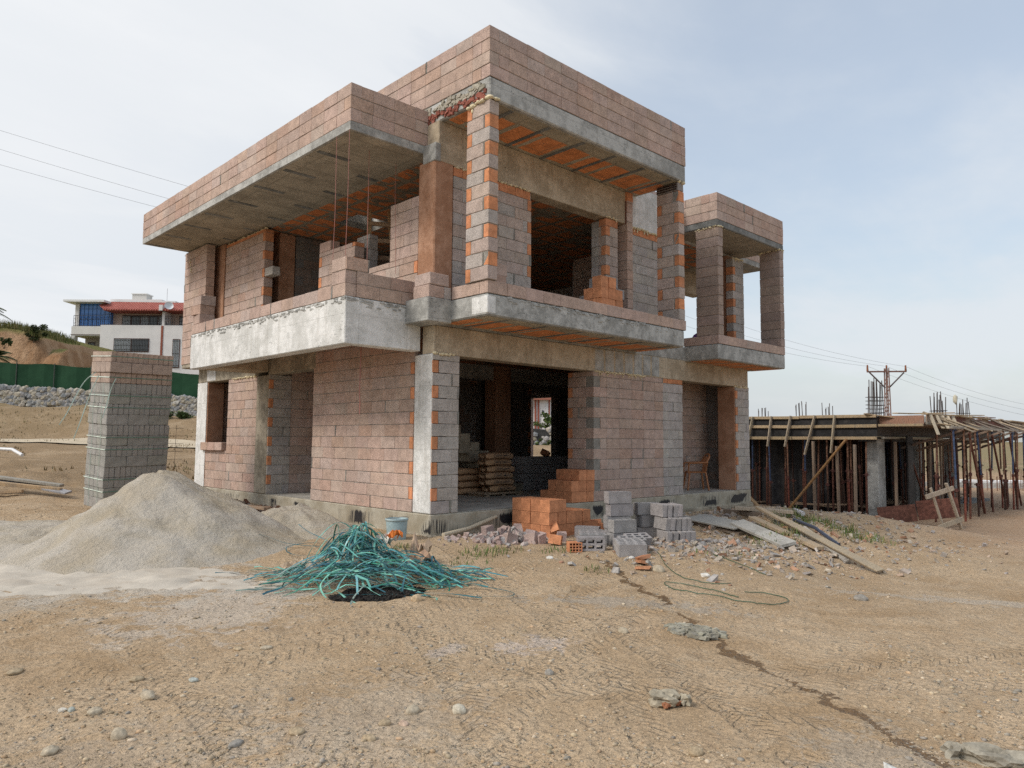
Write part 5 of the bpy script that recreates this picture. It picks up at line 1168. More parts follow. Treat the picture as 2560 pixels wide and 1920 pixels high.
for (x, y, r, s, sq, l) in [(-2.50, -7.86, .075, 3, (1.0, .8, .8), 'left lump of hardened cement sack in the bottom right corner'), (-2.44, -8.04, .085, 9, (.9, 1.9, .7), 'long folded lump of hardened cement sack in the bottom right corner')]:
    b = MB(); b.rock((0, 0, 0), r * .9, (.29, .265, .215), sq, .5, s, 3, .95, 0, False); b.rock((.02, -.05, -.01), r * .65, (.27, .25, .2), sq, .9, s + 5, 3, .9, 0, False)
    o = b.build('cement_lump', M_STONE); o.location = (x, y, gz(x, y) + .02); tag(o, l, 'cement lump')
b = MB(); b.chunk((0, 0, 0), (.1, .08, .04), (.66, .66, .64), (.3, .2, .4)); o = b.build('tile_shard', M_STONE); o.location = (-3.01, -7.71, gz(-3.01, -7.71) + .02); tag(o, 'white angular tile shard at the bottom edge beside the trickle', 'shard')
for i, (x, y, l) in enumerate([(.85, -3.35, 'reddish brick shard lying highest of the three below the grey blocks'), (.62, -3.55, 'reddish brick shard lying lowest of the three below the grey blocks'), (1.15, -3.15, 'flat reddish tile shard right under the frontmost grey block')]):
    b = MB(); b.chunk((0, 0, 0), (.22, .13, .06), tint((.42, .2, .11), .1), (.2, .1, 1 + i)); o = b.build('brick_shard', M_CLAY); o.location = (x, y, gz(x, y) + .03); tag(o, l, 'brick shard', 'brick shards below the grey blocks')
def hose(pts, label):
    Q = []
    P = [Vector((x, y, 0)) for x, y in pts]
    for i in range(len(P) - 1):
        p0, p1, p2, p3 = P[max(i - 1, 0)], P[i], P[i + 1], P[min(i + 2, len(P) - 1)]
        for k in range(8):
            s_ = k / 8; q = .5 * ((2 * p1) + (p2 - p0) * s_ + (2 * p0 - 5 * p1 + 4 * p2 - p3) * s_ ** 2 + (-p0 + 3 * p1 - 3 * p2 + p3) * s_ ** 3); Q.append((q.x, q.y, gz(q.x, q.y) + .012))
    b = MB(); b.tube(Q, .0045, (.035, .10, .06), 6); tag(b.build('green_cord', M_PLAST), label, 'cord', 'green cords on the bank')
hose([(2.19, -2.45), (1.68, -3.02), (.99, -3.64), (.62, -4.15), (.69, -4.54), (.87, -4.62)], 'thin green cord running down from the grey block pile'); hose([(2.21, -3.57), (2.04, -4.09), (1.82, -4.5), (1.78, -4.58)], 'short green cord among the stone chips under the planks')
hose([(.49, -4.99), (.67, -5.14), (.62, -5.38), (.45, -5.49), (.18, -5.42), (.02, -5.15), (.05, -4.92), (0, -4.66), (.02, -4.42), (.16, -4.18), (.27, -4.16), (.33, -4.46), (.28, -4.78), (.13, -5.14)], 'long loop of green cord lying open on the bare ground')
b = MB()
def tuft(x, y, r, n, h, c=(.10, .15, .04)):
    for i in range(n):
        a = rnd.random() * 6.283; q = r * math.sqrt(rnd.random()); px, py = x + q * math.cos(a), y + q * math.sin(a) * .8; z = gz(px, py); hh = h * rnd.uniform(.4, 1.2); d = rnd.random() * 6.283; l = hh * rnd.uniform(.3, 1.1); w = rnd.uniform(.003, .007); dx, dy = math.cos(d), math.sin(d); co = tint(c if rnd.random() < .75 else (.28, .23, .1), .3)
        b.add([(px - dy * w, py + dx * w, z), (px + dy * w, py - dx * w, z), (px + dx * l * .5 + dy * w * .6, py + dy * l * .5 - dx * w * .6, z + hh * .75), (px + dx * l * .5 - dy * w * .6, py + dy * l * .5 + dx * w * .6, z + hh * .75), (px + dx * l, py + dy * l, z + hh * .8)], [(0, 1, 2, 3), (3, 2, 4)], co)
for a in [(-.16, -1.46, .4, 130, .09), (.24, -1.5, .25, 60, .07), (.11, -3.23, .2, 50, .07), (-.6, -1.7, .35, 60, .07), (7.46, -2.63, .6, 420, .22), (7.08, -3.22, .6, 420, .2), (7.28, -1.96, .5, 260, .18), (6.01, -2.95, .5, 260, .18), (4.95, -3.14, .6, 300, .14), (4.4, -3.4, .5, 160, .12), (6.5, -3.9, .7, 260, .14), (.8, -1.9, .3, 60, .08), (2.5, -3.6, .5, 60, .08), (-.9, -.6, .2, 50, .1)]: tuft(*a)
tag(b.build('grass', M_LEAF), 'sparse tufts of green grass on the earth bank', 'grass', kind='stuff')
# churned reddish soil and rubble along the left foot of the house
b = MB()
for i in range(900):
    x, y = -.55 + rnd.gauss(0, .35), rnd.uniform(3.0, 10.5); r = rnd.uniform(.02, .09)
    if x > -.05: continue
    b.chunk((x, y, gz(x, y) + r * .3), (r * 1.5, r * 1.2, r), tint(rnd.choice([(.20, .10, .065), (.26, .15, .10), (.33, .28, .24), (.17, .10, .07)]), .2), (rnd.random() * 6, rnd.random() * 6, rnd.random() * 6))
tag(b.build('dug_earth', M_STONE), 'clods of reddish dug earth along the left foot of the house', 'earth', kind='stuff')
plank('plank', G(-.35, 8.3, .12), G(-.5, 5.6, .1), .16, .05, (.30, .24, .18), 'muddy plank lying along the plinth under the left window', 0, group='planks along the left plinth')
plank('plank', G(-.75, 5.5, .08), G(-.9, 3.6, .14), .14, .05, (.28, .2, .14), 'muddy plank behind the small sand heap', 0, group='planks along the left plinth')
# wire mesh mat standing behind the left corner
b = MB()
for i in range(6): b.tube([(-.9 + i * .32, 12.8, gz(-.9, 12.8) - .1), (-.92 + i * .32, 12.7, gz(-.9, 12.8) + 1.5)], .006, (.12, .09, .07), 5)
for i in range(7): b.tube([(-.9, 12.79 - i * .014, gz(-.9, 12.8) + .1 + i * .22), (.9, 12.79 - i * .014, gz(-.9, 12.8) + .1 + i * .22)], .006, (.12, .09, .07), 5)
tag(b.build('steel_mesh_mat', M_RUST), 'thin steel reinforcement mat standing behind the left end of the house', 'steel mesh')

b = MB()   # low dry weeds on the slopes behind
for i in range(7000):
    lat, dep = rnd.uniform(-34, -7), rnd.uniform(20, 47); p = W(lat, dep)
    if mnoise.noise(Vector((p.x * .25, p.y * .25, 4))) < .05 or (p.y > 0 and p.x > -1 and p.y < 12): continue
    z = gz(p.x, p.y); h = rnd.uniform(.05, .16); d = rnd.random() * 6.28; w = rnd.uniform(.02, .05); c = tint(rnd.choice([(.26, .19, .10), (.22, .18, .09), (.30, .22, .13), (.17, .15, .07)]), .2)
    b.add([(p.x - math.sin(d) * w, p.y + math.cos(d) * w, z - .02), (p.x + math.sin(d) * w, p.y - math.cos(d) * w, z - .02), (p.x + h * .5 * math.cos(d), p.y + h * .5 * math.sin(d), z + h)], [(0, 1, 2)], c)
tag(b.build('dry_weeds', M_LEAF), 'dry brownish weeds dotted over the slope behind the block stack', 'weeds', kind='stuff')
# ------------------------------------------------------------------ second building under formwork
BX, BY = 17.55, -.25; CY = -1.55; TOP = 2.05; GZ2 = -1.28; XL, YL = 31.5, 12.
RC = (.2, .07, .05)
FR = empty('concrete_frame', (BX, BY, GZ2)); tag(FR, 'raw concrete columns and black coated footing of the neighbouring house being cast', 'building frame')
def col2(x, y, w, d, h=2.6, c=M_CG): o = slab((x, y, GZ2 - .3), (x + w, y + d, 1.3), c, 'column', None, .015); o.parent = FR; o.matrix_parent_inverse = Matrix.Translation((-BX, -BY, -GZ2)); return o
col2(18.25, .0, .62, .36); col2(22.6, .15, .5, .4); col2(18.3, 5.4, .4, .5); col2(27.0, .2, .4, .4)
o = slab((18.0, -.05, GZ2 - .6), (31, 11.5, GZ2 + .05), M_CD, 'footing', None); o.parent = FR; o.matrix_parent_inverse = Matrix.Translation((-BX, -BY, -GZ2))
for (x0, x1, y0, y1) in ((18.6, 18.75, 1.8, 4.6), (21.2, 21.4, 1.2, 3.2), (23.7, 26.2, 4.5, 4.7), (19.5, 21.2, 5.8, 6.0), (19.3, 19.5, 2.6, 5.4), (20.6, 20.75, .9, 1.7), (22.3, 22.5, 2.2, 4.6), (26.0, 26.2, 1.4, 3.4)):  # waterproofed walls, plus black ones added to darken the space under the deck
    b = MB(); b.box((x0, y0, GZ2), (x1, y1, 1.3), (.03, .03, .034), .01); o = b.build('black_wall', M_PLY, None); o.parent = FR; o.matrix_parent_inverse = Matrix.Translation((-BX, -BY, -GZ2))
FM = empty('slab_formwork', (BX, BY, TOP)); tag(FM, 'timber and black plywood formwork deck propped up for the neighbouring house slab', 'formwork')
def fp_(bld, name, m):
    o = bld.build(name, m, FM); o.matrix_parent_inverse = Matrix.Translation((-BX, -BY, -TOP)); return o
WD = (.40, .30, .19); WG = (.34, .30, .25)
b = MB(); b.box((BX + .05, BY + .05, 1.30), (XL, YL, 1.34), (.03, .028, .028)); b.box((BX + .06, BY + .06, TOP - .2), (XL, YL, TOP - .06), (.3, .3, .29)); fp_(b, 'deck', M_PLY)
b = MB(); b.box((BX, BY + .002, 1.36), (BX + .04, YL, 1.68), (.022, .021, .022)); b.box((BX, BY + .002, 1.72), (BX + .04, YL, TOP - .04), (.022, .021, .022)); b.box((BX + .042, BY, 1.36), (XL, BY + .04, TOP - .05), (.045, .036, .032)); fp_(b, 'edge_panel', M_PLY)
b = MB(); b.box((BX + .042, BY + .3, 1.2), (XL, BY + .6, 1.36), (.025, .024, .024)); b.box((20.5, BY + .6, 1.2), (20.8, YL, 1.36), (.025, .024, .024)); fp_(b, 'beam_form', M_PLY)
def fplank(a, c, w, h, col=WD, roll=0.): b = MB(); b.bar(a, c, w, h, tint(col, .15), .005, roll, 0, .004); fp_(b, 'plank', M_WOOD)
for z, e in ((TOP - .03, 0), (1.70, .0), (1.30, 0)):
    y = BY - .15 * e
    while y < 7.5:
        l = rnd.uniform(2.2, 3.6); fplank((BX - .05, y, z + rnd.uniform(-.015, .015)), (BX - .05, y + l - .02, z + rnd.uniform(-.02, .02)), .05, .10, WD); y += l
for i, (y0, y1, z1) in enumerate([(3.92, 4.14, 1.04), (3.22, 3.36, 1.01), (2.52, 2.73, 1.01), (1.68, 2.04, .75), (1.02, 1.16, .82)]):
    b = MB(); b.bar((BX - .13, y0, TOP + .02), (BX - .17, y1, z1), .13, .035, tint((.50, .42, .31), .08), .006); fp_(b, 'brace', M_WOOD)
for y in (5.0, 6.0, 7.0): b = MB(); b.bar((BX - .13, y, TOP), (BX - .17, y + .15, 1.0), .12, .035, tint((.45, .38, .28), .08), .006); fp_(b, 'brace', M_WOOD)
# front (right hand) side: cantilevered working edge with sloping boards
x = BX + .3
while x < 31: l = rnd.uniform(2, 3.4); fplank((x, BY - .05, 1.32 + rnd.uniform(-.03, .03)), (x + l, BY - .05, 1.32), .1, .06, WG); fplank((x, BY - .08, 1.82 + rnd.uniform(-.03, .03)), (x + l, BY - .1, 1.80), .1, .05, WD); fplank((x + .2, CY - .65, 1.64), (x + l + .2, CY - .65, 1.64 + rnd.uniform(-.03, .03)), .09, .07, WG); fplank((x, CY - .03, 1.76 + rnd.uniform(-.02, .02)), (x + l, CY - .03, 1.76), .07, .08, WG); fplank((x, CY - .05, TOP + .03 + rnd.uniform(-.02, .02)), (x + l, CY - .05, TOP + .02), .1, .05, WD); x += l
fplank((BX - .1, BY + .35, TOP + .04), (BX + 1.0, CY - .5, 1.72), .22, .03, WD); fplank((BX + .1, BY, 1.72), (BX + .15, CY, 1.72), .08, .08, WD)
b = MB(); b.box((BX + .2, CY, 1.74), (BX + .24, BY - .01, TOP - .03), (.30, .17, .12)); fp_(b, 'edge_board', M_WOOD)
b = MB()
x = BX + .5
while x < 30.6:
    l = rnd.uniform(.8, 1.2); b.box((x, CY + .02, 1.70), (x + l - .03, BY - .02, 1.72), tint((.24, .17, .12), .3)); b.box((x, CY, 1.72), (x + l - .02, CY + .03, TOP + rnd.uniform(-.03, .03)), tint(rnd.choice([(.26, .13, .09), (.20, .10, .08), (.33, .25, .19), (.25, .2, .16)]), .2)); b.box((x, CY + .03, 1.8), (x + l, BY, TOP - .06), (.3, .3, .29)); x += l
fp_(b, 'edge_board', M_WOOD)
x = BX + 1.4; k = 0
while x < 30.5:
    fplank((x - rnd.uniform(.1, .9), CY + rnd.uniform(-.1, .5), TOP + rnd.uniform(.05, .12)), (x + rnd.uniform(.0, .6), CY - rnd.uniform(.7, 1.15), 1.58 + rnd.uniform(-.10, .12)), rnd.uniform(.08, .15), .045, rnd.choice([(.42, .35, .26), (.33, .27, .20), (.46, .38, .28), (.28, .23, .19)])); x += rnd.uniform(.45, 1.5)
for i in range(5):
    b = MB(); b.bar((BX + .5 + i * .55, CY - .1, 2.04), (BX + .35 + i * .5, CY - .35, 1.62 - .2 * (i == 0)), .11, .03, tint((.48, .41, .31), .1), .005); fp_(b, 'brace', M_WOOD)
x = BX + 2
while x < 30: y0 = CY - .6; fplank((x, y0, 1.6), (x + .15, BY - .0, .95 + rnd.uniform(-.1, .1)), .07, .07, (.25, .18, .14)); x += rnd.uniform(1.1, 1.8)
# steel props
def make_prop(label):
    e = empty('steel_prop'); tag(e, label, 'prop', 'steel props under the formwork'); return e
RC = (.23, .075, .05); BC_ = (.06, .09, .165); UC = (.22, .12, .08)
lo_me = []; up_me = {}; co_me = None
for h, RC in ((1.25, (.21, .07, .05)), (1.45, (.15, .065, .045)), (1.05, (.075, .045, .035)), (1.6, (.10, .05, .035))): b = MB(); b.tube([(0, 0, 0), (0, 0, h)], .033, tint(RC, .15), 10); b.box((-.07, -.07, 0), (.07, .07, .012), RC); lo_me.append((h, b.mesh('outer_tube', M_RUST)))
for nm, c in (('b', BC_), ('r', UC), ('k', (.06, .035, .03))): b = MB(); b.tube([(0, 0, 0), (0, 0, 1.5)], .028, c, 10); b.box((-.07, -.07, 1.488), (.07, .07, 1.5), c); up_me[nm] = b.mesh('inner_tube', M_RUST)
b = MB(); b.tube([(0, 0, -.05), (0, 0, .05)], .05, (.14, .06, .05), 10); b.box((-.10, -.012, -.012), (.10, .012, .012), (.12, .06, .05)); co_me = b.mesh('collar', M_RUST)
cnt = 0
def prop(x, y, top, kind, label, lean=(0, 0)):
    global cnt
    z0 = gz(x, y) - .02 if (x < 18 or y < -.1) else GZ2 + .05; h, lm = lo_me[(cnt * 7 % 3 + (1 if kind == 'k' else 0)) % 4 if kind != 'k' else 2 + cnt % 2]; cnt += 1; L = top - z0
    e = make_prop(label); e.location = (x, y, z0); e.rotation_euler = (lean[0], lean[1], rnd.random() * 3)
    inst('outer_tube', lm, (0, 0, 0), (0, 0, 0), e); inst('inner_tube', up_me[kind], (0, 0, L - 1.5), (0, 0, 0), e); inst('collar', co_me, (0, 0, h), (0, 0, 0), e)
ys = [4.6 + .35, 4.15, 3.45, 2.75, 2.2, 1.45, .75, .2]
kinds = ['r', 'b', 'b', 'r', 'b', 'r', 'r', 'r']
for i, y in enumerate(ys): prop(BX + .12 + rnd.uniform(-.05, .1), y, 1.28, kinds[i], f'{"blue topped" if kinds[i] == "b" else "rust brown"} steel prop, {ORD[i]} from the left under the black plywood edge', (rnd.uniform(-.02, .02), rnd.uniform(-.02, .02)))
rows = [('outer row under the sloping boards', CY - .62, 1.58, 'brrrbrrbrrbrbr', BX + .9, .88), ('edge row just behind the outer one', CY + .1, 1.7, 'rrrkrrrbrrkrr', BX + 1.2, .95), ('second row behind the sloping boards', BY + .25, 1.3, 'rkbrrkrrbrkr', BX + 1.0, 1.08), ('third row in the shade of the deck', BY + 1.5, 1.3, 'rrrbrrrrbr', BX + 1.1, 1.25), ('fourth row deep under the deck', BY + 3.0, 1.3, 'rrrrbrrrrr', BX + 1.0, 1.25), ('fifth row deep under the deck', BY + 4.5, 1.3, 'rrrrrrrrr', BX + .9, 1.3)]
for nm, y, top, ks, x, st in rows:
    for i, kk in enumerate(ks): prop(x + i * st + rnd.uniform(-.2, .2), y + rnd.uniform(-.15, .15), top, kk, f'{"blue topped" if kk == "b" else "rust brown"} prop, {ORD[i]} from left in the {nm}', (rnd.uniform(-.03, .03), rnd.uniform(-.04, .04)))
fill = [(BX + .7, 1.0), (BX + .9, 2.0), (BX + .8, 2.9), (BX + .75, 3.8), (BX + 1.6, 1.1), (BX + 1.8, 2.4), (BX + 1.5, 3.5), (BX + 2.6, 4.9), (BX + .8, 4.7), (BX + 2.3, 6.2), (BX + 1.2, 6.3), (BX + 3.3, 6.9)] + [(BX + .55 + .37 * (i % 6) + .1 * math.sin(i * 5), .7 + .62 * (i // 6) + .1 * math.cos(i * 3)) for i in range(42)] + [(BX + 2.5 + rnd.random() * 10, .5 + rnd.random() * 6) for i in range(46)] + [(BX + 3.5 + rnd.random() * 10, .3 + rnd.random() * 5) for i in range(34)]
for i, (x, y) in enumerate(fill): prop(x, y, 1.3, 'k' if i % 3 else 'r', f'dark rusty prop, {ORD[i]} of those scattered in the shade behind the first row' if i < 12 else 'dark rusty prop among the many crowded deep in the shade under the deck', (rnd.uniform(-.03, .03), rnd.uniform(-.03, .03)))
# timber posts, diagonal braces and boards standing about
tp_ = [((17.35, .95, 1.05), (17.4, .95, -1.3), 'squared timber post beside the big diagonal brace'), ((17.4, 1.75, 1.2), (17.42, 1.75, -1.3), 'thin timber post in the first prop row'), ((17.45, .42, 1.1), (17.3, .38, -1.6), 'timber post at the corner by the black footing'), ((17.5, 4.25, 1.2), (17.5, 4.3, -1.3), 'thin timber post at the left end of the prop row'), ((18.95, -.3, 1.2), (18.9, -.3, -1.3), 'brown timber post beside the pale concrete column'), ((21.4, -.6, 1.2), (21.5, -.5, -1.3), 'broad brown timber post further along the right side'), ((23.2, -.4, 1.2), (23.2, -.4, -1.3), 'broad brown timber post beyond the second column')]
for a, c, l in tp_: plank('timber_post', a, c, .11, .07, (.30, .22, .16), l, 0, 'post', 'timber posts under the formwork')
plank('timber_brace', (17.32, .62, 1.28), (17.0, 2.6, -1.25), .19, .05, (.42, .24, .11), 'big orange brown diagonal plank bracing the formwork edge', 0, 'brace', 'diagonal braces')
plank('timber_brace', (17.3, 4.7, -.2), (16.9, 3.3, -1.2), .13, .05, (.42, .28, .16), 'upper diagonal brace leaning to the left corner of the formwork', 0, 'brace', 'diagonal braces')
plank('timber_brace', (17.1, 4.3, -.7), (16.6, 3.5, -1.15), .14, .05, (.43, .33, .22), 'short diagonal brace next to the house corner', 0, 'brace', 'diagonal braces')
for i, (a, c) in enumerate([((19.9, -2.2, 1.5), (21.8, -2.1, -1.2)), ((22.6, -2.2, 1.45), (24.6, -2.1, -1.2)), ((24.9, -2.2, 1.4), (27.2, -2.0, -1.2)), ((19.4, -.5, 1.1), (20.8, -.6, -.9))]):
    q = MB(); q.tube([a, c], .035, tint((.16, .07, .05), .2), 8); tag(q.build('steel_brace', M_RUST), f'rusty steel tube brace, {ORD[i]} from the left on the right hand side', 'brace', 'steel tube braces')
def board2(name, a, c, w, h, col, label, m=M_WOOD, cat='board'): plank(name, a, c, w, h, col, label, 0, cat, 'boards at the foot of the formwork', m)
board2('edge_beam_board', (17.4, 4.6, -1.12), (17.2, .3, -1.2), .06, .2, (.40, .28, .17), 'long yellowish edge board along the foot of the prop row')
board2('edge_beam_board', (17.0, 4.4, -1.2), (16.9, 1.0, -1.24), .25, .03, (.30, .25, .2), 'grey board lying flat in front of the prop row')
q = MB(); q.box((0, 0, 0), (1.05, .04, .5), (.19, .085, .06), .004); q.box((1.08, -.003, .02), (2.2, .035, .58), (.21, .09, .065), .004)
o = q.build('rusty_panel', M_RUST); o.location = (16.25, -.72, gz(16.3, -.8) - .02); o.rotation_euler = (R(-6), R(-7), math.atan2(-1.9, 1.22)); tag(o, 'red brown formwork panels standing on edge before the corner props', 'panel')
q = MB(); q.box((0, 0, 0), (.42, .03, .35), (.015, .015, .017)); o = q.build('black_sheet', M_PLY); o.location = (17.3, .55, GZ2 - .22); o.rotation_euler = (0, 0, R(-70)); tag(o, 'black sheet at the foundation corner below the pale column', 'sheet')
lf = empty('wooden_trestle'); tag(lf, 'pale wooden ladder frame leaning against the red brown panels', 'ladder frame')
LC = (.45, .37, .28)
for a, c in (((16.50, -2.05, -.12), (16.80, -2.3, -1.42)), ((16.82, -2.36, .02), (17.2, -2.62, -1.3))): b = MB(); b.bar(a, c, .10, .05, tint(LC, .1), .005); b.build('stile', M_WOOD, lf)
for a, c in (((16.28, -1.98, -.38), (17.0, -2.5, -.12)), ((16.45, -2.14, -1.28), (17.2, -2.66, -1.0))): b = MB(); b.bar(a, c, .05, .13, tint(LC, .1), .005); b.build('crosspiece', M_WOOD, lf)
# starter bars
def cage(lat, dep, w, h, n, rings, label, zt=TOP - .1):
    p = W(lat, dep); e = empty('rebar_cage', (p.x, p.y, zt)); tag(e, label, 'rebar cage', 'column starter bars on the deck')
    for i in range(n):
        u = i / max(1, n - 1) * 2 - 1; side = 1 if i % 2 else -1; x_, y_ = u * w * .5, side * w * .22; hh = h * rnd.uniform(.72, 1.05)
        q = RH * x_ + FH * y_; b = MB(); b.tube([q, q + Vector((rnd.uniform(-.04, .04), rnd.uniform(-.04, .04), hh))], .016, tint((.10, .085, .08), .3), 6); b.build('bar', M_RUST, e)
    for k in range(rings):
        z = .12 + k * .14; b = MB(); P = [RH * (a * w * .53) + FH * (c * w * .26) + Vector((0, 0, z + rnd.uniform(-.015, .015))) for a, c in ((-1, -1), (1, -1), (1, 1), (-1, 1), (-1, -1))]; b.tube(P, .011, (.10, .085, .08), 5); b.build('stirrup', M_RUST, e)
for a in [(10.85, 32, .42, .75, 7, 0, 'faint starter bar cage farthest left on the deck'), (11.73, 30, .45, .95, 8, 2, 'starter bar cage second from the left on the deck'), (13.2, 31, .42, .85, 7, 0, 'starter bar cage third from the left on the deck'), (12.77, 26, .50, 1.5, 11, 6, 'tallest starter bar cage with many rings beside the power pole'), (15.57, 27, .48, 1.05, 10, 3, 'starter bar cage second from the right on the deck'), (17.67, 29, .44, 1.0, 9, 3, 'starter bar cage farthest right with a rag on it')]: cage(*a)
q = MB(); p = W(17.4, 29); q.rock((p.x, p.y, 2.9), .12, (.50, .46, .36), (.7, .7, 1.6), 0, 4, 2, .5); tag(q.build('cloth_rag', M_PAPER), 'pale rag tied to the rightmost starter bars', 'rag')
# scrap timber under the deck
b = MB()
for i in range(90):
    x, y = rnd.uniform(18.2, 29), rnd.uniform(0, 6); l = rnd.uniform(.5, 2.2); a = rnd.random() * 3.1; b.bar((x, y, GZ2 + .1 + rnd.random() * .3), (x + l * math.cos(a), y + l * math.sin(a), GZ2 + .1 + rnd.random() * .3), .1, .05, tint((.28, .2, .14), .3))
tag(b.build('scrap_timber', M_WOOD), 'jumble of scrap timber lying on the ground under the deck', 'scrap timber', kind='stuff')
# ------------------------------------------------------------------ beyond the second building
for i in range(9):
    p = W(23.4 + i * .62, 40 - i * .0); q = MB(); q.box((-.27, -.2, 0), (.27, .2, .36), (.78, .79, .80), .02, .01); o = q.build('white_block', M_RENDER); o.location = (p.x, p.y, gz(p.x, p.y) - .02 + .0); o.rotation_euler = (0, 0, YAW - math.pi / 2); tag(o, f'white foam block, {ORD[i]} from the left in the row beyond the props', 'block', 'white blocks in a row on the ground')
w0 = W(21.5, 39.2); w1 = W(32, 37.5); q = MB(); q.bar((w0.x, w0.y, gz(w0.x, w0.y) - .15), (w1.x, w1.y, gz(w1.x, w1.y) - .1), .3, .7, (.20, .21, .22)); tag(q.build('foundation_wall', M_CG), 'low grey foundation wall beyond the props', 'wall')
b = MB()
for i in range(40): p = W(rnd.uniform(23, 31), rnd.uniform(36.5, 37.3)); z = gz(p.x, p.y); b.tube([(p.x, p.y, z), (p.x, p.y, z + rnd.uniform(.7, 1.1))], .012, (.2, .1, .07), 5)
tag(b.build('rebar_starters', M_RUST), 'thin starter bars sticking up from the far foundation', 'rebar', kind='stuff')
def far_house(lat, dep, w, d, h, z, wall, roof, label, nw=3, fl=2, flat=True):
    p = W(lat, dep); e = empty('far_house', (p.x, p.y, z), YAW - math.pi / 2); tag(e, label, 'house', 'houses on the far rise')
    b = MB(); b.box((-w / 2, 0, -1), (w / 2, d, h), wall); b.build('wall', M_RENDER, e); b = MB()
    if flat: b.box((-w / 2 - .4, -.4, h), (w / 2 + .4, d + .4, h + .35), roof)
    else:
        v = [(-w / 2 - .5, -.5, h), (w / 2 + .5, -.5, h), (w / 2 + .5, d + .5, h), (-w / 2 - .5, d + .5, h), (-w / 4, d / 2, h + w * .16), (w / 4, d / 2, h + w * .16)]; b.add(v, [(0, 1, 5, 4), (1, 2, 5), (2, 3, 4, 5), (3, 0, 4), (0, 3, 2, 1)], roof)
    b.build('roof', M_RENDER, e)
    for f in range(fl):
        for i in range(nw): x = -w / 2 + w * (i + .5) / nw; b = MB(); b.box((x - w * .09, -.06, f * h / fl + h / fl * .3), (x + w * .09, .02, f * h / fl + h / fl * .8), (.05, .06, .07)); b.build('window', M_METAL, e)
far_house(85.4, 128, 5.5, 9, 3.4, .9, (.62, .66, .66), (.34, .36, .35), 'pale greenish house at the left of the far right group', 2, 1); far_house(89.5, 130, 6, 10, 2.9, 1.0, (.58, .60, .58), (.30, .32, .31), 'grey house at the right edge on the far rise', 3, 1); far_house(91.5, 127, 9, 8, 1.7, -.7, (.30, .32, .29), (.24, .25, .23), 'low dark green shed in front of the far right houses', 2, 1)
far_house(97, 150, 9, 9, 3.6, 1.2, (.70, .70, .68), (.4, .4, .38), 'white flat roofed house farthest back at the right edge', 3, 1)
far_house(38.0, 108, 4, 6, 1.5, 2.8, (.5, .35, .27), (.30, .11, .08), 'tiny red roofed house peeping over the left end of the deck', 1, 1, False); far_house(44.5, 110, 4, 6, 1.6, 2.7, (.5, .35, .27), (.32, .12, .09), 'tiny red roofed house peeping over the deck beside the starter bars', 1, 1, False)
# power pole
P0 = Vector((56.3, 12.9, 0)); pz = gz(P0.x, P0.y)
pe = empty('power_pole', (P0.x, P0.y, pz)); tag(pe, 'lattice steel power pole with a crossarm rising behind the formwork', 'power pole'); HT = 7.25 - pz
b = MB(); PCo = (.19, .11, .09)
for sx, sy in ((-1, -1), (1, -1), (1, 1), (-1, 1)): b.bar(RH * .2 * sx + FH * .2 * sy, RH * .11 * sx + FH * .13 * sy + Vector((0, 0, HT)), .07, .07, PCo)
for i in range(14):
    z0, z1 = i / 14, (i + 1) / 14; k0, k1 = .2 - .09 * z0, .2 - .09 * z1; s_ = 1 if i % 2 else -1
    for F_ in (-1, 1): b.bar(RH * k0 * s_ + FH * k0 * F_ + Vector((0, 0, HT * z0)), RH * -k1 * s_ + FH * k1 * F_ + Vector((0, 0, HT * z1)), .05, .05, (.4, .3, .27))
b.build('mast', M_RUST, pe)
b = MB(); b.bar(RH * -1.6 + Vector((0, 0, HT - .3)), RH * 1.6 + Vector((0, 0, HT - .25)), .1, .12, PCo); b.build('crossarm', M_RUST, pe)
for s in (-1, 1): b = MB(); b.bar(RH * 1.4 * s + Vector((0, 0, HT - .35)), RH * .15 * s + Vector((0, 0, HT - 1.6)), .09, .09, (.12, .10, .10)); b.build('strut', M_RUST, pe)
for s in (-1.55, 0, 1.55): b = MB(); b.tube([RH * s + Vector((0, 0, HT - .25)), RH * s + Vector((0, 0, HT + .25))], [.09, .06], (.22, .09, .05), 8); b.build('insulator', M_RUST, pe)
def wire(a, c, sag, r, label, n=20):
    a = Vector(a); c = Vector(c); b = MB(); b.tube([a.lerp(c, i / n) + Vector((0, 0, -sag * 4 * (i / n) * (1 - i / n))) for i in range(n + 1)], r, (.22, .23, .25), 4); tag(b.build('power_line', M_METAL), label, 'power line', 'power lines')
tip = P0 + Vector((0, 0, 7.4))
for i, s in enumerate((-1.55, 0, 1.55)):
    t0_ = tip + RH * s; wire(t0_, W(14 + s, 60.3, 11.6) + Vector((0, 0, .2 * s)), .5, .008, f'thin wire running left from the power pole, {["lowest", "middle", "highest"][i]} of three'); wire(t0_, W(50, 66, 3.6 + .35 * s), .6, .008, f'thin wire running right from the power pole, {["lowest", "middle", "highest"][i]} of three')
for i, (a, c) in enumerate([((3.47, 61.51, 25.99), (14.67, 51.21, 21.71)), ((3.54, 61.6, 24.47), (13.55, 52.39, 20.72)), ((3.6, 61.68, 23.24), (12.76, 53.22, 20.08))]):
    a = Vector(a); c = Vector(c); wire(a - (c - a) * .4, c + (c - a) * 1.2, .25, .011, f'thin wire crossing the sky behind the left roof, {["highest", "middle", "lowest"][i]} of three')

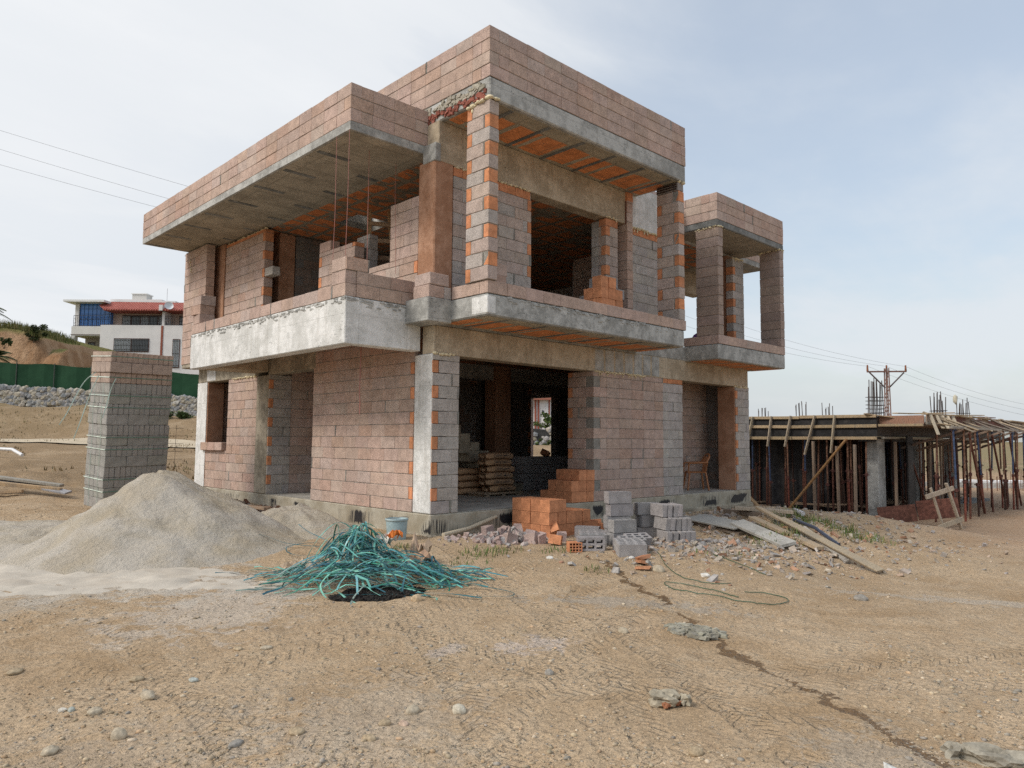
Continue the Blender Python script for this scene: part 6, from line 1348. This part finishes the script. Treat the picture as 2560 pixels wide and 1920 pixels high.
for i, (x, y, h) in enumerate([(19.2, -.6, 2.7), (20.6, -.2, 2.5), (22.0, .9, 2.5), (23.6, .7, 2.5), (25.0, 1.6, 2.5), (26.6, 1.0, 2.5), (28.2, 2.2, 2.5)]):  # black sheets added to deepen the shade among the props
    q = MB(); q.box((x, y, GZ2), (x + .5, y + .06, GZ2 + h), (.022, .02, .02), .01); tag(q.build('dark_sheet', M_PLY), f'upright black sheet added as dark mass under the deck, {ORD[i]} from the left', 'dark sheet', 'black sheets added to darken the space under the deck')
for i in range(16):   # loose boards lying over the deck corner and along its rim
    x = BX + rnd.uniform(.0, 12); y = CY + rnd.uniform(.0, 1.6); a = rnd.gauss(.2, .5); l = rnd.uniform(1., 2.6); fplank((x, y, TOP + .05 + .03 * (i % 3)), (x + l * math.cos(a), y + l * math.sin(a), TOP + .06 + rnd.uniform(0, .12)), rnd.uniform(.09, .18), .035, rnd.choice([WD, WG, (.26, .14, .1), (.46, .38, .28)]))
# ------------------------------------------------------------------ stone wall, fence, villa, hill
w_pts = [Vector((-14, 67, 0)), Vector((-4, 57.4, 0)), Vector((4.2, 49.4, 0)), Vector((11.9, 41.8, 0)), Vector((20, 33.9, 0)), Vector((28.9, 25.5, 0)), Vector((36, 18.6, 0))]
wb = [3.4, 3.2, 3.0, 2.55, 1.6, .85, .2]; wt = [5.2, 4.9, 4.5, 3.9, 2.9, 1.95, 1.3]
def along(t):
    k = min(int(t), len(w_pts) - 2); f = t - k; return w_pts[k].lerp(w_pts[k + 1], f), wb[k] + (wb[k + 1] - wb[k]) * f, wt[k] + (wt[k + 1] - wt[k]) * f
b = MB(); n = 120; vs = []
for i in range(n + 1):
    p, z0, z1 = along(i / n * 5.999); nrm = FH * -1
    for off in (0, 1): vs += [(p.x + FH.x * .6 * off, p.y + FH.y * .6 * off, z0 - .6), (p.x + FH.x * .6 * off, p.y + FH.y * .6 * off, z1)]
fs = []
for i in range(n): a = i * 4; c = a + 4; fs += [(a, c, c + 1, a + 1), (a + 1, c + 1, c + 3, a + 3), (a + 2, a + 3, c + 3, c + 2)]
b.add(vs, fs, (.05, .05, .05))
for i in range(2600):
    t_ = rnd.random() * 5.99
    if rnd.random() < .55: t_ = rnd.uniform(1.3, 3.2)
    p, z0, z1 = along(t_); z = rnd.uniform(z0 - .1, z1 + .03); r = rnd.uniform(.12, .27)
    if mnoise.noise(Vector((t_ * 14, z * .35, 3))) > .42: continue
    b.rock((p.x + rnd.uniform(-.05, .05), p.y, z), r, tint(rnd.choice([(.26, .26, .26), (.32, .31, .29), (.35, .32, .27), (.20, .21, .22), (.31, .28, .22)]), .15), (1.1, .55, .8), YAW - math.pi / 2 + rnd.uniform(-.3, .3), i, 1, .3, 0, False)
tag(b.build('stone_wall', M_STONE), 'rubble stone retaining wall below the green mesh fence', 'stone wall')
fe = empty('mesh_fence', (4.2, 49.4, 4.5)); tag(fe, 'dark green shade mesh fence standing on the stone wall', 'fence'); off = Vector((4.2, 49.4, 4.5))
def m_mesh():
    t = NT('shade_net'); co = t.co(); a = t.noise(co, .9, 4, .6); wv = t.n('ShaderNodeTexWave', bands_direction='Z'); wv.inputs['Scale'].default_value = 3.4; wv.inputs['Distortion'].default_value = 1.2; t.l(co, wv.inputs[0])
    col = t.mix(t.ramp(a, .3, .7), (.012, .042, .022), (.021, .066, .035)); col = t.mix(t.math('MULTIPLY', wv.outputs[1], .25), col, (.012, .05, .02)); return t.out(col, .85, t.bump(a, .4, .05), .15)
M_NET = m_mesh()
b = MB(); vs = []; n = 70
for i in range(n + 1):
    p, z0, z1 = along(.2 + i / n * 3.6); wob = .05 * math.sin(i * 1.7); q = p + FH * (.25 + wob) - off
    for s_, zz in ((0, z1 - .15), (0, z1 + 1.65 + .05 * math.sin(i * .9))): vs.append((q.x, q.y, zz - off.z)); vs.append((q.x + FH.x * .03, q.y + FH.y * .03, zz - off.z))
b.add(vs, [f for i in range(n) for f in ((i * 4, i * 4 + 4, i * 4 + 6, i * 4 + 2), (i * 4 + 1, i * 4 + 3, i * 4 + 7, i * 4 + 5), (i * 4 + 2, i * 4 + 6, i * 4 + 7, i * 4 + 3))], (.02, .08, .04)); b.build('shade_net', M_NET, fe)
for i in range(16):
    p, z0, z1 = along(.25 + i / 15 * 3.5); q = p + FH * .2 - off; b = MB(); b.tube([(q.x, q.y, z0 - off.z), (q.x, q.y, z1 + 1.75 - off.z)], .035, (.05, .06, .05), 6); b.build('post', M_METAL, fe)
def V_(lat, z, dep=84.2): p = W(lat, dep); return Vector((p.x, p.y, z))
VB = Vector((W(-44, 84.3).x, W(-44, 84.3).y, 9.7)); vil = empty('white_villa', VB, YAW - math.pi / 2); tag(vil, 'white two storey villa with red tiled roof and blue glazed corner behind the fence', 'villa')
U = lambda lat: lat + 44.; Zv = lambda z: z - 9.7      # villa frame: x along the facade, y away from the viewer
def vbox(x0, x1, y0, y1, z0, z1, c, name, m=None, par=None, bev=0.):
    b = MB(); b.box((U(x0), y0, Zv(z0)), (U(x1), y1, Zv(z1)), c, bev); return b.build(name, m or M_RENDER, par or vil)
WHT = (.66, .64, .63)
vbox(-47.33, -34, 0, 9, 8, 14.1, WHT, 'wall'); vbox(-50.9, -47.34, .4, 9, 12.9, 14.0, (.62, .6, .57), 'wall'); vbox(-50.95, -50.45, .4, 1, 8, 12.9, WHT, 'wall'); vbox(-50.4, -47.34, 2.4, 9, 8, 12.9, (.4, .35, .3), 'wall'); vbox(-50.95, -47.34, .35, .5, 12.98, 13.06, (.2, .17, .15), 'ledge')
vbox(-47.2, -34, 1.6, 9, 14.1, 15.9, (.42, .33, .28), 'wall'); vbox(-50.8, -50.35, .8, 8.8, 14.0, 16.7, WHT, 'wall')
g = vbox(-50.34, -46.8, 1.0, 8.5, 14.0, 16.72, (.03, .17, .5), 'glazing', M_BLUEG)
for i in range(8): vbox(-50.34 + i * .48, -50.31 + i * .48, .96, 1.0, 14.0, 16.7, (.02, .07, .16), 'mullion', M_METAL, g)
for z in (14.9, 15.5, 16.1): vbox(-50.3, -46.9, .955, .999, z, z + .03, (.02, .07, .16), 'mullion', M_METAL, g)
b = MB()
b.box((U(-51.6), -.3, Zv(16.74)), (U(-46.9), 9.2, Zv(16.98)), (.72, .72, .71)); b.box((U(-47.3), 1.7, Zv(16.95)), (U(-41.2), 9.2, Zv(17.42)), (.72, .72, .71)); b.box((U(-41.2), 1.7, Zv(16.9)), (U(-39.6), 9.2, Zv(17.25)), (.72, .72, .71)); b.build('flat_roof', M_RENDER, vil)
b = MB(); b.add([(U(-50.3), 2, Zv(17.0)), (U(-45.7), 2, Zv(17.1)), (U(-47.3), 4.5, Zv(17.85)), (U(-50.3), 7, Zv(17.0)), (U(-45.7), 7, Zv(17.1))], [(0, 1, 2), (0, 2, 3), (1, 4, 2), (3, 2, 4)], (.42, .43, .43)); b.build('attic_gable', M_RENDER, vil)
ck = vbox(-45.4, -43.7, 3, 4.4, 17.2, 18.3, (.55, .53, .5), 'chimney'); vbox(-45.5, -43.6, 2.9, 4.5, 18.28, 18.38, (.72, .71, .69), 'chimney_cap', None, ck)
b = MB(); b.tube([(U(-41.24), 3, Zv(17.2)), (U(-41.24), 3, Zv(19.0))], .02, (.3, .3, .3), 5); b.box((U(-41.5), 2.8, Zv(17.15)), (U(-41.0), 3.2, Zv(17.4)), (.45, .45, .45)); b.build('antenna', M_METAL, vil)
def m_tile():
    t = NT('red_roof_tiles'); co = t.co(); w1 = t.n('ShaderNodeTexWave', bands_direction='X'); w1.inputs['Scale'].default_value = 1.1; t.l(co, w1.inputs[0]); w2 = t.n('ShaderNodeTexWave', bands_direction='Y', wave_profile='SAW'); w2.inputs['Scale'].default_value = .55; t.l(co, w2.inputs[0]); a = t.noise(co, 2, 4)
    col = t.mix(t.ramp(a, .3, .7), (.33, .085, .065), (.46, .14, .105)); col = t.mix(t.math('MULTIPLY', t.ramp(w1.outputs[1], .0, .35, 1, 0), .6), col, (.12, .03, .03)); return t.out(col, .7, t.bump(w1.outputs[1], 1., .1, t.bump(w2.outputs[1], .6, .06)), .25)
M_TILE = m_tile()
b = MB()
def slope(p): b.add([(U(x), y, Zv(z)) for x, y, z in p], [tuple(range(len(p)))], (.33, .1, .08))
slope([(-46.75, -.7, 15.86), (-40.35, -.7, 15.82), (-40.35, 1.6, 17.05), (-46.3, 1.6, 17.1)]); slope([(-47.8, .2, 16.45), (-46.75, -.7, 15.86), (-46.3, 1.6, 17.1), (-47.2, 1.6, 17.1)]); slope([(-39.95, -.7, 15.84), (-33.6, -.7, 15.84), (-33.6, 1.6, 17.05), (-39.95, 1.6, 17.05)])
slope([(-46.75, -.7, 15.70), (-33.6, -.7, 15.70), (-33.6, -.7, 15.83), (-46.75, -.7, 15.85)]); slope([(-46.75, -.7, 15.7), (-46.75, 1.6, 15.7), (-33.6, 1.6, 15.7), (-33.6, -.7, 15.7)]); b.build('tiled_roof', M_TILE, vil)
vbox(-40.36, -39.94, -.75, 3, 15.7, 16.35, WHT, 'parapet'); vbox(-40.33, -40.1, -.06, 0.02, 8, 14.05, (.26, .09, .06), 'pilaster'); vbox(-40.3, -40.0, .0, 1.7, 14.1, 15.8, WHT, 'wall')
def window(x0, x1, z0, z1, n, y=0., fr=(.10, .05, .04), bars=True):
    w = vbox(x0, x1, y - .05, y + .1, z0, z1, fr, 'window', M_METAL)
    for i in range(n): a = x0 + (x1 - x0) * (i / n) + .08; vbox(a, a + (x1 - x0) / n - .16, y - .07, y - .045, z0 + .1, z1 - .1, (.35, .37, .38) if i % 2 == 0 else (.06, .07, .08), 'pane', M_GLASS if i % 2 else M_METAL, w)
    if bars:
        b = MB()
        for i in range(int((x1 - x0) / .18)): b.bar((U(x0 + i * .18 + .09), y - .12, Zv(z0)), (U(x0 + i * .18 + .09), y - .12, Zv(z1)), .03, .03, (.03, .03, .03))
        for z in (z0 + .3, (z0 + z1) / 2, z1 - .2): b.bar((U(x0), y - .12, Zv(z)), (U(x1), y - .12, Zv(z)), .03, .03, (.03, .03, .03))
        b.build('grille', M_METAL, w)
window(-45.7, -41.65, 11.0, 12.56, 2); window(-38.95, -38.1, 9.2, 12.52, 1); window(-37.6, -35.5, 11, 12.5, 2); window(-45.7, -40.45, 14.15, 15.5, 5, 1.6); window(-39.0, -37.0, 14.15, 15.45, 3, 1.6); window(-50.0, -49.2, 9.8, 12.4, 1, 2.4)
def railing(x0, x1, y, z0, z1, name='railing'):
    b = MB(); k = int((x1 - x0) / .22)
    for i in range(k + 1): x = x0 + (x1 - x0) * i / k; b.bar((U(x), y, Zv(z0)), (U(x), y, Zv(z1)), .03, .03, (.03, .03, .035))
    for z in (z0 + .08, z1): b.bar((U(x0), y, Zv(z)), (U(x1), y, Zv(z)), .05, .05, (.03, .03, .035))
    for i in range(0, k, 3): x = x0 + (x1 - x0) * (i + .5) / k; b.tube([(U(x) + .12 * math.cos(a), y - .02, Zv((z0 + z1) / 2) + .3 * math.sin(a)) for a in [j * math.pi / 6 for j in range(13)]], .02, (.03, .03, .035), 4, 0, False)
    b.build(name, M_METAL, vil)
railing(-50.7, -47.35, .42, 14.0, 15.25); railing(-47.2, -46.2, .15, 14.1, 15.4); railing(-40.0, -38.9, .1, 14.1, 15.2); railing(-50.4, -48.2, .5, 9.7, 11.6)
b = MB(); b.lathe([(.0, .0), (.2, .03), (.4, .12), (.48, .2)], (.62, .64, .66), 20); o = b.build('satellite_dish', M_METAL, vil); o.location = (U(-39.3), -.6, Zv(16.2)); o.rotation_euler = (R(70), 0, R(30))
# second villa seen through the house
V2 = W(3, 75); v2 = empty('white_villa', (V2.x, V2.y, 2.2), YAW - math.pi / 2); tag(v2, 'white villa with red pilasters glimpsed through the ground floor opening', 'villa')
def v2box(x0, x1, y0, y1, z0, z1, c, name, m=M_RENDER): b = MB(); b.box((x0 - 3, y0, z0 - 2.2), (x1 - 3, y1, z1 - 2.2), c); b.build(name, m, v2)
v2box(-6, 12, 0, 8, 1, 5.3, WHT, 'wall'); v2box(-6.5, 12.5, -.6, 8.5, 5.3, 5.7, (.33, .14, .1), 'roof'); v2box(2.3, 2.48, -.1, 0, 2, 5.3, (.28, .09, .06), 'pilaster'); v2box(2.62, 2.78, -.1, .0, 2, 5.3, (.28, .09, .06), 'pilaster'); v2box(3.72, 3.85, -.1, 0, 3.8, 5.3, (.28, .09, .06), 'pilaster'); v2box(3.05, 3.25, -.06, .01, 3.75, 4.25, (.03, .03, .04), 'window', M_METAL); v2box(3.45, 3.7, -.06, .01, 3.8, 4.9, (.6, .6, .6), 'window', M_METAL); v2box(3.0, 12, -1.2, -1.0, 2, 3.72, WHT, 'terrace_wall')
# lamp post
L0 = W(-50.1, 83.2); lp = empty('globe_lamp_post', (L0.x, L0.y, 9.6), YAW - math.pi / 2); tag(lp, 'black garden lamp post with white globes beside the villa', 'lamp post')
b = MB(); b.tube([(0, 0, 0), (0, 0, 2.4)], .12, (.03, .03, .035), 8); b.build('pole', M_METAL, lp)
for (x, z, r) in ((.1, 2.55, .34), (1.05, .65, .34)): b = MB(); b.rock((x, -.2, z), r, (.75, .76, .78), (1, 1, 1), 0, 1, 3, 0.); b.build('lamp_globe', M_METAL, lp)
# cut bank
def m_bank():
    t = NT('clay_bank'); co = t.co(); a = t.noise(t.co('Object', (1, 1, .35)), .5, 6, .65, .6); f = t.noise(co, 3, 5, .7); col = t.mix(t.ramp(a, .35, .65), (.30, .17, .09), (.44, .29, .18)); col = t.mix(t.math('MULTIPLY', t.ramp(f, .5, .7), .4), col, (.22, .12, .07)); g = t.n('ShaderNodeNewGeometry'); s_ = t.n('ShaderNodeSeparateXYZ'); t.l(g.outputs['Normal'], s_.inputs[0])
    col = t.mix(t.math('MULTIPLY', t.ramp(s_.outputs[2], .72, .9), .85), col, (.16, .17, .055)); return t.out(col, .95, t.bump(f, .8, .3, t.bump(a, .6, .5)), .1)
M_BANK = m_bank()
b = MB(); vs = []; nu, nv = 90, 26
edge = [(-70, 11.6), (-52, 11.6), (-46.8, 11.5), (-45.4, 11.0), (-44.3, 10.5), (-43.9, 9.3), (-43.0, 9.6), (-42.0, 9.5), (-41.6, 6.5), (-36, 4.8)]
def eh(l):
    for (a, h0), (c, h1) in zip(edge[:-1], edge[1:]):
        if a <= l <= c: return h0 + (h1 - h0) * (l - a) / (c - a)
    return edge[-1][1]
for i in range(nu + 1):
    l = -62 + 26 * i / nu; h = eh(l)
    for j in range(nv + 1):
        s_ = j / nv; d = 66 + s_ * 26; k = min(1, s_ / .16); k = k * k * (3 - 2 * k); z = 5.2 + (h - 5.2) * k + (.6 * s_ if s_ > .16 else 0) * 0; pp = W(l, d); z += (.35 * mnoise.noise(Vector((l * .5, d * .4, 1))) + .2 * mnoise.noise(Vector((l * 1.6, d, 1)))) * (.4 + k * (1 - k) * 3); vs.append((pp.x + RH.x * .5 * mnoise.noise(Vector((l * .7, z * .5, 4))), pp.y, z))
b.add(vs, [(i * (nv + 1) + j, (i + 1) * (nv + 1) + j, (i + 1) * (nv + 1) + j + 1, i * (nv + 1) + j + 1) for i in range(nu) for j in range(nv)], (.4, .3, .2), 0, True); tag(b.build('hill', M_BANK), 'cut clay bank topped with dry grass behind the fence', kind='structure')
def leafy(name, c, r, n, col, label, cat, sq=(1, 1, 1), leaf=.22, trunk=True, group=None):
    e = empty(name, c); tag(e, label, cat, group); b = MB()
    cl = [(Vector((rnd.gauss(0, .42) * r * sq[0], rnd.gauss(0, .42) * r * sq[1], (.75 + rnd.gauss(0, .38)) * r * sq[2])), r * rnd.uniform(.22, .42)) for _ in range(11)]
    for i in range(n):
        p, q = rnd.choice(cl); v = Vector((rnd.gauss(0, 1), rnd.gauss(0, 1), rnd.gauss(0, 1))).normalized() * q * rnd.random() ** .4; v.z *= .8; p = p + v; L = leaf * rnd.uniform(.5, 1.3)
        if p.z < 0: continue
        a = Vector((rnd.gauss(0, 1), rnd.gauss(0, 1), rnd.gauss(0, .7))).normalized(); u = a.cross(Vector((rnd.gauss(0, 1), rnd.gauss(0, 1), 1))).normalized(); b.add([p - a * L * .5, p + u * L * .25, p + a * L * .5, p - u * L * .25], [(0, 1, 2, 3)], tint(col, .35))
    b.build('crown', M_LEAF, e)
    b = MB()
    for k in range(4): q = cl[k][0]; b.tube([(0, 0, -.3), q * .5 + Vector((rnd.gauss(0, .1), 0, 0)), q], [.09 * r * .5, .05 * r * .5, .01], (.10, .075, .05), 6)
    b.build('trunk', M_WOOD, e)
def at_(lat, dep, z): p = W(lat, dep); return (p.x, p.y, z)
GR = (.055, .075, .025)
leafy('shrub', at_(-44.9, 69, 10.3), .95, 900, (.05, .065, .025), 'dark shrub hanging over the right end of the clay bank', 'shrub', (1, 1, 1), .3, True, 'shrubs on the bank'); leafy('shrub', at_(-45.9, 66.4, 9.4), .55, 500, GR, 'round shrub clinging halfway down the clay bank', 'shrub', (1, 1, 1.1), .22, True, 'shrubs on the bank'); leafy('shrub', at_(-46.3, 65, 7.9), .7, 500, (.07, .095, .04), 'greyish shrub at the foot of the bank above the fence', 'shrub', (1, 1, .9), .22, True, 'shrubs on the bank')
leafy('shrub', at_(-20.2, 45, 2.0), .9, 700, (.045, .07, .02), 'dark green shrub at the stone wall foot beside the house corner', 'shrub', (1.8, 1, .7), .2, True, 'shrubs by the stone wall'); leafy('shrub', at_(2.3, 50.6, 2.0), .7, 700, (.08, .115, .03), 'bright green shrub on the stone wall seen through the house', 'shrub', (1.3, 1, .8), .2, True, 'shrubs by the stone wall'); leafy('shrub', at_(2.0, 48.5, .75), .35, 500, (.07, .10, .03), 'low green weeds at the stone wall foot seen through the house', 'shrub', (3.2, 1, .7), .16, True, 'shrubs by the stone wall')
b = MB()
for i in range(5200):
    l = rnd.uniform(-58, -44.6); p = W(l, rnd.uniform(68, 76)); z = eh(l) + rnd.uniform(-.15, .1); h = rnd.uniform(.3, .8); d = rnd.random() * 6.28; b.add([(p.x - .03, p.y, z), (p.x + .03, p.y, z), (p.x + .2 * math.cos(d), p.y + .2 * math.sin(d), z + h)], [(0, 1, 2)], tint(rnd.choice([(.15, .15, .05), (.09, .11, .03), (.22, .19, .08)]), .25))
tag(b.build('dry_grass', M_LEAF), 'dry greenish grass along the top of the clay bank', 'grass', kind='stuff')
def palm(c, h, label, nf=16, fl=2.6):
    e = empty('palm_tree', c); tag(e, label, 'palm', 'palms at the left edge'); b = MB(); b.tube([(0, 0, 0), (.1, 0, h * .5), (0, 0, h)], [.22, .17, .16], (.16, .12, .08), 10); b.build('trunk', M_WOOD, e)
    for i in range(nf):
        a = i * 2.4; el = rnd.uniform(-.2, 1.1); b = MB(); P = []
        for k in range(9): s_ = k / 8; P.append(Vector((math.cos(a) * math.cos(el) * fl * s_, math.sin(a) * math.cos(el) * fl * s_, h + fl * (math.sin(el) * s_ - .55 * s_ * s_))))
        b.tube(P, .02, (.12, .13, .05), 5)
        for k in range(3, 34):
            s_ = k / 34; f = s_ * 8; j = min(7, int(f)); p = P[j].lerp(P[j + 1], f - j); d = (P[j + 1] - P[j]).normalized(); x = d.cross(Vector((0, 0, 1))).normalized(); L = .62 * math.sin(math.pi * min(1, s_ * .9 + .1)) + .1
            for sg in (-1, 1): t_ = p + x * sg * L * .75 + d * L * .6 - Vector((0, 0, L * .25)); w = d * .03; b.add([p - w, p + w, t_], [(0, 1, 2)], tint((.045, .07, .025), .3))
        b.build('frond', M_LEAF, e)
p = W(-43.4, 59.3); palm((p.x, p.y, 5.2), 6.2, 'tall dark palm whose fronds reach in at the left edge'); p = W(-41.8, 59.6); palm((p.x, p.y, 5.0), 2.6, 'small bright palm low above the fence at the left edge', 12, 1.7)
SKY_STR = .12; SUN_STR = 1.6; SUN_ANG = 18; EXPO = .56; ROLL = .412
CLOUD_LO = (3.85, 4.15, 4.5); CLOUD_HI = (5.1, 5.2, 5.32)
# ------------------------------------------------------------------ sky, sun, camera
wd = bpy.data.worlds.new('World'); SC.world = wd; wd.use_nodes = True; nt = wd.node_tree; N = nt.nodes; Lk = nt.links
SUN_AZ, SUN_EL = R(164), R(42)     # azimuth measured from +X towards +Y
bg = N['Background']; bg.inputs['Strength'].default_value = SKY_STR
sky = N.new('ShaderNodeTexSky'); sky.sky_type = 'NISHITA'; sky.sun_disc = False; sky.sun_elevation = SUN_EL; sky.sun_rotation = math.pi / 2 - SUN_AZ; sky.dust_density = 2.5; sky.air_density = 1.3
tc = N.new('ShaderNodeTexCoord'); sp = N.new('ShaderNodeSeparateXYZ'); Lk.new(tc.outputs['Generated'], sp.inputs[0])
def wm(op, a, b=None):
    x = N.new('ShaderNodeMath'); x.operation = op
    for i, v in enumerate((a, b)):
        if v is None: continue
        if isinstance(v, (int, float)): x.inputs[i].default_value = v
        else: Lk.new(v, x.inputs[i])
    return x.outputs[0]
def wr(f, a, b, lo=0, hi=1):
    x = N.new('ShaderNodeMapRange'); x.interpolation_type = 'SMOOTHSTEP'
    for i, v in enumerate((a, b, lo, hi)): x.inputs[i + 1].default_value = v
    Lk.new(f, x.inputs[0]); return x.outputs[0]
zz = wm('ADD', wm('MAXIMUM', sp.outputs[2], 0.), .16)
cv = N.new('ShaderNodeCombineXYZ'); Lk.new(wm('DIVIDE', sp.outputs[0], zz), cv.inputs[0]); Lk.new(wm('DIVIDE', sp.outputs[1], zz), cv.inputs[1])
mp = N.new('ShaderNodeMapping'); mp.inputs['Rotation'].default_value = (0, 0, R(-30)); mp.inputs['Scale'].default_value = (.55, 1.0, 1); Lk.new(cv.outputs[0], mp.inputs[0])
def wn(sc, det, ro, di, src):
    x = N.new('ShaderNodeTexNoise'); x.inputs['Scale'].default_value = sc; x.inputs['Detail'].default_value = det; x.inputs['Roughness'].default_value = ro; x.inputs['Distortion'].default_value = di; Lk.new(src, x.inputs['Vector']); return x.outputs['Fac']
c1 = wn(.75, 7, .56, .5, mp.outputs[0]); c2 = wn(2.6, 6, .6, .3, mp.outputs[0])
veil = wr(wm('ADD', wm('MULTIPLY', c1, .75), wm('MULTIPLY', c2, .25)), .40, .62)
# thicker veil towards the sun side
dv = N.new('ShaderNodeVectorMath'); dv.operation = 'DOT_PRODUCT'; Lk.new(tc.outputs['Generated'], dv.inputs[0]); dv.inputs[1].default_value = (math.cos(R(95)) * .8, math.sin(R(95)) * .8, .6)
side = wr(dv.outputs['Value'], .55, .97)
fac = wm('MINIMUM', wm('ADD', wm('ADD', wm('MULTIPLY', veil, .38), wm('MULTIPLY', side, .45)), .52), .97)
hz = wr(sp.outputs[2], 0., .30, .85, 0.); fac = wm('MAXIMUM', fac, hz)
cc = N.new('ShaderNodeMix'); cc.data_type = 'RGBA'; cc.inputs['A'].default_value = (*CLOUD_LO, 1); cc.inputs['B'].default_value = (*CLOUD_HI, 1)
Lk.new(wm('MINIMUM', wm('ADD', wm('MULTIPLY', side, .75), wm('MULTIPLY', veil, .35)), 1.), cc.inputs['Factor'])
mx = N.new('ShaderNodeMix'); mx.data_type = 'RGBA'; Lk.new(fac, mx.inputs['Factor']); Lk.new(sky.outputs[0], mx.inputs['A']); Lk.new(cc.outputs['Result'], mx.inputs['B']); Lk.new(mx.outputs['Result'], bg.inputs[0])
sd = bpy.data.lights.new('sun', 'SUN'); sd.energy = SUN_STR; sd.angle = R(SUN_ANG); sd.color = (1., .94, .85)
so_ = bpy.data.objects.new('sun', sd); COL.objects.link(so_); so_.rotation_euler = Vector((math.cos(SUN_AZ) * math.cos(SUN_EL), math.sin(SUN_AZ) * math.cos(SUN_EL), math.sin(SUN_EL))).to_track_quat('Z', 'Y').to_euler()
cd = bpy.data.cameras.new('camera'); cd.sensor_width = 36; cd.lens = 36 * 1850.05 / 2560; cd.clip_start = .05; cd.clip_end = 2000
co_ = bpy.data.objects.new('camera', cd); COL.objects.link(co_); co_.location = CAM
fw_ = Vector((math.cos(YAW) * math.cos(PIT), math.sin(YAW) * math.cos(PIT), math.sin(PIT))); q = fw_.to_track_quat('-Z', 'Y')
co_.rotation_euler = (q.to_matrix() @ Matrix.Rotation(R(ROLL), 3, 'Z')).to_euler(); SC.camera = co_
SC.view_settings.view_transform = 'Standard'; SC.view_settings.look = 'None'; SC.view_settings.gamma = 1; SC.view_settings.exposure = EXPO
SC.render.engine = 'CYCLES'; SC.cycles.max_bounces = 8; SC.cycles.diffuse_bounces = 5; SC.cycles.use_denoising = False; SC.cycles.denoising_prefilter = 'ACCURATE'
